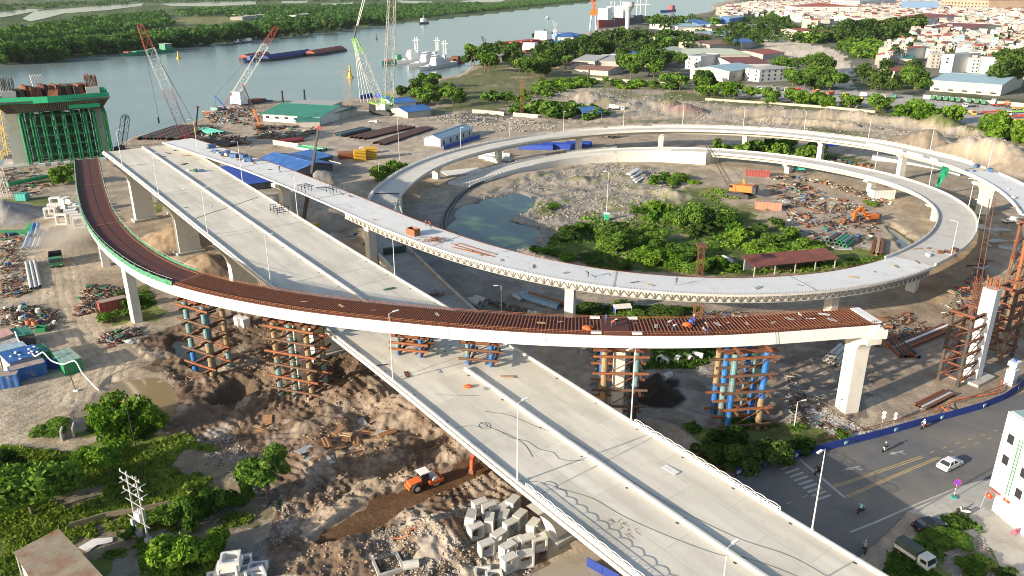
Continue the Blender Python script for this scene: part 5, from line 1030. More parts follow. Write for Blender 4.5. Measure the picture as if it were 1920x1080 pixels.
def crawler(t,c,rz,body,sc=1.0,counter=True,tracks=True):
 """slewing crane base: two tracks, deck, engine house, cab, counterweight"""
 ca,sa=math.cos(rz),math.sin(rz); loc=lambda x,y,z:(c[0]+(x*ca-y*sa)*sc,c[1]+(x*sa+y*ca)*sc,c[2]+z*sc)
 if tracks:
  for s in(-1,1):
   m=MB(); m.prism([loc(x,s*2.3-.45,z)for x,z in((-3.2,.2),(-2.8,0),(2.8,0),(3.2,.2),(3.2,.9),(2.8,1.1),(-2.8,1.1),(-3.2,.9))],(0,0,0),Vector(loc(0,.9,0))-Vector(loc(0,0,0))); pw(m,'track',dark,t)
 m=MB(); m.box(loc(0,0,1.05),(3.2*sc,3.6*sc,.7*sc),rz); pw(m,'undercarriage',dark,t)
 m=MB(); m.box(loc(-1.4,0,2.3),(4.6*sc,2.9*sc,1.7*sc),rz,taper=.95); pw(m,'engine_house',body,t)
 m=MB(); m.box(loc(1.5,1.0,2.3),(1.7*sc,1.1*sc,1.8*sc),rz,taper=.88); cb=pw(m,'cab',body,t)
 m=MB(); m.box(loc(1.95,1.0,2.65),(.95*sc,1.14*sc,.7*sc),rz); pw(m,'cab_window',win_m,t)
 if counter:m=MB(); m.box(loc(-4.1,0,2.2),(1.0*sc,3.2*sc,1.8*sc),rz); pw(m,'counterweight',dark,t)
 return loc
A_,B2=G(38,306),G(203,291); mid=(A_+B2)/2; ax=(B2-A_); TL=ax.length; ax.normalize(); rz=math.atan2(ax.y,ax.x)
tw=thing('bridge_tower','half-built concrete bridge tower wrapped in green falsework at the left river bank','bridge tower',(mid.x,mid.y,0),rz); hT=30
for s in(-1,1):
 m=MB(); m.prism([(s*TL/2-2.6,-3,0),(s*TL/2+2.6,-3,0),(s*TL/2+2.6,3,0),(s*TL/2-2.6,3,0)],(0,0,-3),(-s*1.5,0,hT)); m.build('tower_leg',conc,tw)
 m=MB()
 for i in range(9):
  for j in range(5):x=s*(TL/2-1.5)-2.2+i*.55; m.tube((x,-2.5+j*1.2,hT-.5),(x+random.uniform(-.3,.3),-2.5+j*1.2,hT+4+random.uniform(0,1.5)),.09,4)
 tag(m.build('starter_rebar',rust if s>0 else dark,tw),kind='stuff')
for i,x in enumerate(np.linspace(-TL/2+4,TL/2+1,9)):
 for j,y in enumerate((-9.2,-5.5,-2,2,5.5)):
  for dx in(-.5,.5):m=MB(); m.tube((x+dx,y,-2),(x+dx,y,20.5),.36,8); m.build('falsework_post',green_b,tw)
 m=MB(); m.ibeam((x,-11.5,21.2),(x,8.5,21.2),.9,1.1); m.build('cross_beam',green_b,tw)
 for z in(4,8,12,16):m=MB(); m.beam((x,-6,z),(x,6,z),.25); m.build('tie',green_d,tw)
for z in(4,8,12,16,20.2):
 for y in(-9.7,-6,-2.4,1.6,5.9):m=MB(); m.beam((-TL/2+4,y,z),(TL/2-3,y,z),.28); m.build('tie',green_d,tw)
for k in range(7):
 x0=-TL/2+5+k*(TL-9)/7; x1=x0+(TL-9)/7
 for z in(0,8):m=MB(); m.beam((x0,-6,z),(x1,-6,z+8),.18); m.beam((x1,-6.1,z),(x0,-6.1,z+8),.18); m.build('diagonal',green_d,tw)
m=MB(); m.box((0,0,24),(TL+1.5,16,4.6),taper=1.2); m.build('crossbeam_form',M('form_dark_brown',(.075,.055,.042),.85,.3,.8),tw)
for k in range(46):
 x=-TL/2+4+k*(TL-7)/45; m=MB(); m.beam((x,-8.1,21.8),(x*1.2,-9.8,26.2),.2,.3); m.build('form_rib',M('form_rib_grey',(.20,.18,.15),.8,.2,1),tw)
m=MB(); m.box((0,0,26.5),(TL+8,24,.3)); m.build('platform',wall_dk,tw)
for(x0,y0,x1,y1)in((-TL/2-4,-9,-2,-13),(-2,-13,TL/2+4,-9.5),(-TL/2-4,-9,-TL/2-4,9),(TL/2+4,-9.5,TL/2+4,11),(TL*.1,12,TL/2+4,11)):
 m=MB(); m.beam((x0,y0,27.0),(x1,y1,27.0),.15,2.6); m.build('safety_net',M('net_bright_green',(.02,.42,.20),.75,.2,.6),tw)
m=MB(); m.beam((TL*.15,-9.4,23.2),(TL/2,-9.4,23.2),.15,1.6); m.build('safety_net',MATS['net_bright_green'],tw)
frng=random.Random(4)
for k in range(13):m=MB(); m.box((-TL/2+3+k*2.2,3+frng.uniform(-2,1),28.6+frng.uniform(-.5,1.2)),(2.0,9.5,4.2),.25+frng.uniform(-.1,.1),taper=.8); m.build('form_panel',random.choice([plate_br,rust,MATS['form_dark_brown']]),tw)
m=MB(); m.add([(TL*.08,0,27.5),(TL*.45,-3,27.2),(TL*.42,9,30.5),(TL*.1,9,31)],[(0,1,2,3)]); o=m.build('form_panel',rust,tw); o.modifiers.new('t','SOLIDIFY').thickness=.3
m=MB(); m.add([(-2,-6,27),(2,-6.5,27),(2.4,-4.5,30),(-1.2,-4.5,30)],[(0,1,2,3)]); o=m.build('form_panel',rust_l,tw); o.modifiers.new('t','SOLIDIFY').thickness=.25
m=MB()
for i in range(8):
 for j in range(3):m.tube((-6+i*.6,9+j*.6,27),(-6.8+i*.6,9+j*.6,35),.14,4)
tag(m.build('rebar_bundle',crane_w,tw),kind='stuff')
shade_m=M('shade_green',(.012,.055,.03),.85,.4,.6)  # dark panels added between the posts to shade the falsework interior by colour
for y in(-4.2,3.8,6.6):
 for k in range(7):m=MB(); x0=-TL/2+5+k*(TL-9)/7; m.box((x0+(TL-9)/14,y,10.5),((TL-9)/7-.9,.08,19-(k*5%3))); m.build('shade_panel',shade_m,tw)
m=MB(); m.box((0,0,-1.2),(TL+12,20,3.4)); m.build('pile_cap',conc_old,tw)
for k in range(6):m=MB(); m.box((-TL/2+8+k*4.6,-11.5,.4),(2.4,1.6,1.5)); m.build('block',conc_white,tw)
def boom_sections(t,a,b,w,secs,name='boom_section',ch=.14):
 for f0,f1,mt in secs:m=MB(); lattice(m,Vector(a).lerp(Vector(b),f0),Vector(a).lerp(Vector(b),f1),w,ch=ch,w2=w if f1<.97 else w*.55); pw(m,name,mt,t)
def lines(t,pairs,r=.05,mat=None,name='cable'):
 for a,b in pairs:m=MB(); m.tube(a,b,r,4,cap=False); pw(m,name,mat or dark,t)
g=ground(358,270); t=thing('crawler_crane','tall red and white lattice crane leaning left behind the wide viaduct end','crane',g); crawler(t,g,R(120),red_p,1.3)
a=PT(352,262,g.y); b=PT(262,46,g.y-4); boom_sections(t,a,b,3.8,((0,.12,red_p),(.12,.45,pink_p),(.45,.8,crane_w),(.8,1,red_p)))
hd=PT(258,42,g.y-4); lines(t,[(b,PT(300,232,g.y-4)),(b,PT(375,250,g.y)),(hd,PT(380,258,g.y))],.07); m=MB(); m.tube(PT(296,220,g.y-4),PT(298,231,g.y-4),.3,6); pw(m,'hook',dark,t)
g=ground(418,207); t=thing('barge_crane','red and white lattice crane leaning right over the river bank','crane',g); crawler(t,g,R(30),crane_w,.8)
a=PT(424,203,g.y); b=PT(519,50,g.y+4); boom_sections(t,a,b,3.6,((0,.17,red_p),(.17,.78,crane_w),(.78,1,red_p))); tip2=PT(403,180,g.y); m=MB(); m.beam(a,tip2,.6); pw(m,'back_mast',blue_p,t); lines(t,[(b,tip2),(tip2,g+Vector((-4,0,2)))],.07)
g=ground(229,284); t=thing('dark_crane','small dark lattice crane at the water edge beside the bridge tower','crane',g); crawler(t,g,R(90),dark,.9); a=PT(228,274,g.y); b=PT(236,216,g.y-3); boom_sections(t,a,b,2.6,((0,.9,dark),(.9,1,dark))); lines(t,[(b,PT(242,242,g.y-3))],.06)
g=ground(572,432); t=thing('telescopic_crane','black telescopic crane boom rising beside the loop ramp','crane',g); q0=PT(567,425,g.y); q1=PT(583,330,g.y-1); q2=PT(591,280,g.y-1.5); q3=PT(597,240,g.y-2)
for i,(u_,v_,w_)in enumerate(((q0,q1,.8),(q1,q2,.6),(q2,q3,.42))):m=MB(); m.beam(u_,v_,w_,w_*1.2); pw(m,'boom_section',dark,t)
m=MB(); m.box(q3+Vector((.3,0,.1)),(1.1,.7,.9)); pw(m,'boom_head',red_p,t); m=MB(); m.box(g+Vector((0,0,1.2)),(8.5,2.6,1.4),R(40)); pw(m,'carrier',yel,t)
for k in range(4):
 for s in(-1,1):m=MB(); c0=g+Vector((math.cos(R(40))*(k*2-3)-math.sin(R(40))*s*1.2,math.sin(R(40))*(k*2-3)+math.cos(R(40))*s*1.2,.55)); m.tube(c0+Vector((.2,-.22,0)),c0-Vector((.2,-.22,0)),.55,10); pw(m,'wheel',black,t)
for(bx_,by_,tx,ty,lb,mt)in((366,268,371,201,'yellow mobile crane with thin black boom beside the red lattice crane',yel),(488,243,456,160,'orange mobile crane with raised thin boom left of the green workshop',orange)):
 g=ground(bx_,by_); t=thing('mobile_crane',lb,'crane',g); crawler(t,g,R(60),mt,.8,tracks=True); mid_=PT(bx_+(tx-bx_)*.4,by_-6+(ty-by_)*.4,g.y); m=MB(); m.beam(g+Vector((0,0,2)),mid_,.8); pw(m,'boom_section',mt,t); m=MB(); m.beam(mid_,PT(tx,ty,g.y),.5); pw(m,'boom_section',dark,t); m=MB(); m.box(PT(tx,ty,g.y),(1,.8,.9)); pw(m,'boom_head',red_p,t)
g=ground(722,214); t=thing('lime_crane','giant lime green crawler crane with near-vertical lattice boom','crane',g); crawler(t,g,R(-20),M('crane_cab_white',(.7,.75,.6),.5,.05),1.9)
a=PT(727,205,g.y); top=PT(739,-120,g.y+4); boom_sections(t,a,top,5.0,((0,.09,lime_p),(.09,1,crane_g)),ch=.3); mt_=PT(664,72,g.y); a2=PT(718,203,g.y)
boom_sections(t,a2,mt_,4.2,((0,.14,lime_p),(.14,.78,crane_g),(.78,1,lime_p)),'mast_section',.26)
for dx in(0,7,14,21):lines(t,[(mt_,PT(676+dx,192,g.y))],.16,crane_w,'pendant')
lines(t,[(mt_,PT(669,48,g.y)),(PT(669,48,g.y),PT(690,-40,g.y)),(PT(671,48,g.y),PT(695,-40,g.y))],.22,crane_w,'pendant'); m=MB(); m.tube(mt_,PT(669,48,g.y),.5,6); pw(m,'link',dark,t)
for u_,v_ in(((695,191),(722,205)),((700,197),(724,212)),((692,190),(716,212))):m=MB(); m.beam(PT(*u_,g.y),PT(*v_,g.y),.8); pw(m,'frame_arm',lime_p,t)
m=MB(); m.box(PT(698,203,g.y),(3.4,3,4.8)); pw(m,'counterweight',dark,t)
for(bx_,by_,tx,ty,w_,mt,lb)in((652,207,649,134,2.8,M('mast_brown',(.34,.26,.20),.7,.2,1),'brown lattice mast left of the lime green crane'),(978,233,978,150,1.6,rust_l,'thin orange lattice mast behind the outer ramp'),(1309,540,1315,460,1.4,rust,'rusty lattice mast inside the loop near the rusty shed'),(1307,603,1309,560,1.6,rust_l,'rusty lattice prop under the loop ramp')):
 g=ground(bx_,by_); t=thing('lattice_mast',lb,'mast',g); top=PT(tx,ty,g.y); top.x=g.x+(top.x-g.x)*.3; m=MB(); lattice(m,g+Vector((0,0,-.2)),top,w_); pw(m,'mast_frame',mt,t); m=MB(); m.box(top,(w_*1.7,w_*1.7,.35)); pw(m,'head_plate',mt,t); m=MB(); m.box(g+Vector((0,0,.1)),(w_*1.6,w_*1.6,.5)); pw(m,'footing',conc_old,t)
g=ground(1385,367); t=thing('orange_crawler_crane','orange crawler crane with dark lattice boom inside the loop','crane',g); crawler(t,g,R(150),orange,1.35); a=PT(1368,345,g.y); b=PT(1323,268,g.y+4); boom_sections(t,a,b,1.5,((0,1,dark),),ch=.1); lines(t,[(b,g+Vector((2,0,5)))],.05)
m=MB(); m.beam(g+Vector((2,0,3)),g+Vector((1,0,6)),.5); pw(m,'back_mast',yel,t)
g=ground(1848,598); t=thing('drilling_rig','yellow drilling rig with tall thin leader between the support towers','drilling rig',g); crawler(t,g,R(60),yel,1.0)
a=PT(1826,560,g.y-1); b=PT(1862,372,g.y-1)
for dx in(0,10):m=MB(); m.tube(PT(1822+dx,575,g.y-1),PT(1856+dx,372,g.y-1),.09,6); pw(m,'leader_rail',rust,t)
m=MB(); lattice(m,PT(1826,590,g.y-1),PT(1836,520,g.y-1),1.2); pw(m,'leader',rust,t)
m=MB(); m.beam(g+Vector((0,0,2.5)),PT(1850,548,g.y),.7); pw(m,'arm',yel,t)
def excavator(px,py,rz,mt,label,sc=1.0,arm=True):
 g=ground(px,py); t=thing('excavator',label,'excavator',g); loc=crawler(t,g,rz,mt,.62*sc,counter=True)
 if arm:
  p0,p1,p2,p3=[Vector(loc(*q))for q in((1.6,-.3,2.2),(5.4,-.3,6.6),(8.2,-.3,4.6),(8.4,-.3,1.6))]
  for u_,v_,nm in((p0,p1,'boom'),(p1,p2,'stick'),(p2,p3,'stick')):m=MB(); m.beam(u_,v_,.5*sc,.65*sc); pw(m,nm,mt,t)
  m=MB(); m.prism([Vector(loc(x,-1.0,z))for x,z in((8.0,1.8),(8.9,1.7),(9.0,.6),(8.3,.1),(7.6,.5))],(0,0,0),Vector(loc(0,1.4,0))-Vector(loc(0,0,0))); pw(m,'bucket',rust,t)
 return t
excavator(1630,415,R(200),orange,'orange excavator on the scrap yard track inside the loop',1.2); excavator(1497,322,R(160),M('machine_teal',(.03,.33,.30),.5,.1),'teal excavator under the inner loop ramp',1.1); excavator(1150,258,R(200),yel,'yellow excavator beneath the far outer ramp',1.1)
excavator(925,862,R(235),M('machine_red_orange',(.50,.09,.04),.5,.15),'orange-red excavator reaching from under the wide viaduct',1.0)
# ================================================================ ships on the river
hull_w=M('hull_white',(.78,.78,.76),.5,.04,.1); hull_r=M('hull_red',(.33,.06,.05),.7,.2,.1); hull_g=M('hull_green',(.03,.22,.12),.6,.2,.1); hull_d=M('hull_dark',(.05,.055,.065),.6,.2,.1); hull_b=M('hull_blue',(.04,.10,.30),.6,.2,.1); tarp_b=M('tarp_navy',(.03,.045,.16),.8,.2,.1); tarp_r=M('tarp_red',(.30,.09,.06),.85,.2,.1); coal=M('coal',(.02,.02,.02),.9,.2,.3)
def ship(name,label,bow,stern,beam,fb,hm,parts,cat='ship',bow_f=.25,group=None):
 Bw,St=G(*bow,RIVER_Z),G(*stern,RIVER_Z); d=Bw-St; L=d.length; t=thing(name,label,cat,(St.x,St.y,RIVER_Z),math.atan2(d.y,d.x),group); w=beam/2; m=MB(); n=12; vs=[]
 for i in range(n+1):
  f=i/n; k=1-max(0,(f-(1-bow_f))/bow_f)**2 if bow_f else 1; k*=(.85+.15*min(1,f/.12)); sheer=fb*(1+.45*max(0,f-.6)**1.5*2); x=f*L
  vs+=[(x*.985-(0 if f<.9 else .02*L),0,-2),(x*.985,-w*k*.85,-1),(x,-w*k-.01,sheer),(x,w*k+.01,sheer),(x*.985,w*k*.85,-1)]
 fs=[]
 for i in range(n):
  for j in range(5):a=i*5+j; b=i*5+(j+1)%5; fs.append((a,a+5,b+5,b))
 fs+=[(0,1,2,3,4),tuple(n*5+j for j in(4,3,2,1,0))]; m.add(vs,fs); m.build('hull',hm,t)
 for(nm,x,y,z,dx,dy,dz,mt,tp)in parts:m=MB(); m.box((x*L,y*w,fb+z+dz/2),(dx*L,dy*beam,dz),taper=tp); m.build(nm,mt,t)
 return t
def patrol(bow,stern,lb):
 t=ship('patrol_ship',lb,bow,stern,8.5,3.2,hull_w,[('deckhouse',.42,0,0,.42,.8,3.2,hull_w,.97),('bridge',.5,0,3.2,.24,.7,3.0,hull_w,.92),('wheelhouse',.53,0,6.2,.13,.6,2.6,hull_w,.9),('funnel',.3,0,3.2,.07,.35,4.2,hull_w,.8),('window_band',.595,0,7.2,.006,.5,1.0,win_m,1),('gun_deck',.75,0,0,.08,.4,1.2,hull_w,.9)],'ship',.3,'white patrol ships moored side by side')
 for x in(.46,.36):m=MB(); lattice(m,(x*50,0,11),(x*50,0,23),1.1,ch=.16,w2=.4); m.box((x*50,0,21),(1.2,4.5,.4)); m.sphere((x*50,0,23.3),.7,8,5); m.build('radar_mast',hull_w,t)
 return t
patrol((786,134),(852,121),'nearest of the three white patrol ships moored by the bank'); patrol((766,128),(835,113),'middle one of the three white patrol ships'); patrol((744,121),(800,112),'rear one of the three white patrol ships')
ship('cargo_boat','small green and red cargo boat beside the patrol ships',(716,122),(752,117),9,3,hull_g,[('deckhouse',.2,0,0,.25,.7,5,hull_g,.9),('hold',.6,0,0,.4,.7,1.2,hull_r,1)],'boat')
ship('work_pontoon','rusty pontoon moored beyond the patrol ships',(838,122),(862,116),14,2.5,hull_r,[('winch_house',.3,0,0,.3,.6,4,rust,.9),('deck_load',.7,0,0,.3,.7,2.4,rust,.8)],'pontoon',.05)
ship('work_barge','rusty work barge with white cabin at the river jetty',(440,203),(502,193),12,2.2,hull_d,[('cabin',.85,0,0,.22,.8,5,hull_w,.92),('bridge',.85,0,5,.14,.6,2.6,hull_w,.9),('deck_load',.4,0,0,.5,.7,1.6,rust,.9),('roof',.85,0,7.6,.17,.7,.3,wall_b,1)],'barge',.1)
ship('crane_pontoon','flat pontoon carrying the right-leaning lattice crane',(390,216),(452,205),14,1.6,rust,[('deck',.5,0,0,.9,.85,.4,wall_b,1),('crate',.75,0,.4,.12,.4,2,tealp,1)],'pontoon',.05)
for(bw,st,tp,lb)in(((488,116),(583,102),tarp_b,'long barge with navy tarpaulin on the river'),((576,106),(642,95),tarp_r,'barge with red tarpaulin at the end of the convoy'),((455,114),(500,106),tarp_r,'short barge with reddish cover at the left of the convoy')):
 t=ship('barge',lb,bw,st,15,2.4,hull_d,[],'barge',.08,'tarpaulin-covered barges in a row'); L=(G(*bw)-G(*st)).length
 m=MB(); m.prism([(0,-6.5,2.2),(0,6.5,2.2),(0,5,4.2),(0,0,6.2),(0,-5,4.2)],(L*.05,0,0),(L*.95,0,0)); m.build('tarpaulin',tp,t)
ship('river_tug','small blue tug at the left end of the barges',(458,118),(484,113),6,2,hull_b,[('wheelhouse',.5,0,0,.35,.6,4,hull_b,.85)],'boat')
ship('river_freighter','green river freighter under way near the opposite bank',(233,106),(322,97),11,3.4,hull_g,[('wheelhouse',.12,0,0,.16,.8,6,hull_g,.9),('roof',.12,0,6,.17,.85,.4,wall_w,1),('hatch',.55,0,0,.5,.7,1.2,hull_g,1),('foredeck',.92,0,0,.08,.6,1.5,hull_r,1)])
ship('tug_boat','white and black tug in midstream',(787,46),(801,44),10,4,hull_d,[('wheelhouse',.5,0,0,.5,.7,7,hull_w,.8),('mast',.5,0,7,.04,.06,8,hull_w,.6)],'boat')
ship('houseboat','small white houseboat by the opposite bank',(438,82),(448,81),6,1.5,hull_d,[('cabin',.5,0,0,.7,.8,4,hull_w,.9)],'boat'); ship('houseboat','pair of small boats right of the white houseboat',(452,81),(472,78),6,1.5,hull_d,[('cabin',.3,0,0,.35,.8,3.5,hull_w,.9),('cabin',.75,0,0,.25,.7,3,wall_b,.9)],'boat')
ship('red_carrier','long red hulled ship moored at the quay',(932,93),(1025,82),24,6,hull_r,[('hatch',.35,0,0,.16,.7,1.8,hull_r,1),('hatch',.55,0,0,.16,.7,1.8,hull_r,1),('hatch',.75,0,0,.14,.7,1.8,hull_r,1),('bridge',.08,0,0,.12,.8,11,hull_w,.9)]); ship('quay_barge','red barge lying behind the blue quay shed',(985,102),(1045,92),20,4,hull_r,[('deck',.5,0,0,.8,.8,1.2,hull_r,1),('house',.85,0,0,.12,.8,8,hull_w,.9)],'barge')
for(bw,st,lb,hm)in(((1122,52),(1165,46),'bow-on cargo ship with red waterline left of the water tower',hull_r),((1148,48),(1212,40),'dark hulled cargo ship with white bridge by the water tower',hull_d)):
 t=ship('cargo_ship',lb,bw,st,22,12,hm,[('bridge',.75,0,0,.2,.9,22,hull_w,.92),('funnel',.58,0,0,.08,.4,24,hull_w,.85),('hatch',.35,0,0,.25,.7,3,hull_d,1)],'ship',.22,'cargo ships at the far quay')
 for x in(10,50,75):m=MB(); m.tube((x,0,12),(x,0,46),.8,6); m.beam((x,-8,36),(x,8,36),.8); m.build('derrick',crane_w,t)
ship('coaster','blue and red coaster off the far quay',(1238,24),(1264,21),16,6,hull_b,[('house',.2,0,0,.2,.8,12,hull_r,.9)],'boat'); ship('launch','tiny white launch in midstream',(1023,36),(1029,35),6,2,hull_w,[('cabin',.4,0,0,.4,.7,3,hull_w,.9)],'boat')
for px,py,lb,s in((335,110,'yellow channel buoy near the green freighter',1.3),(657,146,'yellow channel buoy left of the lime green mast',1.7),(522,66,'small yellow buoy near the opposite bank',1.3),(706,74,'dark marker buoy in midstream',1.2)):
 g=G(px,py,RIVER_Z); t=thing('buoy',lb,'buoy',g); mt=yel if 'yellow' in lb else hull_d; m=MB(); m.tube((0,0,-.5),(0,0,1.2),1.6*s,10); m.build('float',mt,t); m=MB(); m.tube((0,0,1.2),(0,0,5*s),1.0*s,6,.3*s); m.sphere((0,0,5.4*s),.6*s,6,4); m.build('tower',mt,t)
for px,py,hpx,mt,lb in((1112,54,60,orange,'orange harbour crane at the far quay'),(1040,76,36,crane_g,'grey harbour crane left of the white quay house'),(908,106,36,dark,'dark small harbour crane beside the bank trees'),(1150,48,22,crane_g,'grey gantry at the far quay')):
 g=G(px,py); h=hpx*m_per_px(g.y); t=thing('harbour_crane',lb,'crane',(g.x,g.y,0)); m=MB()
 for sx,sy in((-1,-1),(1,-1),(1,1),(-1,1)):m.beam((sx*h*.1,sy*h*.1,-2),(sx*h*.06,sy*h*.06,h*.4),h*.03)
 m.build('portal',M('crane_pale_blue',(.30,.45,.55),.6,.1),t); m=MB(); m.box((0,0,h*.48),(h*.2,h*.16,h*.16)); m.build('machine_house',mt,t); m=MB(); lattice(m,(h*.05,0,h*.5),(-h*.12,0,h),h*.05,ch=h*.015); m.build('jib',mt,t); m=MB(); m.beam((0,0,h*.5),(h*.08,0,h*.85),h*.03); m.beam((h*.08,0,h*.85),(-h*.12,0,h),h*.02); m.build('back_mast',mt,t)
for px,py,t_ in((401,250,0),(530,198,1),(570,194,1),(502,190,0)):pass
for px,py,tp,lb in((531,198,170,'dark steel pile standing in the river left of the workshop'),(572,194,168,'dark steel pile standing in the river behind the workshop')):
 g=G(px,py,RIVER_Z); m=MB(); m.tube((0,0,-2),(0,0,PT(px,tp,g.y).z),.7,10); o=m.build('steel_pile',dark,None,loc=(g.x,g.y,0)); tag(o,lb,'pile','steel piles in the river')
for a,b,c,h,lb in(((540,40),(556,40),(542,36),12,'white farmhouse on the opposite bank'),((432,38),(455,38),(434,35),7,'unfinished pale house frame on the opposite bank'),((480,34),(502,33),(482,31),7,'low grey farm building on the opposite bank')):B_('farmhouse',lb,a,b,c,h,'flat',0,wall_w if 'white' in lb else wall_b,roof_gy)

# ================================================================ site materials, containers, stacks
sky_pipe=M('pipe_pale_blue',(.20,.33,.46),.5,.15,1); grey_pipe=M('pipe_grey',(.40,.42,.43),.5,.12,1); concp=M('concrete_pipe',(.52,.51,.47),.85,.1,.8); wood=M('timber',(.36,.25,.15),.9,.25,1.5); wood_o=M('plywood_orange',(.42,.22,.10),.85,.2,1); teal_m=M('teal_paint',(.03,.30,.26),.6,.15,.8); tarp2=M('tarp_royal_blue',(.02,.06,.36),.6,.25,1.2); tarp_o=M('tarp_orange',(.65,.13,.04),.7,.2,1.2); grn=M('green_paint',(.02,.24,.10),.6,.15,.8); whitebag=M('white_sacks',(.66,.65,.62),.8,.12,1.5)
def mesh_culvert(L=1.25,w=2.1,h=2.1,th=.24):
 m=MB(); o=[(-w/2,0),(w/2,0),(w/2,h),(-w/2,h)]; i_=[(-w/2+th,th),(w/2-th,th),(w/2-th,h-th),(-w/2+th,h-th)]; c=.22
 def ch(q):(x0,y0),_,(x1,y1),_=q; return[(x0+c,y0),(x1-c,y0),(x1,y0+c),(x1,y1-c),(x1-c,y1),(x0+c,y1),(x0,y1-c),(x0,y0+c)]
 O=[(-w/2,0),(w/2,0),(w/2,0),(w/2,h),(w/2,h),(-w/2,h),(-w/2,h),(-w/2,0)]; I=ch(i_); n=8; vs=[]
 for y in(-L/2,L/2):vs+=[(x,y,z)for x,z in O]+[(x,y,z)for x,z in I]
 fs=[]
 for k in range(n):
  j=(k+1)%n
  fs+=[(k,j,n+j,n+k),(2*n+j,2*n+k,3*n+k,3*n+j),(n+k,n+j,3*n+j,3*n+k)]
  if O[k]!=O[j]:fs.append((j,k,2*n+k,2*n+j))
 m.add(vs,fs); me=m.mesh('box_culvert',concp); bm=bmesh.new(); bm.from_mesh(me); bmesh.ops.remove_doubles(bm,verts=bm.verts,dist=1e-4); bmesh.ops.dissolve_degenerate(bm,edges=bm.edges,dist=1e-4); bmesh.ops.recalc_face_normals(bm,faces=bm.faces); bm.to_mesh(me); bm.free(); return me
CULV=mesh_culvert(); CULVW=CULV.copy(); CULVW.materials[0]=M('concrete_white_box',(.66,.65,.62),.8,.06,.8)
def culvert(px,py,rz,label,group,z=0,tilt=0,sc=1.0,me=None):
 g=ground(px,py); o=link('box_culvert',me or CULV,None,g+Vector((0,0,z))); o.rotation_euler=(R(tilt),0,R(rz)); o.scale=(sc,sc,sc); return tag(o,label,'culvert box',group)
for i,(px,py,rz,z,tl)in enumerate(((900,962,30,0,0),(917,968,15,0,0),(931,972,10,0,0),(880,985,80,0,8),(918,992,85,0,0),(892,1008,35,0,0),(962,958,60,0,0),(947,968,50,0,0),(975,985,55,0,0),(958,1000,40,0,0),(945,985,75,0,0),(935,1022,45,0,0),(968,1035,30,0,0),(952,1045,40,0,0),(988,1030,25,0,0),(1010,1030,20,0,0),(1000,1002,60,0,0),(912,1040,30,0,0),(905,1068,5,0,90),(925,1075,10,0,90),(955,1068,35,0,0),(985,1060,15,0,0))):
 culvert(px,py,rz,'pale concrete box culvert in the pile below the wide viaduct','box culverts piled below the wide viaduct',z,tl)
for i,(px,py,rz,z,tl)in enumerate(((425,1062,10,0,90),(440,1050,12,0,90),(455,1048,20,0,90),(408,1078,15,0,90),(430,1085,10,0,0),(455,1080,25,0,90),(475,1072,30,0,90),(438,1066,12,2.1,90),(486,1060,8,0,90))):
 culvert(px,py,rz,'white concrete box culvert in the pile at the bottom edge','box culverts piled at the bottom edge',z,tl,1.15,CULVW)
for i,(px,py,rz,z,tl)in enumerate(((96,408,15,0,0),(103,400,15,0,0),(108,396,10,1.5,0),(122,396,100,0,0),(132,397,5,0,0),(118,420,8,0,0),(134,412,25,0,0),(139,417,25,0,0),(145,421,25,0,0),(150,426,20,0,0),(142,405,30,0,0),(148,398,70,0,0),(126,400,80,2,0),(114,402,15,0,0))):
 culvert(px,py,rz,'white concrete box culvert stacked beside the curved ramp end','box culverts beside the curved ramp',z,tl,1.6,CULVW)
for px,py,lb in((449,610,'white concrete block left of the pier falsework'),(460,612,'second white concrete block left of the pier falsework')):
 m=MB(); m.box((0,0,1.0),(1.5,2.2,2.2)); tag(m.build('concrete_block',CULVW.materials[0],None,loc=ground(px,py)),lb,'concrete block','blocks by the pier falsework').rotation_euler.z=R(40)
def container(px,py,rz,mt,label,L=6.06,W=2.44,H=2.6,name='shipping_container',z=0):
 g=ground(px,py); t=thing(name,label,'container',g+Vector((0,0,z)),rz); m=MB(); n=int(L/.28)
 for s in(-1,1):
  m=MB(); vs=[]
  for k in range(n+1):
   y=s*(W/2-(.05 if(k//2)%2 else 0)); vs+=[(-L/2+k*L/n,y,.12),(-L/2+k*L/n,y,H-.1)]
  m.add(vs,[(2*k,2*k+2,2*k+3,2*k+1)[::s]for k in range(n)]); m.build('side_wall',mt,t)
 for s in(-1,1):m=MB(); m.box((s*(L/2-.04),0,H/2),(.06,W-.16,H-.2)); m.build('end_wall' if s<0 else 'door',mt,t)
 m=MB(); m.box((0,0,H-.05),(L-.1,W-.1,.07)); m.build('roof',M('container_roof',(.33,.27,.23),.8,.2,.8,stain=(.22,.13,.08),stain_amt=.4,stain_scale=.8)if mt is not teal_m else mt,t); m=MB(); m.box((0,0,.1),(L-.06,W-.1,.12)); m.build('floor',dark,t)
 m=MB()
 for sx in(-1,1):
  for sy in(-1,1):m.box((sx*(L/2-.06),sy*(W/2-.06),H/2),(.16,.16,H))
  m.box((sx*(L/2-.06),0,H-.06),(.14,W-.3,.14))
 for sy in(-1,1):m.box((0,sy*(W/2-.05),H-.06),(L-.3,.12,.13)); m.box((0,sy*(W/2-.05),.08),(L-.3,.12,.15))
 m.build('frame',mt,t); return t
cont_r=M('container_red',(.26,.06,.05),.6,.15,.8); cont_b=M('container_blue',(.035,.12,.36),.6,.2,.8,stain=(.30,.27,.22),stain_amt=.3,stain_scale=.9)
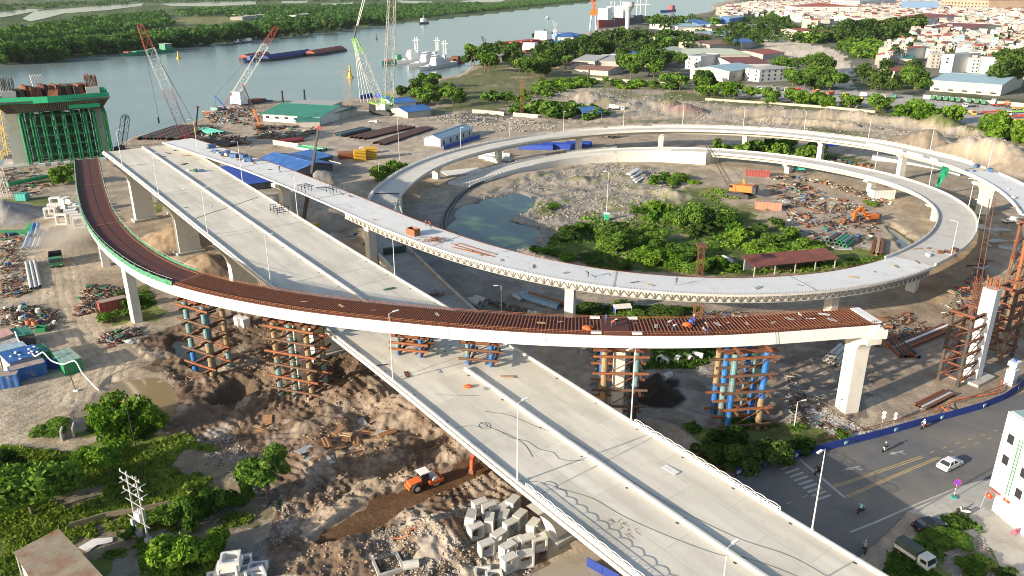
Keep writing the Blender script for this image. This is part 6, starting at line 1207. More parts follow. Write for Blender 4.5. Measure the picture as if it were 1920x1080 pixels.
container(213,580,ang((197,589),(232,581)),cont_r,'red shipping container behind the tall left pier'); container(55,706,ang((26,715),(86,699)),cont_b,'weathered blue shipping container in the huts at the left edge'); container(1420,330,R(-12),cont_r,'red shipping container on the track inside the loop',L=9); container(1440,392,R(-15),M('container_salmon',(.50,.20,.13),.6,.15),'salmon pink container behind the thicket',L=8.5); container(43,375,R(-5),teal_m,'small teal container by the left edge gate',L=4,W=2.4,H=2.4)
container(1651,372,R(8),M('shed_white',(.62,.62,.60),.7,.1),'pale site container under the inner loop ramp',L=8,W=4,H=3.4,name='site_container'); container(5,725,R(20),cont_b,'blue container cut by the left edge below the huts',L=6)
def slab_roof(t,pts,mt,name='roof',th=.12):
 m=MB(); P0=[Vector(p)for p in pts]; m.add(P0+[p+Vector((0,0,th))for p in P0],[(3,2,1,0),(4,5,6,7),(0,1,5,4),(1,2,6,5),(2,3,7,6),(3,0,4,7)]); return pw(m,name,mt,t)
def hut(label,roofpx,z,wallm,rm,name='site_hut',zb=None):
 """hut given by the photo outline of its roof, at eaves height z (zb at the back)"""
 zb=z if zb is None else zb; q=[G(*roofpx[0],z),G(*roofpx[1],z),G(*roofpx[2],zb),G(*roofpx[3],zb)]; c=sum(q,Vector())/4; t=thing(name,label,'hut',(c.x,c.y,gz(c.x,c.y))); w=[c+(p-c)*.93 for p in q]; m=MB()
 vs=[Vector((p.x,p.y,gz(p.x,p.y)-.3))for p in w]+[Vector((p.x,p.y,p.z-.05))for p in w]; m.add(vs,[(0,1,5,4),(1,2,6,5),(2,3,7,6),(3,0,4,7),(4,5,6,7)]); pw(m,'wall',wallm,t); n=6
 for k in range(n):
  f0,f1=k/n,(k+1)/n; slab_roof(t,[q[0].lerp(q[1],f0),q[0].lerp(q[1],f1),q[3].lerp(q[2],f1),q[3].lerp(q[2],f0)],rm,'roof_sheet',.08+.02*(k%2))
 return t,q
t,q=hut('hut with bright blue sheet roof weighted with sandbags at the left edge',[(16,682),(78,664),(62,646),(-4,662)],2.9,wall_g,roof_bl,zb=3.7)
for k in range(10):
 f,g_=random.random(),random.random(); p=q[0].lerp(q[1],f).lerp(q[3].lerp(q[2],f),g_); m=MB(); m.sphere(p+Vector((0,0,.22)),.28,7,4,(1.2,.8,.6)); pw(m,'sandbag',whitebag,t)
hut('hut with pale blue roof behind the bright blue one',[(-6,662),(50,648),(42,640),(-10,652)],3.4,wall_g,roof_lb); hut('hut with pale green roof in the row of huts at the left',[(117,682),(153,671),(130,652),(98,662)],2.8,grn,M('roof_pale_teal',(.24,.36,.31),.6,.1,.5)); hut('dark green roofed hut between the blue roof and the pale green one',[(76,664),(96,658),(80,644),(60,648)],2.6,grn,roof_gr)
hut('pink roofed hut at the far left edge',[(-14,640),(26,626),(14,615),(-18,626)],2.9,wall_g,M('roof_pink',(.50,.30,.27),.75,.15,.5)); hut('green roofed hut behind the pink one',[(26,632),(66,626),(50,612),(14,618)],2.5,wall_dk,roof_gr); hut('grey roofed hut in front of the pink one',[(-14,656),(36,640),(28,633),(-14,646)],2.4,wall_g,roof_gy)
g=ground(143,694); t=thing('green_booth','green booth with white top next to the pale green hut','booth',g,R(15)); m=MB(); m.box((0,0,1.2),(1.6,1.3,2.4)); m.build('wall',M('booth_green',(.02,.36,.17),.6,.1),t); m=MB(); m.box((0,0,2.5),(1.8,1.5,.25)); m.build('roof',white_p,t); m=MB(); m.box((0,-.66,1.0),(.8,.06,1.9)); m.build('door',grn,t)
g=ground(100,692); m=MB(); m.box((0,0,1.1),(2.8,.12,2.2)); m.box((-.6,-.07,1.7),(.6,.02,.2)); m.box((.6,-.07,1.7),(.6,.02,.2)); tag(m.build('blue_hoarding',M('hoarding_blue',(.02,.06,.30),.6,.1),None,loc=g),'blue hoarding panel between the container and the green hut','hoarding').rotation_euler.z=R(15)
m=MB(); pts=catmull([G(28,622,3.2),G(36,640,3.2),G(52,650,3.4),G(66,668,3.2),G(80,660,4.2),G(96,676,3.0),G(120,683,2.8),G(140,676,3.6),G(155,700,1.5),G(178,725,.3),G(186,732,.2)],.8); m.path(pts,.13,6); tag(m.build('white_hose',white_p),'long white hose looping over the huts at the left','hose')
g=ground(143,733); t=thing('pole_stand','thin dark pole in a base beside the puddle','pole',g); m=MB(); m.tube((0,0,0),(-.8,0,5.2),.07,6); m.build('pole',dark,t); m=MB(); m.box((0,0,.12),(.8,.6,.24)); m.build('base',whitebag,t)
q=[G(25,1036,4.2),G(110,991,4.2),G(225,1115,4.6),G(120,1185,4.6)]; c=sum(q,Vector())/4; t=thing('rusty_roof_shed','shed with rusty corrugated roof in the bottom left corner','shed',(c.x,c.y,0)); roof_ru=M('roof_rusted_sheet',(.40,.33,.23),.75,.18,.6,stain=(.33,.15,.065),stain_amt=.62,stain_scale=.35); n=40
m_rib=MB()
for k in range(n):
 f0,f1=k/n,(k+1)/n; a,b,d,e=q[0].lerp(q[3],f0),q[1].lerp(q[2],f0),q[1].lerp(q[2],f1),q[0].lerp(q[3],f1); m=MB(); mid0,mid1=(a+e)/2+Vector((0,0,.09)),(b+d)/2+Vector((0,0,.09)); m.add([a,b,mid1,mid0,d,e],[(0,1,2,3),(3,2,4,5)]); o=pw(m,'roof_sheet',roof_ru,t); o.modifiers.new('t','SOLIDIFY').thickness=-.02
for f in(.02,.35,.7,.98):
 for s in(0,1):p=q[0].lerp(q[3],f)if s==0 else q[1].lerp(q[2],f); p=c+(p-c)*.96; m=MB(); m.tube((p.x,p.y,-.3),(p.x,p.y,p.z-.06),.09,6); pw(m,'post',galv,t)
m=MB(); w=[c+(p-c)*.9 for p in q]; m.add([Vector((p.x,p.y,-.2))for p in w]+[Vector((p.x,p.y,p.z-.1))for p in w],[(0,1,5,4),(1,2,6,5),(2,3,7,6),(3,0,4,7)]); pw(m,'wall',wall_g,t)
def stack(kind,a,b,n,r,mats,label,group,rows=1,gap=2.15,name=None,z0=0):
 """n parallel pipes or beams; a, b: photo points of the two ends of the first one"""
 A,B=ground(*a),ground(*b); d=(B-A).normalized(); s=Vector((d.y,-d.x,0)); k=0
 for row in range(rows):
  for i in range(n-row):
   off=s*((i+row*.5)*r*gap); z=Vector((0,0,z0+r+row*r*1.75)); m=MB(); e=d*random.uniform(-.5,.5)*(B-A).length*.08; mt=mats[k%len(mats)]
   if kind=='pipe':m.pipe(A+off+z+e,B+off+z+e,r,12)
   else:m.ibeam(A+off+z+e,B+off+z+e,r*1.8,r*2)
   c0=(A+B)/2+off; o=m.build(name or('steel_pipe' if kind=='pipe' else 'steel_beam'),mt); tag(o,label,'pipe' if kind=='pipe' else 'beam',group); k+=1
stack('pipe',(45,470),(58,437),4,.55,[sky_pipe,bluepipe,grey_pipe,sky_pipe],'blue steel pipe in the stack left of the dump truck','blue pipes left of the dump truck'); stack('pipe',(60,452),(66,430),2,.55,[bluepipe,sky_pipe],'blue steel pipe lying on top of the stack left of the dump truck','top blue pipes left of the dump truck',z0=1.0)
stack('pipe',(60,545),(50,495),3,.45,[grey_pipe],'long grey pipe by the left haul road','grey pipes by the haul road'); stack('pipe',(1545,678),(1566,660),4,.42,[concp],'grey concrete pipe in the neat stack left of the end pier','concrete pipes left of the end pier',3);
for px,py,rz,lb in((1238,680,60,'wide concrete pipe ring beside the weeds'),(1246,684,60,'second wide concrete pipe ring beside the weeds'),(1272,680,130,'short concrete pipe right of the rings'),(1290,676,120,'middle short concrete pipe'),(1308,672,150,'rightmost short concrete pipe'),(1195,695,100,'concrete pipe leaning at the falsework tower'),(1250,712,40,'cloth-wrapped pale bundle by the dark soil heap')):
 g=ground(px,py); m=MB(); d=Vector((math.cos(R(rz)),math.sin(R(rz)),0))*(.5 if 'ring' in lb else 1.1); m.pipe(g-d+Vector((0,0,.8)),g+d+Vector((0,0,.8)),.8 if 'ring' in lb else .62,14); tag(m.build('concrete_pipe',concp),lb,'pipe')
stack('beam',(1716,762),(1770,735),4,.28,[rust,rust,grey_pipe,rust],'long rusty beam lying at the foot of the support towers','beams at the support tower foot',name='steel_beam')
stack('beam',(1665,655),(1770,612),4,.35,[rust,crane_w,rust,rust_l],'long rusty girder behind the end pier','girders behind the end pier',name='steel_girder'); stack('pipe',(1690,672),(1655,640),5,.4,[rust,dark,rust],'rusty pipe in the pile behind the end pier','rusty pipes behind the end pier')
stack('beam',(658,258),(748,237),13,.45,[plate_br,M('sheet_pile',(.06,.04,.032),.8,.2,.5)],'dark sheet pile in the wide stack in the middle yard','sheet piles in the middle yard',gap=1.9,name='sheet_pile'); stack('beam',(700,270),(792,240),9,.45,[MATS['sheet_pile'],plate_br],'dark sheet pile in the right half of the middle yard stack','right sheet piles in the middle yard',gap=1.9,name='sheet_pile')
stack('pipe',(628,255),(680,243),4,.8,[rust,tealp,tealp,dark],'large teal or rusty pipe beside the sheet piles','large pipes beside the sheet piles'); stack('pipe',(520,268),(562,263),3,.9,[M('pipe_red',(.36,.06,.06),.6,.15)],'red pipe in the row behind the blue-roofed shed','red pipes behind the blue shed'); stack('pipe',(573,276),(612,283),5,.7,[greenp,grey_pipe,greenp],'bright green pipe in the stack behind the telescopic crane','green pipes in the middle yard')
stack('pipe',(385,243),(420,252),4,.8,[M('pipe_seagreen',(.10,.42,.33),.6,.1)],'sea-green pipe on the bank by the cranes','sea-green pipes on the bank'); stack('beam',(262,262),(335,238),12,.7,[dark,wall_dk,rust],'dark pile or girder on the river bank behind the viaduct end','dark girders on the bank',gap=2.6); stack('beam',(370,262),(450,272),6,.6,[MATS['sheet_pile']],'dark steel beam on the bank behind the loop ramp start','beams behind the loop ramp start')
stack('pipe',(1545,458),(1562,446),6,.55,[tealp,greenp,tealp,rust],'teal pipe in the neat row of the scrap yard','teal pipes in the scrap yard',2); stack('pipe',(1365,500),(1345,488),2,.75,[rust_l,concp],'wide pipe lying behind the rusty lattice mast','wide pipes behind the lattice mast'); stack('pipe',(990,555),(1058,575),3,.6,[rust_l,tealp,sky_pipe],'long pipe under the loop ramp pier','pipes under the loop ramp pier'); stack('pipe',(985,552),(1000,562),4,.5,[sky_pipe,grey_pipe],'short pale pipe left of the loop ramp pier','short pale pipes left of the pier')
stack('pipe',(900,577),(880,570),2,.9,[concp],'wide concrete pipe beside the ribbed ramp','concrete pipes beside the ribbed ramp')
stack('beam',(1635,478),(1640,450),3,.5,[rust,wood],'upright-stacked rusty box beam on the scrap yard edge','box beams on the scrap yard edge')
for px,py,w,h,mt,lb in((675,300,5,4.5,yel,'left yellow formwork bundle in the middle yard'),(694,297,5.5,5,yel,'right yellow formwork bundle in the middle yard'),(650,296,7,2.6,rust_l,'rusty coil of reinforcement left of the yellow bundles'),(683,288,4,3,crane_w,'white crate behind the yellow bundles')):
 g=ground(px,py); t=thing('formwork_bundle',lb,'bundle',g,R(15));
 for k in range(7):m=MB(); m.box((random.uniform(-.1,.1),0,h*(k+.5)/7),(w,w*.8,h/7*.7)); m.build('panel',mt,t)
for px,py,L,w,h,rz,mt,lb in((1005,279,16,5,2.5,-8,tarp2,'blue tarpaulin stack under the far outer ramp'),(1050,278,18,5,2.8,-4,tarp2,'second blue tarpaulin stack under the far outer ramp'),(1085,274,12,5,2.4,0,tarp2,'third blue tarpaulin stack under the far outer ramp'),(1552,273,8,4,2.5,0,tarp2,'blue covered heap seen between ramp rings')):
 g=ground(px,py); m=MB(); m.prism([(0,-w/2,0),(0,w/2,0),(0,w*.42,h*.8),(0,0,h),(0,-w*.42,h*.8)],(-L/2,0,0),(L/2,0,0)); o=m.build('tarpaulin_stack',mt,None,loc=g); o.rotation_euler.z=R(rz); tag(o,lb,'stack')
for k,(px,py)in enumerate(((907,297),(918,300),(929,303),(915,292),(927,294),(940,297),(950,301),(922,287),(936,290),(948,293))):
 g=ground(px,py); m=MB(); m.box((0,0,.7),(4,2.2,1.4)); tag(m.build('concrete_unit',conc_white,None,loc=g),'white precast unit set out under the outer ramp','precast unit','precast units under the outer ramp').rotation_euler.z=R(-12)
for k in range(26):
 t_=k/25; px,py=(860+85*t_,340-26*t_)if k%2 else(872+70*t_,350-22*t_); g=ground(px,py); m=MB(); m.box((0,0,.5),(2.2,1.1,1.1)); m.box((0,0,1.2),(1.2,.8,.4)); tag(m.build('barrier_block',concp,None,loc=g),'grey concrete block lined up along the approach ramp foot','concrete block','blocks along the approach ramp').rotation_euler.z=R(25+random.uniform(-12,12))
for k in range(5):g=G(1185+k*4,330+k*2.2); m=MB(); m.box((0,0,.2),(11,.8,.5)); tag(m.build('white_beam',conc_white,None,loc=(g.x,g.y,gz(g.x,g.y)+.1)),'white precast strip lying inside the loop','precast beam','white strips inside the loop').rotation_euler.z=R(62)
g=ground(868,322); m=MB(); m.box((0,0,.08),(17,9,.16)); tag(m.build('concrete_slab',conc_white,None,loc=g),'white concrete slab beside the outer ramp pier','slab').rotation_euler.z=R(25)
def unit(kind,mt):
 m=MB()
 if kind=='pipe':m.pipe((-.5,0,.07),(.5,0,.07),.07,8,.2)
 elif kind=='beam':m.ibeam((-.5,0,.05),(.5,0,.05),.07,.1)
 elif kind=='plate':m.box((0,0,.03),(1,.55,.04))
 elif kind=='drum':m.tube((0,0,0),(0,0,.9),.32,10); m.tube((0,0,.42),(0,0,.48),.34,10)
 elif kind=='crate':m.box((0,0,.3),(.9,.6,.6)); m.box((0,0,.62),(.96,.66,.06))
 elif kind=='bag':m.sphere((0,0,.2),.5,8,5,(1,.7,.5))
 elif kind=='planks':
  for k in range(4):m.box((random.uniform(-.06,.06),-.18+k*.12,.04+.03*(k%2)),(1,.1,.05),random.uniform(-.05,.05))
 return m.mesh('scrap_'+kind,mt)
SCR={}
NICE=dict(pipe='steel pipe',beam='steel beam',plate='sheet plate',drum='oil drum',crate='crate',bag='sack',planks='plank bundle')
def scrap(P,n,mix,where,group,size=(1.5,5)):
 W=scatter_px(P,n,prng)
 for(x,y)in W:
  kind,(mt,cn)=random.choice(mix); key=(kind,cn)
  if key not in SCR:SCR[key]=unit(kind,mt)
  o=link(NICE[kind].replace(' ','_'),SCR[key],None,(x,y,gz(x,y))); s=random.uniform(*size)if kind in('pipe','beam','planks','plate')else random.uniform(.9,1.8); o.scale=(s,s if kind not in('pipe','beam','planks')else s*.75,s*(.8 if kind!='plate' else .5)); o.rotation_euler=(0,random.uniform(-.06,.1),random.uniform(0,6.28)); tag(o,f'{cn} {NICE[kind]} {where}',kind if kind not in('planks',)else 'planks',group)
blue_s=M('faded_blue',(.05,.12,.26),.7,.25,1); green_s=M('faded_green',(.04,.17,.09),.7,.25,1)
RU,BL,GN,TE,WH,WD,GY,OR=(rust,'rusty'),(blue_s,'blue'),(green_s,'green'),(tealp,'teal'),(whitebag,'white'),(wood,'wooden'),(grey_pipe,'grey'),(rust_l,'orange-rust')
mixA=[('pipe',RU),('beam',RU),('beam',OR),('planks',WD),('plate',GY),('crate',OR),('pipe',GN),('bag',WH),('beam',GY),('plate',RU),('crate',BL)]
scrap([(0,440),(60,440),(70,470),(50,490),(70,520),(60,550),(0,560)],44,mixA,'in the material dump at the left edge','scrap at the left edge'); scrap([(140,560),(165,535),(235,545),(190,585),(150,592)],40,[('beam',RU),('planks',WD),('plate',RU),('crate',OR),('beam',GY),('crate',GN)],'in the heap left of the red container','scrap by the red container'); scrap([(0,580),(60,575),(110,590),(100,620),(40,612),(0,605)],40,[('beam',RU),('drum',BL),('drum',WH),('crate',GN),('pipe',GY),('planks',WD),('bag',WH)],'near the terracotta rings at the left','scrap near the terracotta rings',(1,3))
scrap([(180,640),(200,625),(270,615),(255,650),(215,655)],20,[('planks',WD),('plate',GY),('bag',WH),('crate',GN),('plate',RU)],'below the tall left pier','scrap below the left pier',(1,2.5)); scrap([(0,320),(60,318),(90,340),(60,370),(0,360)],34,[('beam',RU),('crate',GN),('plate',RU),('pipe',GN),('plate',GY),('planks',WD)],'at the foot of the bridge tower','scrap at the bridge tower foot',(2,5));
scrap([(1445,350),(1490,342),(1600,380),(1650,420),(1620,470),(1560,465),(1500,440),(1470,400)],125,mixA+[('pipe',TE),('pipe',OR),('crate',RU)],'in the scrap yard inside the loop','scrap yard inside the loop',(2,5.5)); scrap([(1440,335),(1500,330),(1600,365),(1650,385),(1690,390),(1670,375),(1560,340)],55,[('pipe',GN),('pipe',TE),('beam',RU),('crate',OR),('plate',GY),('bag',WH),('beam',OR)],'along the track below the inner loop ramp','scrap along the inner track',(2,5)); scrap([(1440,282),(1550,292),(1640,312),(1600,315),(1480,296)],40,[('beam',RU),('crate',OR),('plate',RU),('crate',BL)],'between the two ramp rings','scrap between the ramp rings',(2,5))
scrap([(480,235),(560,240),(610,245),(560,262),(480,258)],55,[('plate',GN),('beam',RU),('bag',WH),('planks',WD),('pipe',GN),('beam',(plate_br,'maroon')),('crate',GN)],'before the green workshop','scrap before the green workshop',(2,6)); scrap([(1640,600),(1700,590),(1760,620),(1700,640),(1650,650)],34,[('beam',RU),('crate',OR),('planks',WD),('plate',GY),('pipe',RU)],'behind the end pier','scrap behind the end pier',(1.5,4)); scrap([(1100,590),(1150,580),(1300,585),(1400,590),(1400,598),(1110,598)],20,[('pipe',RU),('bag',WH),('crate',BL),('beam',OR)],'behind the rebar ramp','scrap behind the rebar ramp',(1.5,4)); scrap([(380,215),(470,195),(500,215),(470,235),(400,232)],44,[('beam',RU),('plate',(red_p,'red')),('crate',OR),('pipe',TE),('bag',WH),('plate',GY)],'on the river jetty by the cranes','scrap on the river jetty',(2.5,7)); scrap([(880,555),(900,565),(1020,590),(960,585)],12,[('bag',WH),('plate',GY),('beam',RU)],'at the side of the ribbed ramp','scrap beside the ribbed ramp',(1,3)); scrap([(640,430),(700,440),(720,480),(680,470),(620,440)],14,[('planks',WD),('plate',GY),('crate',BL)],'in the dip between the viaducts','scrap between the viaducts',(1,3))
scrap([(560,840),(680,790),(760,800),(720,840),(600,880)],26,[('planks',WD),('planks',(wood_o,'orange ply')),('beam',RU),('plate',GY)],'on the churned mud below the wide viaduct','timber on the mud',(1.5,4)); scrap([(470,800),(500,785),(520,805),(490,820)],6,[('plate',(wood_o,'orange ply')),('planks',WD)],'at the foot of the pier falsework','plates at the pier falsework',(2,3.5)); scrap([(1110,640),(1160,650),(1120,700),(1080,660)],14,[('beam',RU),('bag',WH),('pipe',BL),('planks',WD)],'beside the falsework under the rebar ramp','scrap beside the falsework',(1,3)); scrap([(1760,600),(1800,540),(1820,500),(1850,480),(1840,560),(1790,620)],24,[('planks',WD),('plate',GY),('beam',RU),('pipe',OR)],'near the drilling rig','scrap near the drilling rig',(2,5)); scrap([(1830,420),(1880,430),(1900,470),(1850,470)],14,[('planks',WD),('plate',GY),('beam',GY)],'under the right end of the outer ramp','scrap under the outer ramp end',(2,6))
def debris(name,label,P,n,smax=1.2):
 """loose mass of small offcuts, bars, boards and lumps"""
 rng=np.random.default_rng(n); pts=np.array([p for q in P for p in scatter_px(q,int(n/len(P)),prng)]); pts=pts[fbm(pts[:,0]+70,pts[:,1],5,3)>.47]; k=len(pts); z=height(pts[:,:1],pts[:,1:2])[:,0]; U=np.array([(-1,-1,-1),(1,-1,-1),(1,1,-1),(-1,1,-1),(-1,-1,1),(1,-1,1),(1,1,1),(-1,1,1)])/2.
 d=np.c_[rng.uniform(.3,1,k)**2*smax*3.2,rng.uniform(.06,.32,k)*smax,rng.uniform(.06,.28,k)*smax]; a=rng.random(k)*6.283; X=U[None]*d[:,None]; c,s=np.cos(a)[:,None],np.sin(a)[:,None]; tl=rng.normal(0,.25,k)[:,None]
 V=np.stack([X[...,0]*c-X[...,1]*s,X[...,0]*s+X[...,1]*c,X[...,2]+X[...,0]*tl],-1)+np.c_[pts,z+.15+rng.random(k)*.35][:,None]; Fq=np.array([(3,2,1,0),(4,5,6,7),(0,1,5,4),(1,2,6,5),(2,3,7,6),(3,0,4,7)]); F_=(Fq[None]+(np.arange(k)*8)[:,None,None]).reshape(-1,4)
 mi=np.repeat(rng.choice(8,k,p=[.27,.24,.15,.19,.03,.03,.03,.06]),6); tag(link(name,npmesh(name,V.reshape(-1,3),F_,[M('debris_rust',(.10,.05,.034),.9,.3,1),rust_b,M('debris_wood',(.23,.165,.11),.9,.3,1),stone_g,concp,green_s,blue_s,dark],mi=mi)),label,'debris',kind='stuff')
debris('site_debris','mixed offcuts and rubbish over the left storage areas',[[(0,440),(60,440),(70,470),(50,490),(70,520),(60,550),(0,560)],[(140,565),(165,535),(235,545),(190,585),(150,592)],[(0,580),(60,575),(110,590),(100,620),(0,612)],[(180,645),(200,625),(270,615),(255,655)],[(0,318),(70,316),(110,345),(60,372),(0,362)]],3600,.9); debris('yard_debris','mixed scrap heaped in the yard inside the loop',[[(1445,350),(1490,342),(1600,380),(1650,420),(1620,470),(1560,468),(1500,440),(1470,400)],[(1440,335),(1500,330),(1600,365),(1690,392),(1560,345)],[(1440,282),(1550,292),(1640,312),(1480,296)]],3000,1.4); debris('bank_debris','mixed gear heaped on the river bank yard',[[(380,215),(470,195),(500,215),(470,235),(400,232)],[(480,235),(600,242),(560,264),(480,260)],[(250,262),(340,240),(460,260),(470,275),(380,262)]],2600,2.0); debris('pier_debris','mixed offcuts on the ground at the right site',[[(1640,600),(1700,590),(1770,620),(1650,655)],[(1760,600),(1850,480),(1840,570)],[(1480,690),(1560,770),(1640,815),(1480,800)],[(1110,640),(1160,650),(1120,700)],[(1100,585),(1400,588),(1400,598),(1110,598)],[(880,555),(1020,590),(960,588)]],2200,.7)
def on_path(path,px,py,zg):
 p=G(px,py,zg)
 for _ in range(4):t=path.near(p.x,p.y); p=G(px,py,path.at(t).z)
 return p,path.head(path.near(p.x,p.y))
def deck_scrap(path,pts,mix,where,group,zg,size=(1,2.5)):
 for(px,py)in pts:
  kind,(mt,cn)=random.choice(mix); key=(kind,cn)
  if key not in SCR:SCR[key]=unit(kind,mt)
  p,h=on_path(path,px,py,zg); o=link(NICE[kind].replace(' ','_'),SCR[key],None,p+Vector((0,0,.03))); s=random.uniform(*size); o.scale=(s,s*.8,s*.7); o.rotation_euler.z=random.uniform(0,6.28); tag(o,f'{cn} {NICE[kind]} {where}',kind,group)
deck_scrap(BR,[(570,566),(640,574),(700,582),(820,590),(1015,606),(1050,604),(1190,606),(1230,612),(1345,608),(1365,605),(1400,607),(1430,600),(1450,605),(1480,598),(1520,598),(1545,590),(1560,600)],[('planks',WD),('planks',GY),('plate',GY),('beam',WH)],'on the rebar ramp deck','boards on the rebar ramp',18,(.8,1.8))
deck_scrap(LP,[(390+k*2.6+random.uniform(-4,4),279+k*.75+random.uniform(-3,5))for k in range(34)],[('planks',WD),('plate',GY),('beam',BL),('crate',BL),('beam',RU),('plate',RU),('bag',WH)],'on the riverside start of the loop ramp','clutter on the loop ramp start',20,(1.2,3)); deck_scrap(LP,[(485,316),(505,318),(525,322),(548,332),(600,352),(655,368),(640,364),(700,412),(790,445),(850,458),(880,470),(905,478),(940,488),(950,482),(925,476),(1000,500),(1060,512),(1110,518),(1140,515),(1190,530),(1220,535),(1420,540),(1500,535),(1600,520),(1640,510),(1680,500),(1740,480),(1720,492)],[('planks',WD),('bag',WH),('plate',GY),('beam',RU),('planks',GY)],'on the white loop ramp deck','clutter on the loop ramp deck',14,(.8,2.4)); deck_scrap(LP,[(1715+k*8+random.uniform(-3,3),464+k*1.5+random.uniform(-3,3))for k in range(11)],[('planks',WD),('plate',RU),('crate',RU),('plate',GY),('beam',RU)],'at the joint on the right of the loop ramp','clutter at the loop ramp joint',8,(1,2.6)); deck_scrap(OT,[(1820,316),(1830,314),(1838,318),(1845,320),(1812,320),(1826,322),(1856,322),(1835,312)],[('bag',BL),('planks',WD),('crate',BL),('plate',GY)],'at the gap of the outer ramp','clutter at the outer ramp gap',12,(1.2,2.6)); deck_scrap(OT,[(1900,372),(1905,390),(1890,355),(1915,420)],[('planks',WD),('bag',WH)],'at the right end of the outer ramp','clutter at the outer ramp end',13)
p,h=on_path(LP,775,440,15); t=thing('rusty_skip','rusty steel box standing on the loop ramp deck','skip',p,h); m=MB()
for s in(-1,1):m=MB(); m.box((0,s*.9,.8),(2.8,.08,1.6)); m.build('side_wall',rust_l,t); m=MB(); m.box((s*1.4,0,.8),(.08,1.72,1.6)); m.build('end_wall',rust_l,t)
m=MB(); m.box((0,0,.06),(2.7,1.7,.1)); m.build('floor',rust,t)
p,h=on_path(LP,815,452,14.5); m=MB()
for k in range(60):a=random.uniform(0,6.28); c0=Vector((random.gauss(0,1.2),random.gauss(0,.6),random.uniform(.1,.8))); m.beam(c0,c0+Vector((math.cos(a),math.sin(a),random.uniform(-.3,.3)))*1.3,.07)
tag(m.build('rebar_heap',rust_l,None,loc=p),'tangled heap of rusty rebar on the loop ramp deck','rebar heap')
for k,(a,b)in enumerate((((852,460),(925,482)),((858,456),(930,478)),((848,464),(915,480)))):
 A,B=on_path(LP,*a,14)[0],on_path(LP,*b,14)[0]; m=MB(); m.beam(A+Vector((0,0,.1)),B+Vector((0,0,.1)),.2,.14); tag(m.build('long_rebar_bundle',rust_l),'long rusty rebar bundle on the loop ramp deck','rebar','rebar bundles on the loop ramp')
for px,py,path,zg,lb in((625,362,LP,17.5,'dark steel hanging frame on the far edge of the loop ramp'),(572,358,LP,18,'dark steel hanging frame on the near edge of the loop ramp')):
 p,h=on_path(path,px,py,zg); t=thing('edge_frame',lb,'frame',p,h);
 for x in(-1.8,0,1.8):
  m=MB(); m.beam((x,-1,0),(x,-1,1.5),.12); m.beam((x,1,0),(x,1,1.5),.12); m.beam((x,-1.3,1.5),(x,1.6,1.5),.12); m.build('post',dark,t)
 for y in(-1,1,1.6):m=MB(); m.beam((-2,y,1.5),(2,y,1.5),.12); m.build('rail',dark,t)
s_=125; q_=MAIN.at(118,22.2); t=thing('edge_frame','blue and dark steel frame standing on the wide viaduct edge','frame',q_,_n)
for x in(-1.5,0,1.5):
 for y in(-2.2,0,2.2):m=MB(); m.beam((x,y,0),(x,y,1.7),.12); m.build('post',dark if x else blue_p,t)
for y in(-2.2,0,2.2):
 for z in(.5,1.7):m=MB(); m.beam((-1.7,y,z),(1.7,y,z),.12); m.build('rail',dark,t)
for s_,w_,kind,(mt,cn),sz in((176,17,'planks',RU,2.2),(168,15.5,'bag',WH,1.4),(166,17,'crate',GN,1.6),(165,18.5,'crate',BL,1.5),(182,5,'planks',WD,1.5),(150,8,'bag',WH,.6),(132,9,'plate',WH,1.2),(134,3,'plate',GN,1.0),(26,8.5,'plate',GY,1.4),(28,3.5,'planks',RU,2),(33,1.8,'beam',RU,2),(19,9.5,'bag',((tarp_o),'red'),1.6),(18,17,'planks',WD,2.2),(17,12.2,'planks',GY,2),(-15,20,'plate',WH,2.4),(188,14,'planks',WD,2),(192,17,'plate',BL,2),(186,21,'beam',RU,2.5),(194,20,'bag',BL,1.2),(60,20,'planks',GN,2.4)):
 key=(kind,cn)
 if key not in SCR:SCR[key]=unit(kind,mt)
 o=link(NICE[kind].replace(' ','_'),SCR[key],None,MAIN.at(s_,w_,.02)); o.scale=(sz,sz*.8,sz*.7); o.rotation_euler.z=random.uniform(0,6.28); tag(o,f'{cn} {NICE[kind]} lying on the wide viaduct deck',kind,'clutter on the wide viaduct')
def cable(pts,label,r=.022,name='cable'):
 m=MB(); m.path(catmull([MAIN.at(s,w,.03)for s,w in pts],.7),r,4); tag(m.build(name,black),label,'cable')
cable([(-4,.8),(-6,3),(-9,4.5),(-13,6.5),(-18,7.2),(-24,9),(-30,11.5),(-32,13.5),(-38,16),(-46,17)],'long black cable snaking along the near left carriageway'); cable([(12,7.5),(9,10),(4,11.6),(0,13.4),(-6,14),(-12,13.6),(-18,13.8),(-24,14.6),(-30,16),(-36,18.5),(-44,19)],'black cable following the central barrier shadow'); cable([(11,1.2),(10,3.5),(8.5,5),(9.4,5.6),(9.8,4.6),(8.6,4.2),(8,5.4),(9.2,6),(10,5),(6.8,6),(4.5,6.8),(2,7),(-1,6)],'coiled black cable near the left parapet before the falsework'); cable([(7,6),(4,6.6),(2.5,7.8),(0,8),(-2,9.2),(-3.5,8.8),(-5,10),(-6,11.6)],'loose black cable loop below the central barrier'); cable([(124,2),(126,6),(127.5,10),(130,16),(133,23)],'dark cable crossing the far part of the wide viaduct',.05); cable([(20,4),(16,9.5)],'thin straight cable before the short falsework stand')
m=MB(); mt_=dark
for k in range(22):s_=-19+random.uniform(-1,1)*2.2; w_=4.6+random.random()*1.8; m.beam(MAIN.at(s_,w_,.02),MAIN.at(s_-(random.uniform(.3,1)if k%2 else 0),w_+(0 if k%2 else random.uniform(.3,.9)),.02),.035,.02)
tag(m.build('rebar_grid',rust),'patch of small bars lying on the near carriageway','rebar',kind='stuff')
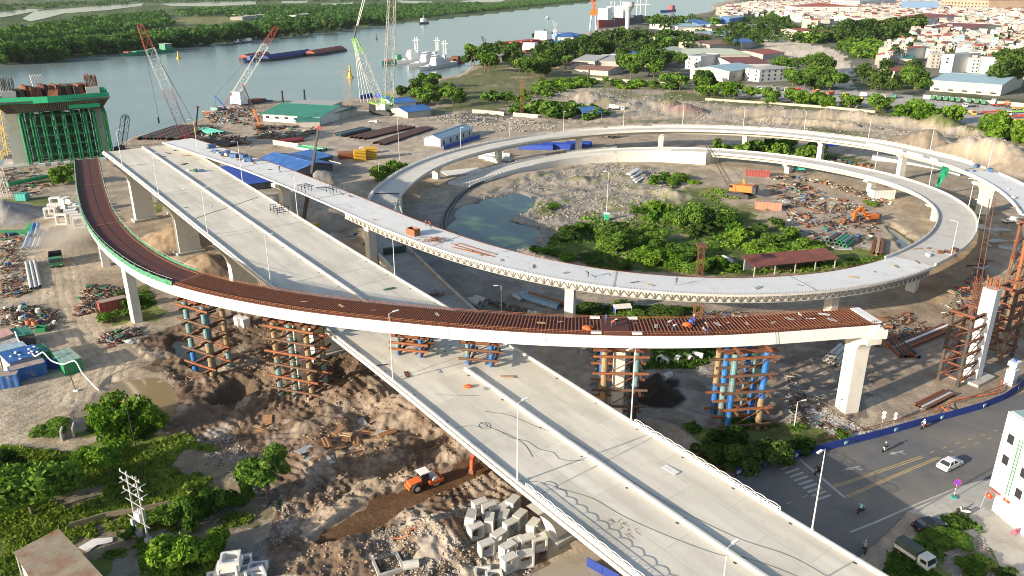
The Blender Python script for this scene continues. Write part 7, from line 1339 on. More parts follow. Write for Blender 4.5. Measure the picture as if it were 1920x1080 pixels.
def fence(pts,h,mt,label,name='fence',seg=2.4,cat='fence',z=0,tk=.08,capm=None,post=None):
 P0=[ground(*p)for p in pts]; t=thing(name,label,cat,P0[0]); k=0
 for a,b in zip(P0[:-1],P0[1:]):
  n=max(1,int((b-a).length/seg))
  for i in range(n):
   p,q=a.lerp(b,i/n),a.lerp(b,(i+1)/n); d=(q-p).normalized()*.02; m=MB(); m.beam(p+d+Vector((0,0,h/2+z)),q-d+Vector((0,0,h/2+z)),tk,h); pw(m,'panel',mt,t)
   if capm and k%4==0:m=MB(); m.beam(p+Vector((0,0,h*.5))+Vector((.25,-.02,0)),p.lerp(q,.35)+Vector((0,0,h*.5)),tk+.03,h*.35); pw(m,'sign_plate',capm,t)
   if post:m=MB(); m.tube(p,p+Vector((0,0,h+.2)),.05,5); pw(m,'post',post,t)
   k+=1
 return t
fence([(1378,894),(1440,876),(1510,855),(1580,838),(1650,820),(1720,800),(1780,785),(1840,768),(1880,752),(1905,735),(1925,715)],1.5,M('fence_navy',(.012,.035,.22),.6,.12,.8),'navy blue corrugated hoarding along the street','blue_hoarding',capm=M('fence_sign',(.35,.55,.50),.6,.1))
fence([(1330,890),(1400,868),(1480,846),(1560,826),(1640,806),(1700,790),(1760,770),(1840,745),(1890,725)],.12,rust_l,'thin rusty guard rail behind the navy hoarding','guard_rail',seg=4,z=.8,post=rust)
fence([(1100,1062),(1160,1095)],1.5,MATS['fence_navy'],'navy hoarding under the near end of the wide viaduct','blue_hoarding'); fence([(832,281),(900,259)],1.8,tarp2,'bright blue fence in front of the white site office','blue_fence'); fence([(676,186),(700,181),(730,188)],2.5,tarp2,'blue fence left of the lime green crane','blue_fence',3); fence([(1634,300),(1690,306),(1760,318),(1800,330)],2.6,M('panel_pale',(.50,.55,.55),.7,.08),'pale panel fence between the two ramp rings','panel_fence',3)
fence([(1322,188),(1400,193),(1480,198),(1560,204),(1640,212)],1.5,wall_b,'low cream wall on the near side of the truck yard','yard_wall',5,'wall',tk=.3); fence([(1730,185),(1800,190),(1850,196),(1930,202)],2.6,wall_c,'cream wall behind the green trucks','yard_wall',5,'wall',tk=.3); fence([(1100,150),(1160,154),(1250,160)],2.4,wall_b,'old wall at the back of the rubble field','old_wall',6,'wall',tk=.3); fence([(512,271),(560,278)],2.2,wall_c,'cream panels behind the blue-roofed shed','panel_fence',3); fence([(597,304),(640,315)],2.0,wall_c,'cream panels right of the telescopic crane','panel_fence',3); fence([(962,218),(1008,222)],2.2,wall_c,'cream wall on the rubble field left of the blue shelter','old_wall',4,'wall'); fence([(885,212),(905,213),(945,217)],2.2,wall_c,'cream wall above the black heap','old_wall',4,'wall'); fence([(130,993),(200,972),(260,962),(320,950)],1.0,M('wall_mossy',(.20,.16,.11),.9,.25,.8),'low mossy wall through the grass by the utility poles','garden_wall',2.2,'wall',tk=.25)
m=MB(); pts=catmull([G(1752,775,.5),G(1765,762,.6),G(1776,770,.9),G(1790,750,.5),G(1870,735,.6),G(1878,712,.6)],.8); m.path(pts,.1,6); tag(m.build('orange_hose',tarp_o),'orange hose draped behind the navy hoarding','hose'); m=MB(); m.path(catmull([ground(736,1010,.1),ground(750,1010,.1),ground(765,1004,.12),ground(770,995,.12),ground(778,991,.1)],.4),.09,6); tag(m.build('orange_hose',tarp_o),'short orange hose in the mud beside the trench','hose')
for k,off in enumerate((0,1.3)):
 m=MB(); m.path(catmull([G(960-off*4,318+off*2,.35),G(905-off*3,340+off*2,.35),G(868-off*4,362+off,.35),G(843-off*5,395,.3),G(835-off*5,420,.3),G(838-off*4,440,.3)],1.5),.38,7); tag(m.build('black_pipe',M('pipe_black',(.03,.04,.045),.5,.1)),('inner' if off else 'outer')+' black pipe curving round the pond edge','pipe')
for px,py,lb in((55,611,'left terracotta drum ring at the left site'),(67,613,'right terracotta drum ring at the left site')):
 g=ground(px,py); t=thing('drum_ring',lb,'drum',g,0,'terracotta drum rings'); mt=M('terracotta',(.45,.16,.09),.8,.15,1)
 for k in range(2):m=MB(); m.pipe((0,0,.06+k*.75),(0,0,.72+k*.75),.72-.06*k,14,.25); m.build('ring',mt,t)
g=ground(78,621); t=thing('green_skip','open green skip beside the terracotta rings','skip',g,R(12));
for s in(-1,1):m=MB(); m.box((0,s*.75,.55),(2.0,.08,1.0)); m.build('side_wall',grn,t); m=MB(); m.box((s*1.0,0,.55),(.08,1.4,1.0)); m.build('end_wall',grn,t)
m=MB(); m.box((0,0,.06),(1.9,1.4,.1)); m.build('floor',dark,t)
g=ground(25,440); t=thing('green_gate_beam','long green girder with flag sheet above the blue pipes','girder',g,R(6)); m=MB(); m.beam((-8,0,.8),(5,0,.8),.4,1.4); m.build('girder',green_d,t); m=MB(); m.add([(3.6,0,1.4),(5.6,.2,1.4),(5.4,.4,4.2),(4.2,.2,2.6)],[(0,1,2,3)]); o=m.build('sheet',grn,t); o.modifiers.new('t','SOLIDIFY').thickness=.06
m=MB(); m.tube(G(14,346,1.5),G(92,330,1.5),.7,10); tag(m.build('green_pipe',greenp),'long green pipe lying near the bridge tower','pipe')
g=ground(12,372); t=thing('white_scaffold','white scaffold tower at the left edge','scaffold',g,R(10)); m=MB(); lattice(m,(0,0,0),(-.6,0,11),2.2,ch=.12); m.build('frame',crane_w,t); g=G(14,300,-1); t=thing('yellow_pile_frame','yellow lattice leader at the left edge before the bridge tower','pile driver',g); m=MB(); lattice(m,g,PT(-6,180,g.y),3.0,ch=.25); pw(m,'leader',yel,t); m=MB(); m.box(g+Vector((3,0,1)),(6,4,2)); pw(m,'base',dark,t)
g=ground(728,1062); t=thing('concrete_pit','square concrete pit with dark steel frame in the rubble at the bottom','pit',g,R(25)); m=MB()
for s in(-1,1):m=MB(); m.box((0,s*1.6,.2),(3.6,.35,.7)); m.build('wall',conc_old,t); m=MB(); m.box((s*1.6,0,.2),(.35,2.8,.7)); m.build('wall',conc_old,t)
for sx in(-.7,.7):
 for sy in(-.7,.7):m=MB(); m.beam((sx-.3,sy+.6,0),(sx-.3,sy+.6,2.2),.1); m.build('frame_post',dark,t)
for z in(.8,1.5,2.2):
 for s in(-.7,.7):m=MB(); m.beam((-1.0,s+.6,z),(.4,s+.6,z),.1); m.beam((s-.3,-.1,z),(s-.3,1.3,z),.1); m.build('frame_rail',dark,t)
g=ground(770,1068); m=MB(); m.pipe(g+Vector((-1,0,.6)),g+Vector((1,.5,.6)),.6,12); tag(m.build('concrete_pipe',concp),'short concrete pipe right of the square pit','pipe')
for px,py,rz in((118,822,80),(140,815,80)):m=MB(); m.prism([(-.15,0,0),(.15,0,0),(.1,0,1.8),(-.1,0,1.8)],(0,-1,0),(0,1,0)); o=m.build('concrete_barrier',concp,None,loc=ground(px,py)); o.rotation_euler.z=R(rz-60); tag(o,('left' if px<130 else 'right')+' upright concrete slab by the dirt track','barrier')
for px,py,lb in((160,1035,'pale torn sheet lying in the grass by the rusty roof'),):m=MB(); g=ground(180,1022); m.add([g+Vector(q)for q in((-2,-.6,.15),(-.4,-1.5,.1),(.3,-.2,.2),(2.0,.5,.12),(1.6,1.4,.2),(-.8,1.0,.25))],[(0,1,2,3,4,5)]); o=m.build('torn_sheet',whitebag); o.modifiers.new('t','SOLIDIFY').thickness=.04; tag(o,lb,'sheet')
rcol=thing('unfinished_column','tall white unfinished column with rebar tips between steel support towers','column',ground(1822,708)); g=rcol.location; top=PT(1860,540,g.y); rzc=R(35)
m=MB(); m.prism([(g.x+a*math.cos(rzc)-b*math.sin(rzc),g.y+a*math.sin(rzc)+b*math.cos(rzc),0)for a,b in((-1.3,-1),(-1.0,-1.25),(1.0,-1.25),(1.3,-1),(1.3,1),(1.0,1.25),(-1.0,1.25),(-1.3,1))],(0,0,-.5),(0,0,top.z)); pw(m,'shaft',conc_white,rcol); m=MB()
for k in range(34):a=k/34*6.283; x,y=g.x+1.05*math.cos(a),g.y+1.0*math.sin(a); m.tube((x,y,top.z-.1),(x+random.uniform(-.2,.2),y+random.uniform(-.2,.2),top.z+random.uniform(1.4,2.4)),.05,4)
tag(pw(m,'rebar_tip',rust_l,rcol),kind='stuff')
m=MB(); m.box(g+Vector((0,0,.1)),(6.5,5.5,.8),rzc); pw(m,'footing',conc_old,rcol)
blackp=M('pipe_blackened',(.05,.045,.04),.7,.25,.8,stain=(.16,.09,.055),stain_amt=.45,stain_scale=.6); rustp=M('pipe_rust_brown',(.20,.115,.065),.85,.2,.8,stain=(.34,.20,.10),stain_amt=.35,stain_scale=.8)
falsework(ground(1790,712),R(35),2,2,5.2,3.6,13.5,[blackp,blackp,rustp,blackp],'blackened steel pipe tower left of the unfinished column',[1.5,4,6.5,9,11.5],r=.36,over=.5,group='support towers at the right edge'); falsework(ground(1868,668),R(35),2,2,5.0,3.6,14.5,[rustp,blackp,blackp,rustp],'blackened steel pipe tower right of the unfinished column',[2,4.5,7,9.5,12],r=.36,over=.5,group='support towers at the right edge'); falsework(ground(1912,622),R(40),2,2,5.5,4.2,21,[rustp,rustp,rust_l],'tall rusty pipe tower at the right edge',[3,6,9,12,15,18],r=.42,over=1.0,group='support towers at the right edge'); falsework(ground(1888,560),R(40),2,1,6,4,19,[rustp,rust],'pair of rusty pipe legs behind the unfinished column',[3,7,11,15],r=.4,over=.8,group='support towers at the right edge')
g=ground(1893,720); t=thing('gate_post','white rendered gate post with stepped top at the right','gate post',g,R(35)); m=MB(); m.box((0,0,1.6),(1.8,1.5,3.2)); m.build('shaft',conc_white,t); m=MB(); m.box((0,0,3.6),(1.1,1.0,.9)); m.box((0,0,4.4),(2.0,1.6,.8)); m.build('cap',conc_white,t); m=MB(); m.box((0,.1,5.0),(.6,.5,.4)); m.build('lamp',blue_p,t)
m=MB(); a=G(1770,310,11.5); vs=[]
for i in range(7):
 f=i/6; w=1.8*(1-f*.7); c0=G(1776-f*20,312+f*40,11.5-f*8.5); vs+=[c0+Vector((-w,-.2*math.sin(i*2),0)),c0+Vector((0,.5*math.cos(i*1.5),.3)),c0+Vector((w,.3*math.sin(i*1.7),0))]
m.add(vs,[(i*3+j,i*3+j+1,i*3+j+4,i*3+j+3)for i in range(6)for j in(0,1)]); o=m.build('hanging_net',M('net_emerald',(.02,.38,.20),.8,.2,1)); o.modifiers.new('t','SOLIDIFY').thickness=.05; tag(o,'emerald green net hanging from the outer ramp edge','net')
m=MB(); g=GR.at(GR.near(*G(775,470,4).to_2d()),0,.1); h_=GR.head(40); t=thing('dark_crate','long dark green crate lying across the ribbed ramp','crate',g,h_+math.pi/2); m=MB(); m.box((0,0,.85),(6.2,1.1,1.7)); m.build('box',M('crate_dark_green',(.02,.05,.045),.6,.2),t); m=MB(); m.box((-3.15,0,.85),(.1,.9,1.3)); m.build('end_plate',crane_w,t)
p=GR.at(GR.near(*G(838,555,2).to_2d()),0,.1); m=MB()
for k in range(40):a=random.uniform(0,6.28); c0=Vector((random.gauss(0,.9),random.gauss(0,.6),random.uniform(.05,.4))); m.beam(c0,c0+Vector((math.cos(a),math.sin(a),random.uniform(-.2,.2)))*1.1,.07)
tag(m.build('rebar_heap',rust,None,loc=p),'dark rebar heap on the ribbed ramp','rebar heap')

# ================================================================ vehicles, people, street corner
def wheels(t,xs,w,r,tw=.22):
 for x in xs:
  for s in(-1,1):m=MB(); m.tube((x,s*(w/2-tw),r),(x,s*w/2,r),r,12); o=m.build('wheel',black,t); m=MB(); m.tube((x,s*(w/2-.02),r),(x,s*(w/2+.015),r),r*.55,8); m.build('rim',galv,o)
def car(px,py,rz,paint,label,L=4.6,W=1.8):
 g=G(px,py,.03); t=thing('car',label,'car',g,rz); h=L/2
 lo=[(-h,.35),(-h*.98,.75),(-h*.9,.9),(-h*.62,.95),(h*.4,.95),(h*.9,.78),(h*.99,.55),(h*.97,.3),(-h*.97,.28)]; m=MB(); n=len(lo); vs=[]
 for y,k in((-W/2,.97),(-W/2*.9,1),(W/2*.9,1),(W/2,.97)):vs+=[(x*k,y,z*(1 if k==1 else .97))for x,z in lo]
 fs=[tuple(range(n-1,-1,-1)),tuple(range(3*n,4*n))]+[(b*n+i,b*n+(i+1)%n,(b+1)*n+(i+1)%n,(b+1)*n+i)for b in range(3)for i in range(n)]; m.add(vs,fs); m.build('body',paint,t)
 q=[(-h*.72,W/2*.92,.93),(h*.42,W/2*.92,.93),(h*.12,W/2*.72,1.42),(-h*.48,W/2*.72,1.42)]; V8=[(x,-y,z)for x,y,z in q]+q; m=MB(); m.add(V8,[(0,1,2,3),(7,6,5,4),(1,5,6,2),(0,3,7,4)]); m.build('glass',win_m,t); m=MB(); m.box((-h*.18,0,1.44),(h*.66,W*.74,.06)); m.build('roof',paint,t)
 for s in(-1,1):
  for a,b in((0,3),(1,2)):m=MB(); m.beam(Vector(V8[a])*1.0 if s<0 else Vector(V8[a+4]),Vector(V8[b])if s<0 else Vector(V8[b+4]),.09); m.build('pillar',paint,t)
  m=MB(); m.beam((-h*.15,s*W/2*.9,.95),(-h*.15,s*W/2*.74,1.42),.08); m.build('pillar',paint,t)
  m=MB(); m.box((h*.93,s*W*.34,.68),(.14,.34,.14)); m.build('headlight',white_p,t); m=MB(); m.box((-h*.97,s*W*.36,.74),(.1,.3,.16)); m.build('tail_light',red_p,t)
 wheels(t,(-h*.58,h*.6),W+.02,.32); return t
car(1780,875,ang((1762,885),(1800,866)),M('car_white',(.78,.78,.77),.25,.02),'white sedan driving on the street'); car(1741,990,ang((1716,996),(1768,985)),M('car_black',(.012,.012,.014),.2,.1),'black car parked at the weeds beside the street',4.7)
def lorry(loc,rz,cabm,bedm,label,L=7.5,W=2.4,kind='dump',group=None,name='truck'):
 t=thing(name,label,'truck',loc,rz,group); h=L/2; c=1.9 if L>5.5 else 1.5; H=2.7 if L>5.5 else 1.85
 m=MB(); m.prism([(h,0,.5),(h,0,H*.55),(h-.25,0,H),(h-c,0,H),(h-c,0,.5)],(0,-W/2,0),(0,W/2,0)); m.build('cab',cabm,t); m=MB(); m.prism([(h+.02,0,H*.58),(h-.2,0,H*.93),(h-.24,0,H*.93),(h-.05,0,H*.58)],(0,-W*.44,0),(0,W*.44,0)); m.build('windscreen',win_m,t)
 for s in(-1,1):m=MB(); m.box((h-c*.45,s*(W/2+.005),H*.74),(c*.55,.03,H*.26)); m.build('side_window',win_m,t); m=MB(); m.box((h+.02,s*W*.36,H*.3),(.06,.35,.2)); m.build('headlight',white_p,t)
 m=MB(); m.box((-.2,0,.65),(L-.5,W*.4,.3)); m.build('chassis',dark,t); bl=L-c-.25; bc=-h+bl/2; z0=.95 if L>5.5 else .75; bh=1.5 if kind=='dump' else .5
 if kind!='flat':
  for s in(-1,1):m=MB(); m.box((bc,s*(W/2-.04),z0+bh/2),(bl,.08,bh)); m.build('bed_side',bedm,t); m=MB(); m.box((bc+s*(bl/2-.04),0,z0+bh/2),(.08,W-.2,bh)); m.build('bed_end',bedm,t)
 m=MB(); m.box((bc,0,z0),(bl-.1,W-.1,.1)); m.build('bed_floor',dark,t)
 if kind=='tarp':m=MB(); m.prism([(0,-W/2+.02,z0+bh),(0,W/2-.02,z0+bh),(0,W*.42,z0+1.35),(0,-W*.42,z0+1.35)],(-h,0,0),(-h+bl,0,0)); m.build('tarpaulin',M('tarp_dark_green',(.06,.09,.075),.8,.2,1),t)
 if kind=='box':m=MB(); m.box((bc,0,z0+1.25),(bl,W,2.4)); m.build('box_body',bedm,t)
 if kind=='load':m=MB(); m.prism([(0,-W*.42,z0+bh),(0,W*.42,z0+bh),(0,0,z0+bh+.5)],(-h+.2,0,0),(-h+bl-.2,0,0)); m.build('load',rust,t)
 wheels(t,(h-c*.6,-h+.9,-h+2.1)if L>5.5 else(h-c*.5,-h+.8),W,.5 if L>5.5 else .3,.3); return t
tg=M('truck_green',(.05,.20,.10),.5,.15); lorry(ground(106,494),ang((106,480),(107,500)),tg,dark,'green dump truck raising dust on the left haul road',8.6,3.2)
lorry(ground(1713,1050),ang((1688,1032),(1738,1066)),crane_w,crane_w,'small white truck with dark green tarpaulin parked in the weeds',4.9,1.75,'tarp')
mx=lorry(ground(1155,207),R(-12),crane_w,crane_w,'white concrete mixer truck on the haul road behind the outer ramp',9.5,2.6,'flat',name='mixer_truck'); m=MB(); m.tube((-4.2,0,2.6),(-1.2,0,2.2),1.0,12,1.5); m.tube((-1.2,0,2.2),(1.8,0,1.9),1.5,12,.9); m.build('drum',crane_w,mx)
lorry(ground(700,231),R(-10),crane_w,crane_w,'white pickup on the middle yard',5.2,1.9,'bed'); lorry(ground(1893,418),R(20),crane_w,crane_w,'white pickup under the right end of the outer ramp',5.2,1.9,'bed')
tks=[(1748,187),(1760,188),(1772,189),(1784,190),(1796,191.5),(1816,193),(1830,194.5),(1843,196)]
for k,(px,py)in enumerate(tks):lorry(ground(px,py),R(60),M('truck_teal_green',(.03,.17,.12),.5,.15),tg,'dark green tipper parked in the row before the long warehouse',7.5,2.5,'dump','green tippers in a row')
dk=(dark,wall_g); OT_=M('truck_red',(.55,.05,.04),.5,.1)
for px,py,rz,cm,bm_,kd,L,lb in((1862,196,55,crane_w,crane_w,'box',11,'white box trailer truck at the end of the tipper row'),(1820,201,190,crane_w,dark,'flat',10,'white tractor unit with long bonnet before the tippers'),(1822,215,260,yel,wall_b,'dump',7,'tan and yellow truck alone on the yard'),(1640,183,80,tg,grn,'dump',7.5,'olive tipper left of the grey tipper'),(1654,185,80,wall_g,wall_g,'dump',7.5,'grey tipper with red load'),(1677,184,60,dark,roof_gr,'dump',8,'dark blue-green tipper at the bushes'),(1618,182,85,crane_w,crane_w,'box',7,'white high truck on the left of the tippers'),(1496,172,265,OT_,OT_,'dump',7,'bright red tipper facing the camera'),(1422,168,265,crane_w,dark,'flat',7,'white lorry cab at the left of the yard'),(1458,170,250,dark,wall_g,'dump',7,'grey lorry cab right of the white one'),(1474,171,250,crane_w,OT_,'dump',6,'small pinkish tank lorry'),(1530,175,50,yel,rust_l,'dump',7,'orange flatbed with yellow load'),(1556,179,40,OT_,rust_l,'dump',7,'red flatbed right of the orange one'),(1580,182,40,yel,dark,'flat',7,'yellow and dark flatbed'),(1612,188,30,yel,yel,'flat',5,'yellow loader near the yard wall'),(1888,198,60,orange,rust_l,'dump',8,'orange tipper left of the green trailer'),(1886,216,265,crane_w,dark,'flat',7,'white tractor unit among the red trailers'),(1390,166,100,dark,rust,'dump',7,'dark lorry with rusty bed'),(1372,167,95,dark,wall_g,'flat',7,'dark lorry left of the rusty one'),(1405,170,60,OT_,rust,'flat',7,'red-cabbed flatbed lorry near the orange one'),(1600,196,10,crane_w,crane_w,'box',5,'white van behind the yard bushes')):
 lorry(ground(px,py),R(rz),cm,bm_,lb,L,2.5,kd)
for px,py,L,mt,lb in((1858,213,14,OT_,'long red trailer in front of the white tractor'),(1866,217,14,OT_,'second long red trailer'),(1910,212,13,lime_p,'bright green trailer at the right edge'),(1900,222,13,OT_,'red trailer at the right edge'),(1918,228,12,yel,'yellow trailer at the right edge'),(1875,199,10,OT_,'short red trailer beside the box trailer'),(1354,164,20,M('trailer_orange',(.6,.12,.03),.5,.1),'long orange flatbed at the left of the yard'),(1912,206,10,yel,'yellow trailer behind the green one')):
 g=ground(px,py); t=thing('trailer',lb,'trailer',g,R(15)); m=MB(); m.box((0,0,1.2),(L,2.4,.5)); m.build('bed',mt,t); m=MB(); m.box((L*.4,0,1.7),(L*.2,2.2,.5)); m.build('gooseneck',mt,t); wheels(t,(-L*.4,-L*.3),2.4,.5,.3)
g=ground(792,912); rz=ang((765,920),(830,896)); t=thing('road_roller','orange road roller on the compacted trench','road roller',g,rz); ro=M('roller_orange',(.66,.14,.03),.4,.12)
m=MB(); m.tube((1.9,-1.05,.75),(1.9,1.05,.75),.75,18); m.build('drum',galv,t); m=MB(); m.box((1.9,1.15,.8),(2.4,.15,.5)); m.box((1.9,-1.15,.8),(2.4,.15,.5)); m.box((3.0,0,.8),(.2,2.3,.5)); m.box((.8,0,.9),(.3,2.3,.6)); m.build('drum_frame',ro,t)
m=MB(); m.prism([(-.3,0,.7),(-.3,0,1.6),(-2.2,0,1.45),(-2.5,0,.8)],(0,-.75,0),(0,.75,0)); m.build('engine_hood',ro,t); m=MB(); m.box((-2.5,0,.85),(.2,1.7,.5)); m.build('bumper',ro,t)
for x in(-.4,.8):
 for s in(-1,1):m=MB(); m.beam((x,s*.7,1.2),(x,s*.66,2.6),.1); m.build('cab_post',dark,t)
m=MB(); m.box((.2,0,2.65),(1.6,1.7,.12)); m.build('canopy',white_p,t); m=MB(); m.box((.2,0,1.9),(1.1,1.3,1.3)); m.build('cab_glass',win_m,t); m=MB(); m.box((.1,0,1.1),(1.5,1.5,.4)); m.build('platform',dark,t)
for s in(-1,1):m=MB(); m.tube((-1.4,s*.75,.75),(-1.4,s*1.25,.75),.75,14); o=m.build('wheel',black,t); m=MB(); m.tube((-1.4,s*1.2,.75),(-1.4,s*1.27,.75),.4,8); m.build('rim',crane_w,o)
def M_outfit(name,shirt,pants,z):
 m,nt,b=_nodes(name); tc=nt.nodes.new('ShaderNodeTexCoord'); sp=nt.nodes.new('ShaderNodeSeparateXYZ'); nt.links.new(tc.outputs['Object'],sp.inputs[0]); mr=nt.nodes.new('ShaderNodeMath'); mr.operation='MULTIPLY'; mr.inputs[1].default_value=.5; nt.links.new(sp.outputs['Z'],mr.inputs[0]); r=nt.nodes.new('ShaderNodeValToRGB'); r.color_ramp.interpolation='CONSTANT'; e=r.color_ramp.elements; e.new(.5); e.new(.6)
 for k,(p,c)in enumerate(((0,(.02,.02,.02)),(.05,pants),(z[0]/2,shirt),(z[1]/2,(.42,.24,.16)))):e[k].position=p; e[k].color=(*c,1)
 nt.links.new(mr.outputs[0],r.inputs[0]); nt.links.new(r.outputs[0],b.inputs['Base Color']); b.inputs['Roughness'].default_value=.85; return m
def body(name,J,E_,mat,parent=None,loc=None):
 me=bpy.data.meshes.new(name); me.from_pydata([j[:3]for j in J],E_,[]); me.materials.append(mat); o=link(name,me,parent,loc); sk=o.modifiers.new('skin','SKIN');
 for v,j in zip(me.skin_vertices[0].data,J):v.radius=(j[3],j[3]*.85)
 me.skin_vertices[0].data[0].use_root=True; o.modifiers.new('sub','SUBSURF').levels=1; return o
STAND=[(0,0,.95,.15),(0,0,1.2,.16),(0,0,1.42,.15),(.02,0,1.54,.06),(.03,0,1.62,.09),(.04,0,1.72,.09),(0,.1,.9,.11),(.05,.12,.5,.07),(0,.13,.08,.05),(.14,.14,.04,.05),(0,-.1,.9,.11),(.02,-.12,.5,.07),(-.05,-.13,.08,.05),(.1,-.14,.04,.05),(0,.2,1.4,.07),(.08,.27,1.14,.05),(.22,.24,.95,.04),(.3,.22,.9,.035),(0,-.2,1.4,.07),(.1,-.28,1.16,.05),(.28,-.2,1.05,.04),(.36,-.17,1.04,.035)]
BEND=[(x+max(0,z-.95)*.8 if i not in range(6,14)else x,y,z-max(0,z-.95)*.45 if i not in range(6,14)else z,r)for i,(x,y,z,r)in enumerate(STAND)]
RIDE=[(-.1,0,.85,.16),(-.05,0,1.08,.17),(0,0,1.3,.15),(.04,0,1.42,.06),(.06,0,1.5,.09),(.07,0,1.6,.09),(-.05,.12,.82,.11),(.32,.16,.75,.08),(.28,.17,.38,.06),(.42,.17,.32,.05),(-.05,-.12,.82,.11),(.32,-.16,.75,.08),(.28,-.17,.38,.06),(.42,-.17,.32,.05),(0,.2,1.28,.07),(.2,.28,1.08,.05),(.45,.28,1.04,.04),(.5,.27,1.03,.035),(0,-.2,1.28,.07),(.2,-.28,1.08,.05),(.45,-.28,1.04,.04),(.5,-.27,1.03,.035)]
EDG=[(0,1),(1,2),(2,3),(3,4),(4,5),(0,6),(6,7),(7,8),(8,9),(0,10),(10,11),(11,12),(12,13),(2,14),(14,15),(15,16),(16,17),(2,18),(18,19),(19,20),(20,21)]
def person(loc,rz,pose,shirt,pants,hat,label,zz=(.95,1.5),sc=1.05):
 t=thing('person',label,'person',loc,rz); t.scale=(sc,)*3; J=dict(stand=STAND,bend=BEND,ride=RIDE)[pose]; body('body',J,EDG,M_outfit('outfit',shirt,pants,(zz[0]-(.12 if pose=='ride' else .05),zz[1]-(.1 if pose=='ride' else .25 if pose=='bend' else 0))),t); h=J[5]; m=MB(); m.sphere((h[0]-.01,0,h[2]+.03),.13,8,5,(1,.95,.8)); m.build('helmet',hat,t); return t
hat_w,hat_k,hat_y,hat_b=white_p,black,yel,blue_p
def scooter(px,py,rz,paint,label):
 g=G(px,py,.025); t=thing('scooter',label,'motorbike',g,rz);
 for x in(-.62,.66):m=MB(); m.tube((x,-.06,.28),(x,.06,.28),.28,12); m.build('wheel',black,t)
 m=MB(); m.prism([(-.85,0,.72),(-.8,0,.45),(-.3,0,.3),(.35,0,.3),(.5,0,.95),(.38,0,.98),(.22,0,.42),(-.15,0,.45),(-.2,0,.74)],(0,-.14,0),(0,.14,0)); m.build('body',paint,t); m=MB(); m.box((-.5,0,.78),(.7,.26,.1)); m.build('seat',black,t); m=MB(); m.beam((.46,-.33,1.03),(.46,.33,1.03),.05); m.beam((.66,0,.28),(.45,0,1.03),.07); m.build('handlebar',dark,t); m=MB(); m.box((.54,0,.9),(.08,.16,.14)); m.build('headlight',white_p,t); return t,g
for px,py,rz,pt,sh,pa,ht,lb in((1659,846,215,crane_w,(.03,.03,.035),(.05,.05,.07),hat_w,'white scooter ridden down the street toward the crossing|rider in dark clothes and white helmet on the white scooter'),(1533,888,215,dark,(.03,.03,.03),(.03,.03,.04),hat_k,'black motorbike at the stop line|rider in black at the stop line'),(1613,961,35,dark,(.20,.50,.50),(.06,.07,.12),hat_b,'dark scooter in the middle of the street|rider in a pale turquoise shirt on the dark scooter'),(1620,1034,75,dark,(.30,.30,.32),(.08,.08,.1),galv,'dark scooter at the edge of the viaduct shadow|rider in grey beside the viaduct shadow'),(1731,803,215,red_p,(.6,.55,.52),(.1,.08,.09),hat_w,'red scooter beside the navy hoarding|rider in a pale shirt beside the navy hoarding')):
 a,b=lb.split('|'); t,g=scooter(px,py,R(rz),pt,a); person(g,R(rz),'ride',sh,pa,ht,b)
scooter(1806,962,R(150),crane_w,'white scooter parked on the concrete pavement')
def worker(px,py,pose,shirt,ht,lb,path=BR,zg=18,rz=None):
 p,h=on_path(path,px,py,zg)if path is not MAIN else(MAIN.at(px,py),0); p.z+=.12; person(p,R(random.uniform(0,360))if rz is None else rz,pose,shirt,(.05,.06,.1),ht,lb,(.95,1.5))
for px,py,ps,sh,ht,lb in((1136,610,'stand',(.05,.1,.3),hat_b,'worker in blue at the seam of the rebar ramp'),(1146,616,'bend',(.5,.1,.04),hat_w,'stooping worker in orange at the seam of the rebar ramp'),(1156,612,'bend',(.03,.03,.04),hat_w,'stooping worker in black right of the seam'),(1252,615,'bend',(.3,.32,.4),hat_b,'crouching worker in grey on the rebar'),(1262,622,'bend',(.6,.6,.6),hat_b,'crouching worker in white on the rebar'),(1300,611,'stand',(.05,.06,.25),hat_w,'worker in navy beside the orange sacks'),(1328,624,'bend',(.12,.1,.09),hat_w,'worker in brown bending near the orange sacks'),(1322,630,'bend',(.3,.28,.45),hat_w,'worker in lilac near the ramp edge'),(1500,602,'bend',(.6,.6,.58),hat_w,'worker in white toward the end pier')):worker(px,py,ps,sh,ht,lb)
worker(1268,535,'stand',(.12,.12,.13),hat_b,'worker in dark clothes standing on the white loop ramp',LP,11); worker(1103,520,'bend',(.05,.05,.06),hat_k,'worker bending beside a green crate on the loop ramp',LP,12); worker(524,322,'stand',(.1,.1,.1),hat_w,'worker in dark clothes on the far loop ramp',LP,19); worker(808,428,'bend',(.5,.12,.05),orange,'worker in orange at the far edge of the loop ramp',LP,15); worker(799,424,'bend',(.55,.06,.06),red_p,'worker in red at the far edge of the loop ramp',LP,15)
for px,py,mt,lb in((1100,617,tarp_o,'orange tarpaulin bundle on the rebar ramp'),(1288,611,tarp_o,'orange and blue sacks heap on the rebar ramp')):p,h=on_path(BR,px,py,18); m=MB(); m.sphere((0,0,.25),.75,8,6,(1.1,.8,.5)); m.sphere((.7,.3,.2),.5,7,5,(1,1,.5)); m.sphere((.3,-.5,.2),.4,7,5,(1.3,1,.6)); tag(m.build('tarpaulin_bundle',mt,None,loc=p),lb,'bundle')
p,h=on_path(BR,1296,608,18); m=MB(); m.sphere((0,0,.4),.6,7,5); tag(m.build('blue_sack',tarp2,None,loc=p),'blue sack beside the orange heap on the rebar ramp','sack')
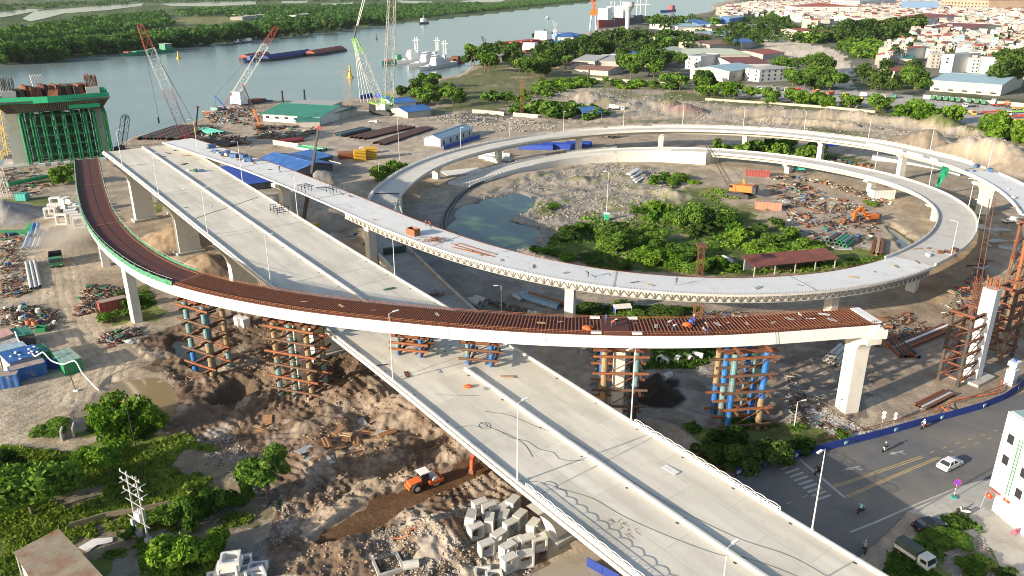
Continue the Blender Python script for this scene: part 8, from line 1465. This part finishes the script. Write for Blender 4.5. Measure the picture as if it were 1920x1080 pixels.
A_=G(1849,955); Bq=G(1917,1012); d=(Bq-A_).normalized(); nn=Vector((-d.y,d.x,0)); nn=nn if nn.x>0 else-nn; rz=math.atan2(nn.y,nn.x); hb=zat(772,A_.y); t=thing('corner_building','white four-storey building at the right edge beside the street','building',A_,rz); sg=-1 if Vector((-math.sin(rz),math.cos(rz),0)).dot(d)<0 else 1; L=14
m=MB(); m.box((5.6,sg*L/2,1.9),(10,L-.6,4.0)); m.build('ground_floor',wall_w,t); m=MB(); m.box((5.3,sg*L/2,4+(hb-4)/2),(11.2,L+.4,hb-4)); m.build('upper_floors',wall_w,t); m=MB(); m.box((5.3,sg*L/2,hb+.1),(10.6,L-.2,.2)); m.build('roof',M('roof_glass_green',(.30,.42,.40),.3,.1),t)
for z,y in((hb-3.5,1.3),(hb-6.8,1.3),(hb-3.5,4.6),(hb-6.8,4.6),(hb-10,4.6),(hb-3.5,9)):
 m=MB(); m.box((-.33,sg*y,z),(.1,1.0,1.3)); o=m.build('window',win_m,t)
 for k in range(5):m=MB(); m.box((-.4,sg*(y-.4+k*.2),z),(.05,.04,1.3)); m.build('louvre',dark,o)
for k in range(16):m=MB(); m.box((-.42,sg*3.0,5+k*.5),(.04,.5,.04)); m.build('ladder_rung',grn,t)
for s in(-.25,.25):m=MB(); m.box((-.42,sg*(3.0+s),9),(.05,.05,9)); m.build('ladder_rail',grn,t)
m=MB(); m.box((.05,sg*1.2,3.9),(1.2,1.6,.12)); m.build('awning',red_p,t); m=MB(); m.tube((-.4,sg*6,4.2),(-.4,sg*6,hb),.06,6); m.build('drainpipe',galv,t)
fl=M('flag_red',(.62,.02,.02),.7,.05); st=M('star_yellow',(.8,.6,.04),.6,.02)
for px,py,z,lb in((1838,945,2.2,'red flag with yellow star on a pole left of the white building'),(1868,962,3.0,'red flag with yellow star on the white building wall')):
 g=G(px,py+8); g.z=.05; t=thing('flag',lb,'flag',g,R(-60)); m=MB(); m.tube((0,0,0),(.3,0,z+1),.03,6); m.build('pole',galv,t); m=MB(); m.add([(.3,0,z+.9),(1.2,.1,z+.6),(1.1,.05,z-.1),(.2,0,z+.1)],[(0,1,2,3)]); o=m.build('cloth',fl,t); o.modifiers.new('t','SOLIDIFY').thickness=.02; c0=Vector((.7,.0,z+.4)); m=MB(); m.add([c0+Vector((.22*(1 if k%2==0 else .4)*math.sin(k*math.pi/5),-.06,.22*(1 if k%2==0 else .4)*math.cos(k*math.pi/5)))for k in range(10)],[tuple(range(10))]); q_=m.build('star',st,o); q_.modifiers.new('t','SOLIDIFY').thickness=.02
g=G(1788,934); t=thing('no_parking_sign','round blue and red no parking sign on a striped post','sign',g,R(-100)); m=MB(); m.box((0,0,.15),(.7,.7,.3)); m.build('base',teal_m,t)
for k in range(6):m=MB(); m.tube((0,0,.3+k*.36),(0,0,.66+k*.36),.05,8); m.build('post',white_p if k%2 else red_p,t)
for r,y,mt in((.5,.04,M('sign_red',(.7,.02,.12),.5,.02)),(.4,.07,M('sign_blue',(.03,.06,.55),.5,.02))):m=MB(); m.tube((.05+y-.02,0,2.8),(.05+y+.02,0,2.8),r,18); m.build('disc',mt,t)
m=MB(); m.beam((.16,-.28,2.52),(.16,.28,3.08),.09,.02,up=(1,0,0)); m.build('slash',MATS['sign_red'],t)
for px,py,lb in((1899,1003,'pink plastic chair by the white building'),(1904,1000,'second pink plastic chair by the white building')):
 g=G(px,py,.06); t=thing('plastic_chair',lb,'chair',g,R(70)); pk=M('plastic_pink',(.55,.12,.20),.4,.05)
 for sx in(-.2,.2):
  for sy in(-.2,.2):m=MB(); m.beam((sx,sy,0),(sx*.9,sy*.9,.42),.05); m.build('leg',pk,t)
 m=MB(); m.box((0,0,.44),(.46,.46,.05)); m.build('seat',pk,t); m=MB(); m.box((-.22,0,.72),(.05,.44,.5)); m.build('backrest',pk,t)
for px,py,lb in((1653,800,'tall post with two round white plates behind the hoarding'),(1676,792,'short post with white plates behind the hoarding')):
 g=ground(px,py); t=thing('mirror_post',lb,'sign',g); h=2.8 if px<1660 else 1.8; m=MB(); m.tube((0,0,0),(0,0,h),.05,6); m.build('post',galv,t)
 for k in range(2):m=MB(); m.tube((0,-.06,h-.1-k*.75),(0,-.1,h-.1-k*.75),.36,14); m.build('disc',white_p,t)
lamp(ground(1489,800),R(20),'bent old street lamp standing below the rebar ramp',.42,'single lamps on the ground')
for px,py,s,lb in((750,318,1.9,'very tall pale mast left of the outer ramp curve'),(1137,410,1.35,'tall thin mast on the green cabinet inside the loop'),(940,590,.62,'lamp behind the rebar ramp left of the loop ramp pier'),(432+280,346,.75,'lamp by the bush outside the ramp wall')):lamp(ground(px,py),R(180),lb,s,'single lamps on the ground')
g=ground(1137,410); t=thing('green_cabinet','bright green cabinet with white top inside the loop','cabinet',g); m=MB(); m.box((0,-.6,.9),(1.5,1.1,1.8)); m.build('body',M('cabinet_green',(.02,.42,.20),.5,.05),t); m=MB(); m.box((0,-.6,1.95),(1.7,1.3,.3)); m.build('lid',white_p,t)
for k,(px,z)in enumerate(((858,6.9),(948,7.6),(1052,8.4),(1165,9.2),(1280,9.8),(1400,10),(1520,10.5),(1640,11),(1757,11.6),(1862,12.4))):
 p,h=on_path(OT,px,[280,260,246,237,234,235,245,262,287,318][k],z); tt=OT.near(p.x,p.y); lamp(OT.at(tt,-ow+.2,.5),h-math.pi/2,f'thin street lamp number {"one two three four five six seven eight nine ten".split()[k]} from the left along the outer ramp',.78)
for k,t_ in enumerate((262,290,318,346,372)):lamp(LP.at(t_,lw-.2,.5),LP.head(t_)+math.pi/2,f'thin street lamp number {"one two three four five".split()[k]} round the right side of the loop ramp',.75)
g=ground(270,1012); t=thing('utility_poles','pair of concrete utility poles with transformer in the grass','utility pole',g,R(-35))
for s in(-1,1):m=MB(); m.tube((s*1.25,0,-.3),(s*1.1,0,10.5),.19,8,.12); m.build('pole',conc_old,t); m=MB(); m.box((s*1.25,0,.4),(.8,.8,.8)); m.build('footing',concp,t)
for z,w in((10.2,2.4),(9,2.8),(7.5,2.4),(6.0,2.2),(3.2,2.6)):m=MB(); m.beam((-w,-.2,z),(w,-.2,z),.09); m.build('crossarm',grey_pipe,t)
for z in(10.2,9,7.5):
 for x in(-2.2,-.8,.8,2.2):m=MB(); m.tube((x,-.2,z),(x,-.2,z+.4),.08,6); m.build('insulator',white_p,t)
for x in(-1.6,1.6):m=MB(); m.beam((x,-.9,9),(x,.9,9.1),.1); m.beam((x,-.9,7.4),(x,.9,7.5),.1); m.build('bracket',galv,t)
m=MB(); m.box((.2,0,4.0),(1.3,.9,1.3)); m.tube((0,0,4.65),(0,0,5.1),.1,6); m.tube((.5,0,4.65),(.5,0,5.1),.1,6); m.build('transformer',M('transformer_grey',(.55,.57,.57),.5,.05),t); m=MB(); m.box((-1.3,-.35,2.6),(.6,.4,.9)); m.build('switch_box',galv,t)
for px,py,tx,ty,lb in((255,838,233,745,'dark leaning wooden pole in the thicket by the puddle'),(268,900,270,858,'thin pole with red crossarm above the transformer')):
 g=ground(px,py); t=thing('wooden_pole',lb,'pole',g); m=MB(); m.tube(g,PT(tx,ty,g.y),.1,6,.07); pw(m,'pole',dark,t); m=MB(); q_=PT(tx,ty,g.y); m.beam(q_+Vector((-.9,0,-.8)),q_+Vector((.3,0,-.8)),.08); pw(m,'crossarm',rust_l,t)
dm=bpy.data.materials.new('dust'); dm.use_nodes=True; nt=dm.node_tree; nt.nodes.remove(nt.nodes['Principled BSDF']); pv=nt.nodes.new('ShaderNodeVolumePrincipled'); pv.inputs['Color'].default_value=(.93,.87,.78,1); tc=nt.nodes.new('ShaderNodeTexCoord'); gr=nt.nodes.new('ShaderNodeTexGradient'); gr.gradient_type='SPHERICAL'; nt.links.new(tc.outputs['Object'],gr.inputs[0]); nz=nt.nodes.new('ShaderNodeTexNoise'); nz.inputs['Scale'].default_value=2.2; nt.links.new(tc.outputs['Object'],nz.inputs['Vector'])
m1=nt.nodes.new('ShaderNodeMath'); m1.operation='MULTIPLY'; nt.links.new(gr.outputs['Fac'],m1.inputs[0]); nt.links.new(nz.outputs['Fac'],m1.inputs[1]); m2=nt.nodes.new('ShaderNodeMath'); m2.operation='MULTIPLY'; m2.inputs[1].default_value=.22; nt.links.new(m1.outputs[0],m2.inputs[0]); nt.links.new(m2.outputs[0],pv.inputs['Density']); nt.links.new(pv.outputs[0],[n for n in nt.nodes if n.type=='OUTPUT_MATERIAL'][0].inputs['Volume'])
m=MB(); m.sphere((0,0,0),1,20,12); o=m.build('dust_cloud',dm,None,loc=G(118,460)+Vector((0,0,1.5))); o.scale=(10,18,6); tag(o,'pale dust cloud trailing behind the green dump truck','dust',kind='stuff')
g=ground(1165,590); t=thing('tarp_tent','small tent with pale top and blue sides behind the rebar ramp','tent',g,R(10)); m=MB(); m.prism([(0,-1.5,2.1),(0,1.5,2.1),(0,0,2.7)],(-2,0,0),(2,0,0)); m.build('canopy',whitebag,t); m=MB(); m.box((0,1.3,1.0),(3.8,.06,2.0)); m.box((-1.9,0,1.0),(.06,2.6,2.0)); m.build('side_sheet',tarp2,t)
for sx in(-1.9,1.9):
 for sy in(-1.4,1.4):m=MB(); m.tube((sx,sy,0),(sx,sy,2.1),.05,6); m.build('pole',galv,t)

# ================================================================ river haze
hz = bpy.data.materials.new('haze_air'); hz.use_nodes = True; nt = hz.node_tree
for n in list(nt.nodes):
    if n.type == 'BSDF_PRINCIPLED': nt.nodes.remove(n)
pv = nt.nodes.new('ShaderNodeVolumePrincipled'); pv.inputs['Color'].default_value = (.80, .87, .93, 1); pv.inputs['Density'].default_value = .00002; pv.inputs['Anisotropy'].default_value = .2
nt.links.new(pv.outputs[0], [n for n in nt.nodes if n.type == 'OUTPUT_MATERIAL'][0].inputs['Volume'])
m = MB(); m.box((0, 5000, 66), (24000, 12000, 148)); o = m.build('haze', hz); tag(o, kind='stuff')
